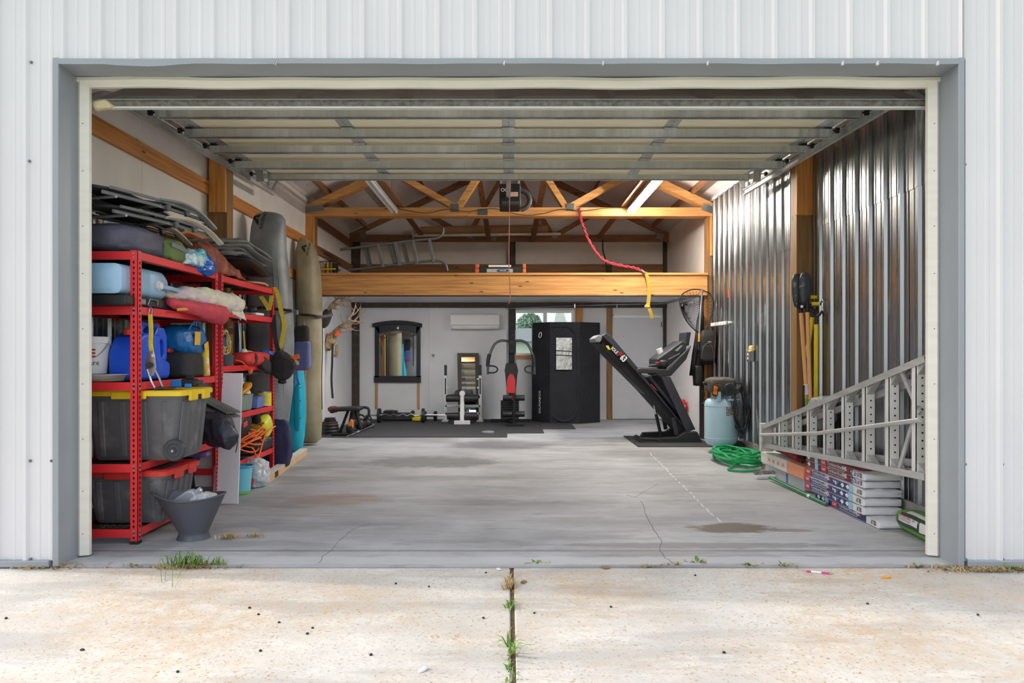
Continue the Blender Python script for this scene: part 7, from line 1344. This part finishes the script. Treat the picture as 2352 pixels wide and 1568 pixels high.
# ---- shingle bundles ----
mt('navy_print', (34, 48, 110), .4, var=.06); mt('maroon_print', (104, 30, 44), .4, var=.06); mt('wrap_white', (222, 222, 224), .4, var=.05, scale=7, bump=.35, bscale=14); mt('sky_print', (150, 204, 230), .4); mt('red_print', (200, 40, 44), .4); mt('label_blue', (40, 54, 116), .4, rgb2=(210, 216, 226), thr=(.5, .54), scale=50); mt('wrap_red', (184, 50, 50), .5, rgb2=(214, 206, 206), thr=(.62, .68), scale=8)
names = ('topmost', 'second', 'third', 'fourth', 'fifth', 'bottom')
hts = .0622; random.seed(4)
for i in range(6):
    k = 5 - i; z0 = .004 + k * hts; ns = i < 2; dx = (.0, .012, -.012, -.028, -.035, -.01)[i]; dy = (.10, .12, .08, .06, .04, -.12)[i]; x0, x1 = 2.73 + dx, 3.02 + min(0, dx); y0, y1 = 5.14 + dy, 6.16 + dy
    t = T('shingle_bundle', f"{names[i]} shingle bundle of the stack, {'maroon' if ns else 'navy'} printed wrapper", 'shingles', ((x0 + x1) / 2, (y0 + y1) / 2, z0), 'stacked shingle bundles'); h = hts - .004
    nx_, ny_ = 6, 12
    def surf(u, v):
        edge = min(u, 1 - u) * min(v, 1 - v); return .006 * mnoise.noise(V((u * 5, v * 7, i * 3.1))) - .008 * (1 - min(1, edge * 60))
    rg = []; nx_ = 10; ny_ = 20
    for j in range(-2, ny_ + 3):
        v = min(1, max(0, j / ny_)); y = y0 + (y1 - y0) * v; k_ = 1.0
        if j in (-1, ny_ + 1): k_ = .86; y += -.006 if j < 0 else .006
        if j in (-2, ny_ + 2): k_ = .5; y += -.010 if j < 0 else .010
        zc_ = z0 + h / 2; xc_ = (x0 + x1) / 2; wr_ = .005 * mnoise.noise(V((v * 9, i, 2)))
        lo = [V((x0 + (x1 - x0) * a / nx_, y, z0)) for a in range(nx_ + 1)]; hi = [V((x0 + (x1 - x0) * a / nx_, y, z0 + h + surf(a / nx_, v))) for a in range(nx_, -1, -1)]
        ri_ = [V((x1 + .006 * mnoise.noise(V((v * 12, q_ * 3, i))), y, z0 + h * q_)) for q_ in (.33, .66)]; le_ = [V((x0, y, z0 + h * q_)) for q_ in (.66, .33)]
        ring_ = lo + ri_ + hi + le_
        if k_ != 1: ring_ = [V((xc_ + (p.x - xc_) * (1 - (1 - k_) * .12), p.y + .006 * mnoise.noise(V((p.x * 14, p.z * 30, i * 2))), zc_ + (p.z - zc_) * k_)) for p in ring_]
        rg.append(ring_)
    B().loft(rg).build('wrapped_bundle', 'wrap_white', t, smooth=True)
    fx = x0 - .0015; band = lambda ya, yb, za, zb, m_, n_='print_panel': B().box(fx - .0012, fx, min(ya, yb), max(ya, yb), z0 + za * h, z0 + zb * h).build(n_, m_, t)
    pr = 'maroon_print' if ns else 'navy_print'; yn = y0 + .17; band(yn, y1, .06, .98, pr)
    fx -= .0013; F_ = lambda y, zf: V((fx - .0012, y, z0 + zf * h))
    flip = ns or i == 5
    ylogo = y1 - (.30 if flip else .01)
    band(ylogo - .10, ylogo, .15, .97, 'red_print'); text('GAF', 'white_plastic', t, F_(ylogo - .018, .42), (0, -1, 0), (0, 0, 1), .02, .064, .002, bold=.02)
    text('Timberline', 'white_plastic', t, F_(ylogo - .12, .48), (0, -1, 0), (0, 0, 1), .030, .26, .001); text('NS' if ns else 'HD', 'white_plastic', t, F_(ylogo - .385, .48), (0, -1, 0), (0, 0, 1), .030, .07, .001, bold=.04)
    band(ylogo - .50 + .02, ylogo - .47 + .02, .45, .75, 'red_print')
    B().box(fx - .001, fx, ylogo - .42, ylogo - .13, z0 + .24 * h, z0 + .30 * h).build('small_print', 'white_plastic', t)
    yd = (y1 - .06) if flip else (yn + .16)
    for q_ in range(2 if not ns else 1):
        yy = yd - q_ * .085; B().add([V((fx - .001, yy, z0 + .2 * h)), V((fx - .001, yy - .032, z0 + .55 * h)), V((fx - .001, yy, z0 + .9 * h)), V((fx - .001, yy + .032, z0 + .55 * h))], [(0, 1, 2, 3)]).build('diamond_mark', 'white_plastic', t)
    if flip: band(ylogo + .06, ylogo + .12, .06, .98, 'sky_print')
    else: band(yn - .004, yn + .055, .06, .98, 'sky_print')
    if not flip or ns: B().box(fx - .001, fx, ylogo - .61, ylogo - .52, z0 + .25 * h, z0 + .8 * h).build('small_print', 'label_blue', t)
    B().box(x0 - .002, x0 - .0008, y0 + .03, y0 + .1, z0 + .2 * h, z0 + .8 * h).build('barcode_label', 'label_grey', t)
    if i == 0: B().box(x0 + .012, x1 - .03, y0 + .1, y1 - .02, z0 + h + .005, z0 + h + .007).build('top_print', 'wrap_red', t); B().add([V((x0 + .12, y0 - .006, z0 + .03)), V((x0 + .23, y0 - .006, z0 + .02)), V((x0 + .21, y0 - .006, z0 + .005)), V((x0 + .15, y0 - .006, z0 + .012))], [(0, 1, 2, 3)]).build('tear', 'black_plastic', t)
# ---- concrete mix bag ----
cg = T('concrete_mix_bag', 'green bag of fast setting concrete mix lying by the door jamb', 'bag', (2.83, 4.78, 0)); mt('bag_green', (92, 150, 58), .5, var=.1, bump=.15, bscale=14); mt('bag_dark', (50, 62, 44), .5, var=.1)
ua = (gp(2140, 1252) - gp(2062, 1195)); ua.normalize(); ub = V((-ua.y, ua.x, 0)); 
if ub.y < 0: ub = -ub
oc = V((2.92, 4.79, 0)); lu = V((-.08, -1, 0)).normalized(); lv = V((1, -.08, 0)).normalized(); LB, WB, HB = .56, .18, .16
def bagpt(u, v, out=0):
    """u along the bag -1..1, v round the girth 0..1"""
    a = 2 * PI * v; ca, sa = math.cos(a), math.sin(a); k = (1 - abs(u) ** 5) ** .5 if abs(u) < 1 else 0; k = .12 + .88 * k
    p = oc + lu * u * LB / 2 + lv * (WB / 2 + out) * math.copysign(abs(ca) ** .6, ca) * (.55 + .45 * k) + V((0, 0, HB / 2 + .002 + (HB / 2 + out) * math.copysign(abs(sa) ** .7, sa) * k)); p.z = max(.002, p.z + .006 * mnoise.noise(p * 9)); return p
def patch(u0, u1, v0, v1, out, nu=14, nv=10):
    vs = [bagpt(u0 + (u1 - u0) * i / nu, v0 + (v1 - v0) * j / nv, out) for i in range(nu + 1) for j in range(nv + 1)]
    return B().add(vs, [(i * (nv + 1) + j, i * (nv + 1) + j + 1, (i + 1) * (nv + 1) + j + 1, (i + 1) * (nv + 1) + j) for i in range(nu) for j in range(nv)])
B().loft([[bagpt(-1 + 2 * i / 24, j / 28) for j in range(28)] for i in range(25)]).build('sack', 'bag_green', cg, smooth=2)
patch(-.75, .95, .46, .54, .002).build('printed_panel', 'bag_dark', cg, smooth=2); patch(-.6, .8, .36, .42, .002).build('printed_panel', 'bag_dark', cg, smooth=2); patch(-.65, .3, .425, .50, .004).build('name_panel', 'wrap_white', cg, smooth=2); patch(-.4, .7, .28, .35, .003).build('name_panel', 'wrap_white', cg, smooth=2); patch(.4, .75, .42, .52, .004).build('name_panel', 'wrap_white', cg, smooth=2)
up_v = (bagpt(-.2, .43, .006) - bagpt(-.2, .49, .006)).normalized(); 
text('FAST SETTING', 'print_red', cg, bagpt(-.6, .455, .009), lu, up_v, .02, .17, .004, bold=.02); text('CONCRETE MIX', 'print_black', cg, bagpt(-.6, .49, .009), lu, up_v, .015, .17, .004); text('50', 'print_black', cg, bagpt(.1, .46, .009), lu, up_v, .022, .035, .004)
# ======================= LOFT ITEMS =======================
ZD = zb1 + .036
bc = T('book_crate', 'black wire crate of books at the loft edge', 'crate', (PX(756, 10.6), 10.6, ZD)); x0, x1 = PX(735, 10.6), PX(778, 10.6); b = B()
for z in (ZD + .004, ZD + .1, ZD + .2):
    b.tube([V((x0, 10.42, z)), V((x1, 10.42, z)), V((x1, 10.72, z)), V((x0, 10.72, z))], .005, 5, closed=True)
for i in range(7):
    X = x0 + (x1 - x0) * i / 6; b.tube([V((X, 10.42, ZD + .004)), V((X, 10.42, ZD + .2))], .004, 5); b.tube([V((X, 10.42, ZD + .006)), V((X, 10.72, ZD + .006))], .004, 5)
b.build('wire_frame', 'black_metal', bc); B().box(x0, x1, 10.41, 10.416, ZD + .075, ZD + .095).build('band', 'can_yellow', bc)
random.seed(2)
for i in range(8):
    X = x0 + .014 + i * (x1 - x0 - .03) / 8; m_ = ('cap_white', 'box_white', 'cap_white', 'bag_red', 'can_yellow', 'bin_sage', 'cardboard', 'print_black')[i]; t = T('book', ('first', 'second', 'third', 'fourth', 'fifth', 'sixth', 'seventh', 'eighth')[i] + ' book in the loft crate counted from the tan kayak', 'book', (X, 10.55, ZD), 'books in the loft crate'); h = .19 + random.uniform(-.02, .02)
    B().box(X, X + .028, 10.44, 10.66, ZD + .012, ZD + h).build('cover', m_, t, bevel=.002); B().box(X + .003, X + .025, 10.445, 10.662, ZD + .015, ZD + h + .001).build('pages', 'cap_white', t)
# pool style loft ladder
ll = T('loft_ladder', 'grey tubular ladder with curved hand rails lying in the loft', 'ladder', W(905, 612, 10.9)); Yl = 10.9; mt('ladder_grey', (128, 134, 138), .4, .5, var=.08)
for Y, dx, dy in ((Yl, 0, 0), (Yl + .42, 0, 0)):
    pw = lambda x, y: V((PX(x, Yl), Y, PZ(y, Yl)))
    if Y == Yl:
        B().tube(spl([pw(784, 573), pw(790, 572), pw(880, 561), pw(960, 551), pw(998, 548), pw(1012, 542), pw(1018, 533), pw(1018, 523)], 6), .021, 10).build('rail', 'ladder_grey', ll, smooth=True); B().tube(spl([pw(800, 621), pw(870, 612), pw(940, 604), pw(990, 599), pw(1012, 600), pw(1024, 608), pw(1028, 622)], 6), .021, 10).build('rail', 'ladder_grey', ll, smooth=True)
for xa, ya, xb, yb, Y, w in ((868, 560, 880, 614, Yl, 9), (908, 557, 918, 611, Yl, 10), (949, 552, 958, 608, Yl, 9), (986, 549, 996, 603, Yl, 9), (841, 569, 850, 613, Yl + .2, 9), (897, 562, 909, 606, Yl + .2, 12), (926, 560, 937, 604, Yl + .2, 9)):
    B().beam(W(xa, ya, Y), W(xb, yb, Y), w * Y / F * .75, .2 if Y > Yl else .06, (0, 1, 0)).build('step', 'ladder_grey', ll, bevel=.004)
B().tube(spl([W(947, 532, Yl + .3), W(948, 545, Yl + .3), W(949, 552, Yl + .2)], 4), .018, 8).build('rear_rail', 'ladder_grey', ll, smooth=True)
mt('fibre_orange', (206, 104, 66), .5)
pk = T('extension_plank', 'black and white extension plank with orange end caps on the loft edge', 'plank', (PX(1150, 10.5), 10.5, ZD)); Yp2 = 10.205
B().box(PX(1098, Yp2), PX(1202, Yp2), Yp2, Yp2 + .3, ZD + .0, ZD + .10).build('deck', 'black_plastic', pk, bevel=.01)
for a, c in ((1091, 1100), (1200, 1208)):
    for z in (0, .07): B().box(PX(a, Yp2), PX(c, Yp2), Yp2 - .01, Yp2 + .31, ZD + z, ZD + z + .066).build('end_cap', 'fibre_orange', pk, bevel=.008)
B().box(PX(1122, Yp2), PX(1174, Yp2), Yp2 - .004, Yp2, ZD + .088, ZD + .118).build('top_label', 'white_plastic', pk); B().box(PX(1118, Yp2), PX(1178, Yp2), Yp2 - .006, Yp2, ZD + .008, ZD + .06).build('brand_label', 'box_grey', pk)
o = V((PX(1155, Yp2), Yp2 - .008, ZD + .033)); B().add([o + V((-.1, 0, 0)), o + V((-.06, 0, -.02)), o + V((.06, 0, -.02)), o + V((.1, 0, 0)), o + V((.06, 0, .02)), o + V((-.06, 0, .02))], [(0, 1, 2, 3, 4, 5)]).build('lozenge', 'navy_print', pk); text('WERNER', 'white_plastic', pk, o + V((-.055, -.001, -.011)), (1, 0, 0), (0, 0, 1), .022, .11, .0005)
tag(B().cyl(W(966, 531, 12.8), W(1258, 526, 12.8), .085, n=18).build('carpet_tube', mt('kraft', (158, 124, 84), .7, var=.06), smooth=True), 'thick brown cardboard tube resting on the rear truss', 'tube'); tag(B().cyl(W(948, 541, 12.72), W(1288, 537, 12.72), .026, n=12).build('plastic_pipe', 'cap_white', smooth=True), 'thin white plastic pipe under the cardboard tube', 'pipe')
for xa, xb, h, Y, m_, n_, l, cat in ((880, 960, .035, 10.9, 'box_white', 'foam_sheet', 'pale foam sheet under the loft ladder', 'sheet'), (962, 1000, .06, 11.0, 'black_plastic', 'tool_case', 'small black case behind the loft ladder foot', 'case'), (905, 945, .07, 11.4, 'ikea_blue', 'blue_case', 'dark blue case under the loft ladder steps', 'case'), (1265, 1330, .02, 10.7, 'cardboard', 'flat_carton', 'flat carton on the loft beside the orange capped plank', 'carton')):
    tag(B().box(PX(xa, Y), PX(xb, Y), Y, Y + .25, ZD + .0, ZD + h).build(n_, m_, bevel=.005), l, cat)
mt('rope_red', (150, 34, 50), .8)
rp = spl([W(1331, 478, 10.17), W(1334, 500, 10.16), W(1340, 520, 10.17), W(1352, 550, 10.3), W(1372, 582, 10.32), W(1395, 601, 10.32), W(1430, 610, 10.3), W(1462, 616, 10.2), W(1478, 624, 10.15)], 8); b = B()
for ph_ in (0, PI): b.tube([p + V((.012 * math.cos(i * .9 + ph_), 0, .012 * math.sin(i * .9 + ph_))) for i, p in enumerate(rp)], .013, 6)
rt_ = T('tow_rope', 'red braided tow rope looped from the truss to the loft edge', 'rope', W(1400, 620, 10.3)); b.build('braid', 'rope_red', rt_, smooth=True); B().cyl(W(1474, 621, 10.15), W(1482, 627, 10.14), .016, n=8).build('hook', 'zinc', rt_, smooth=True)
ty2 = T('loft_strap', 'yellow strap knotted at its end hanging off the loft beam', 'strap', W(1490, 690, 10.12)); mt('strap_olive', (178, 150, 52), .7, var=.1); Yz = 10.14
B().ribbon(spl([W(1481, 624, Yz), W(1488, 640, Yz), W(1491, 670, Yz), W(1489, 695, Yz), W(1487, 704, Yz)], 5), .055, (1, 0, 0), .004).ribbon(spl([W(1487, 702, Yz), W(1494, 715, Yz - .01), W(1498, 731, Yz)], 4), .05, (1, 0, .2), .004).build('webbing', 'strap_olive', ty2); B().blob(W(1487, 704, Yz), (.08, .04, .05), .8, .8, .006, 20).build('knot', 'strap_olive', ty2, smooth=2)
tag(B().tube(spl([W(1384, 550, 12.99), W(1385, 575, 12.9), W(1391, 598, 12.7), W(1393, 622, 12.6)], 4), .012, 6).build('power_cable', 'black_plastic', smooth=True), 'black cable hanging from the rear truss into the loft', 'cable')
cd_ = T('steel_conduit', 'steel conduit running along the rear wall over window and door', 'conduit', W(1350, 703, 13.1)); B().tube(spl([W(1162, 709, 13.12), W(1260, 704, 13.1), W(1420, 699, 13.1), W(1520, 697, 13.1), W(1545, 692, 12.6), W(1612, 676, 10.6)], 4), .012, 8).build('pipe', 'zinc', cd_, smooth=True)
for x in (1320, 1417): B().box(PX(x, 13.1) - .01, PX(x, 13.1) + .01, 13.08, 13.16, PZ(707, 13.1), PZ(698, 13.1)).build('clip', 'zinc', cd_)
# bird nest foam at the door corner
tag(B().blob(W(228, 242, 4.42), (.17, .06, .05), .7, .8, .012, 22, 3).build('foam_scrap', mt('foam_cream', (214, 200, 162), .9, bump=.5), smooth=2), 'torn cream foam scrap stuck at the door corner', 'foam')
# ======================= OUTSIDE: window view, weeds, litter =======================
mt('siding', (224, 226, 228), .7, var=.03); mt('shingle_grey', (120, 124, 128), .85, var=.12, scale=20)
hs_ = T('neighbour_house', 'pale house with a grey roof seen through the rear window', 'house', (3.2, 33, 0))
B().box(0.2, 7.5, 30, 38, -.3, 1.85).build('wall', 'siding', hs_); B().loft([[V((x, 29.6, 1.78)), V((x, 34, 2.50)), V((x, 38.4, 1.78))] for x in (-.2, 7.9)]).build('roof', 'shingle_grey', hs_)
B().prism([(1.75, 1.8), (2.75, 1.8), (2.2, 3.6)], -.15, (0, 29.4, 0)).build('gable', 'siding', hs_); B().box(.5, .95, 29.95, 30.01, -.2, .85).build('window', 'box_grey', hs_)
def leafy(t, c, r, n_, s, m_):
    b = B(); random.seed(int(c[0] * 7) + n_)
    for i in range(n_):
        d_ = V((random.gauss(0, 1), random.gauss(0, 1), random.gauss(0, 1))).normalized() * (random.random() ** .45); p = V(c) + V((d_.x * r[0], d_.y * r[1], d_.z * r[2])); e = Euler((random.uniform(0, 6), random.uniform(0, 6), random.uniform(0, 6))).to_matrix(); q_ = [e @ V(v) * s for v in ((-.5, 0, 0), (0, .25, .06), (.5, 0, 0), (0, -.25, .06))]; b.add([p + v for v in q_], [(0, 1, 2, 3)])
    return tag(b.build('foliage', m_, t), kind='stuff')
mt('leaf_hazed', (128, 156, 136), .7, var=.35, scale=2); mt('leaf_b', (120, 150, 70), .7, var=.35, scale=2); mt('bark', (96, 78, 60), .9, var=.3)  # tree leaf colour is paled to imitate distance haze
tr1 = T('garden_tree', 'round green tree seen through the rear window', 'tree', (1.2, 44, 0)); leafy(tr1, (1.35, 44, 3.0), (.85, .8, .8), 2600, .24, 'leaf_hazed'); B().tube([(1.35, 44, -.2), (1.4, 44, 1.2), (1.35, 44, 2.6)], [.15, .12, .06], 8).build('trunk', 'bark', tr1)
# ---- weeds at the slab joint ----
mt('grass_green', (96, 140, 56), .7, rgb2=(140, 160, 80), thr=(.4, .7), scale=4); mt('straw', (196, 170, 120), .8, rgb2=(150, 120, 80), thr=(.4, .7), scale=9)
def blades(parent, c, n_, L_, spread, m_, name, up=.6, seed=0, w=.005):
    random.seed(seed); b = B()
    for i in range(n_):
        a = random.uniform(0, 2 * PI); l = L_ * random.uniform(.5, 1.1); o = V(c) + V((random.gauss(0, spread[0]), random.gauss(0, spread[1]), 0)); d_ = V((math.cos(a), math.sin(a), 0)); u_ = up * random.uniform(.5, 1.3); mid = o + d_ * l * .35 + V((0, 0, l * u_)); e = o + d_ * l * .85 + V((0, 0, l * u_ * random.uniform(.3, 1.3))); e.z = max(e.z, .004); mid.z = max(mid.z, .004); sd2 = V((-d_.y, d_.x, 0)) * w * random.uniform(.6, 1.2); o.z = c[2]
        b.add([o - sd2, o + sd2, mid + sd2 * .8, mid - sd2 * .8, e], [(0, 1, 2, 3), (3, 2, 4)])
    return tag(b.build(name, m_, parent), kind='stuff')
g0 = lambda x, y, z=-.012: V((PX(x, GY(y)), GY(y), z))
t = T('weed_clump', 'large tuft of green weeds at the slab joint near the red shelving', 'weeds', g0(440, 1296)); blades(t, g0(428, 1297), 80, .085, (.07, .012), 'grass_green', 'green_blades', .9, 1); blades(t, g0(490, 1296), 40, .06, (.05, .01), 'grass_green', 'green_blades', .7, 2); blades(t, g0(435, 1300), 110, .08, (.12, .012), 'straw', 'dry_blades', .25, 3)
P = [g0(398, 1296) + V((0, 0, .01)), g0(396, 1310) + V((0, 0, .06)), g0(388, 1345)]; b = B()
for xa, xm, ym, xe, ye in ((402, 397, 1303, 396, 1345), (392, 384, 1304, 379, 1330), (370, 368, 1306, 372, 1336), (410, 424, 1304, 408, 1326)): b.ribbon(spl([g0(xa, 1297), g0(xm, ym) + V((0, 0, .045)), g0(xe, ye) + V((0, 0, .008))], 5), .0035, (1, 0, 0), .001)
b.build('long_blades', 'grass_green', t)
for i, (x, y, s_, l) in enumerate(((310, 1297, .5, 'small weed at the joint beside the steel jamb, near the shelving'), (1235, 1292, .7, 'broad leafed weed at the slab joint near the middle'), (1545, 1295, .7, 'weed at the slab joint below the floor crack'), (1490, 1298, .35, 'tiny weed at the joint just before the floor crack'), (1605, 1290, .8, 'upright weed at the joint below the brown floor stain'), (1720, 1296, .8, 'leafy weed at the joint below the shingles'), (1800, 1297, .6, 'low green weed at the joint near the pen'), (2110, 1298, .6, 'pale weed at the joint beside the far jamb'))):
    t = T('weed', l, 'weed', g0(x, y), 'weeds along the slab joint'); b = B(); random.seed(i + 30)
    for k in range(9):
        a = random.uniform(0, 2 * PI); d_ = V((math.cos(a), math.sin(a) * .5, random.uniform(.1, .7))).normalized(); o = g0(x, y); L_ = .07 * s_ * random.uniform(.6, 1.2); sd2 = d_.cross(V((0, 0, 1))).normalized() * .016 * s_; m2 = o + d_ * L_ * .6; b.add([o, m2 + sd2, o + d_ * L_, m2 - sd2], [(0, 1, 2, 3)])
    b.build('leaves', 'grass_green', t); blades(t, g0(x, y), 14, .05 * s_ + .02, (.04, .006), 'straw', 'dry_blades', .3, i)
for i, (y, n_, L_, m_, l) in enumerate(((1343, 60, .07, 'straw', 'brown dried weed in the driveway joint, the one nearest the slab'), (1390, 20, .06, 'grass_green', 'sprig of green weed in the driveway joint'), (1490, 22, .1, 'grass_green', 'long bladed weed in the lower driveway joint'), (1545, 12, .06, 'grass_green', 'green weed in the driveway joint at the picture edge'))):
    t = T('joint_weed', l, 'weed', g0(1171, y), 'weeds in the driveway joint'); blades(t, g0(1171, y), n_, L_, (.012, .05), m_, 'blades', .5, i + 60)
def litter(x0, x1, y0, y1, n_, seed): 
    random.seed(seed); return [g0(random.uniform(x0, x1), random.uniform(y0, y1)) for _ in range(n_)]
ds = T('dried_grass', 'strip of dead grass along the wall base beside the far jamb', 'dry grass', g0(2270, 1306)); blades(ds, g0(2280, 1305), 260, .11, (.16, .02), 'straw', 'dry_blades', .15, 71); blades(ds, g0(2330, 1303), 40, .09, (.05, .02), 'grass_green', 'green_blades', .3, 72)
ds = T('dried_grass', 'curl of dead grass at the wall base beside the near jamb', 'dry grass', g0(110, 1300)); blades(ds, g0(105, 1300), 70, .12, (.12, .012), 'straw', 'dry_blades', .15, 73)
for x, y, n_, l in ((525, 1237, 60, 'larger clump of dry straw on the slab near the coal bucket'), (583, 1233, 26, 'smaller wisp of dry straw on the slab near the coal bucket')):
    t = T('straw_clump', l, 'straw', g0(x, y, 0), 'straw clumps'); blades(t, g0(x, y, .003), n_, .07, (.03, .02), 'straw', 'strands', .45, n_)
mt('pebble', (52, 50, 48), .8, var=.3); mt('leaf_brown', (150, 112, 72), .8)
random.seed(15)
for i, (x, y) in enumerate([(188, 1487), (14, 1415), (594, 1406), (641, 1424), (718, 1437), (706, 1450), (598, 1489), (408, 1537), (573, 1391), (909, 1336), (1110, 1414), (1228, 1403), (852, 1498), (1403, 1389), (1663, 1493), (2246, 1407), (1597, 1317), (1993, 1382), (1116, 1311), (985, 1343)]):
    w_ = ('largest of the pebbles, below the near jamb', 'at the picture edge below the near jamb', 'upper one of the five below the primed planks', 'second of the five below the primed planks', 'third of the five below the primed planks', 'fourth of the five below the primed planks', 'lowest of the five below the primed planks', 'lowest one below the coal bucket', 'lone one just above the five', 'in the shade before the joint', 'beside the joint on the shelving side', 'beside the joint on the treadmill side', 'lowest one before the joint', 'in the sun under the sauna tent', 'below the brown floor stain', 'in the sun below the far jamb', 'in the shade below the floor crack', 'at the shadow edge below the shingles', 'nearest the slab beside the joint', 'in the shade under the weight bench')[i]
    t = B().blob(g0(x, y) + V((0, 0, .003)), (.02 if i == 0 else .010, .012, .008), .9, .9, .002, 60, i, nu=8, nv=6, rot=(0, 0, i))
    tag(t.build('pebble', 'pebble', smooth=True), 'dark pebble on the driveway, ' + w_, 'pebble', 'pebbles on the driveway')
pn = T('pen', 'pink and white ballpoint pen on the driveway', 'pen', g0(1884, 1311)); a, c = g0(1853, 1309) + V((0, 0, .006)), g0(1914, 1315) + V((0, 0, .006)); mt('pink', (214, 60, 150), .4); L = lambda k: a.lerp(c, k)
B().cyl(L(0), L(.16), .006, n=8).build('button_end', 'pink', pn, smooth=True); B().cyl(L(.16), L(.55), .006, n=8).build('barrel', 'white_plastic', pn, smooth=True); B().cyl(L(.55), L(.84), .0065, n=8).build('grip', 'pink', pn, smooth=True); B().cyl(L(.84), L(1), .005, .001, 8).build('tip', 'zinc', pn, smooth=True)
for i, (x, y, l, m_) in enumerate(((1392, 1301, 'curled brown leaf at the joint', 'leaf_brown'), (1203, 1333, 'small tan leaf beside the driveway joint', 'leaf_brown'), (1145, 1304, 'white paper scrap beside the driveway joint', 'cap_white'), (2036, 1322, 'black and amber wasp shell on the driveway', 'amber'), (972, 1533, 'white pebble on the sunlit driveway', 'cap_white'))):
    tag(B().blob(g0(x, y) + V((0, 0, .006)), (.05, .022, .01), .9, .9, .004, 50, i, nu=10, nv=6, rot=(0, .1, i)).build(('dry_leaf', 'dry_leaf', 'paper_scrap', 'wasp_shell', 'white_stone')[i], m_, smooth=True), l, ('leaf', 'leaf', 'paper', 'insect', 'pebble')[i])
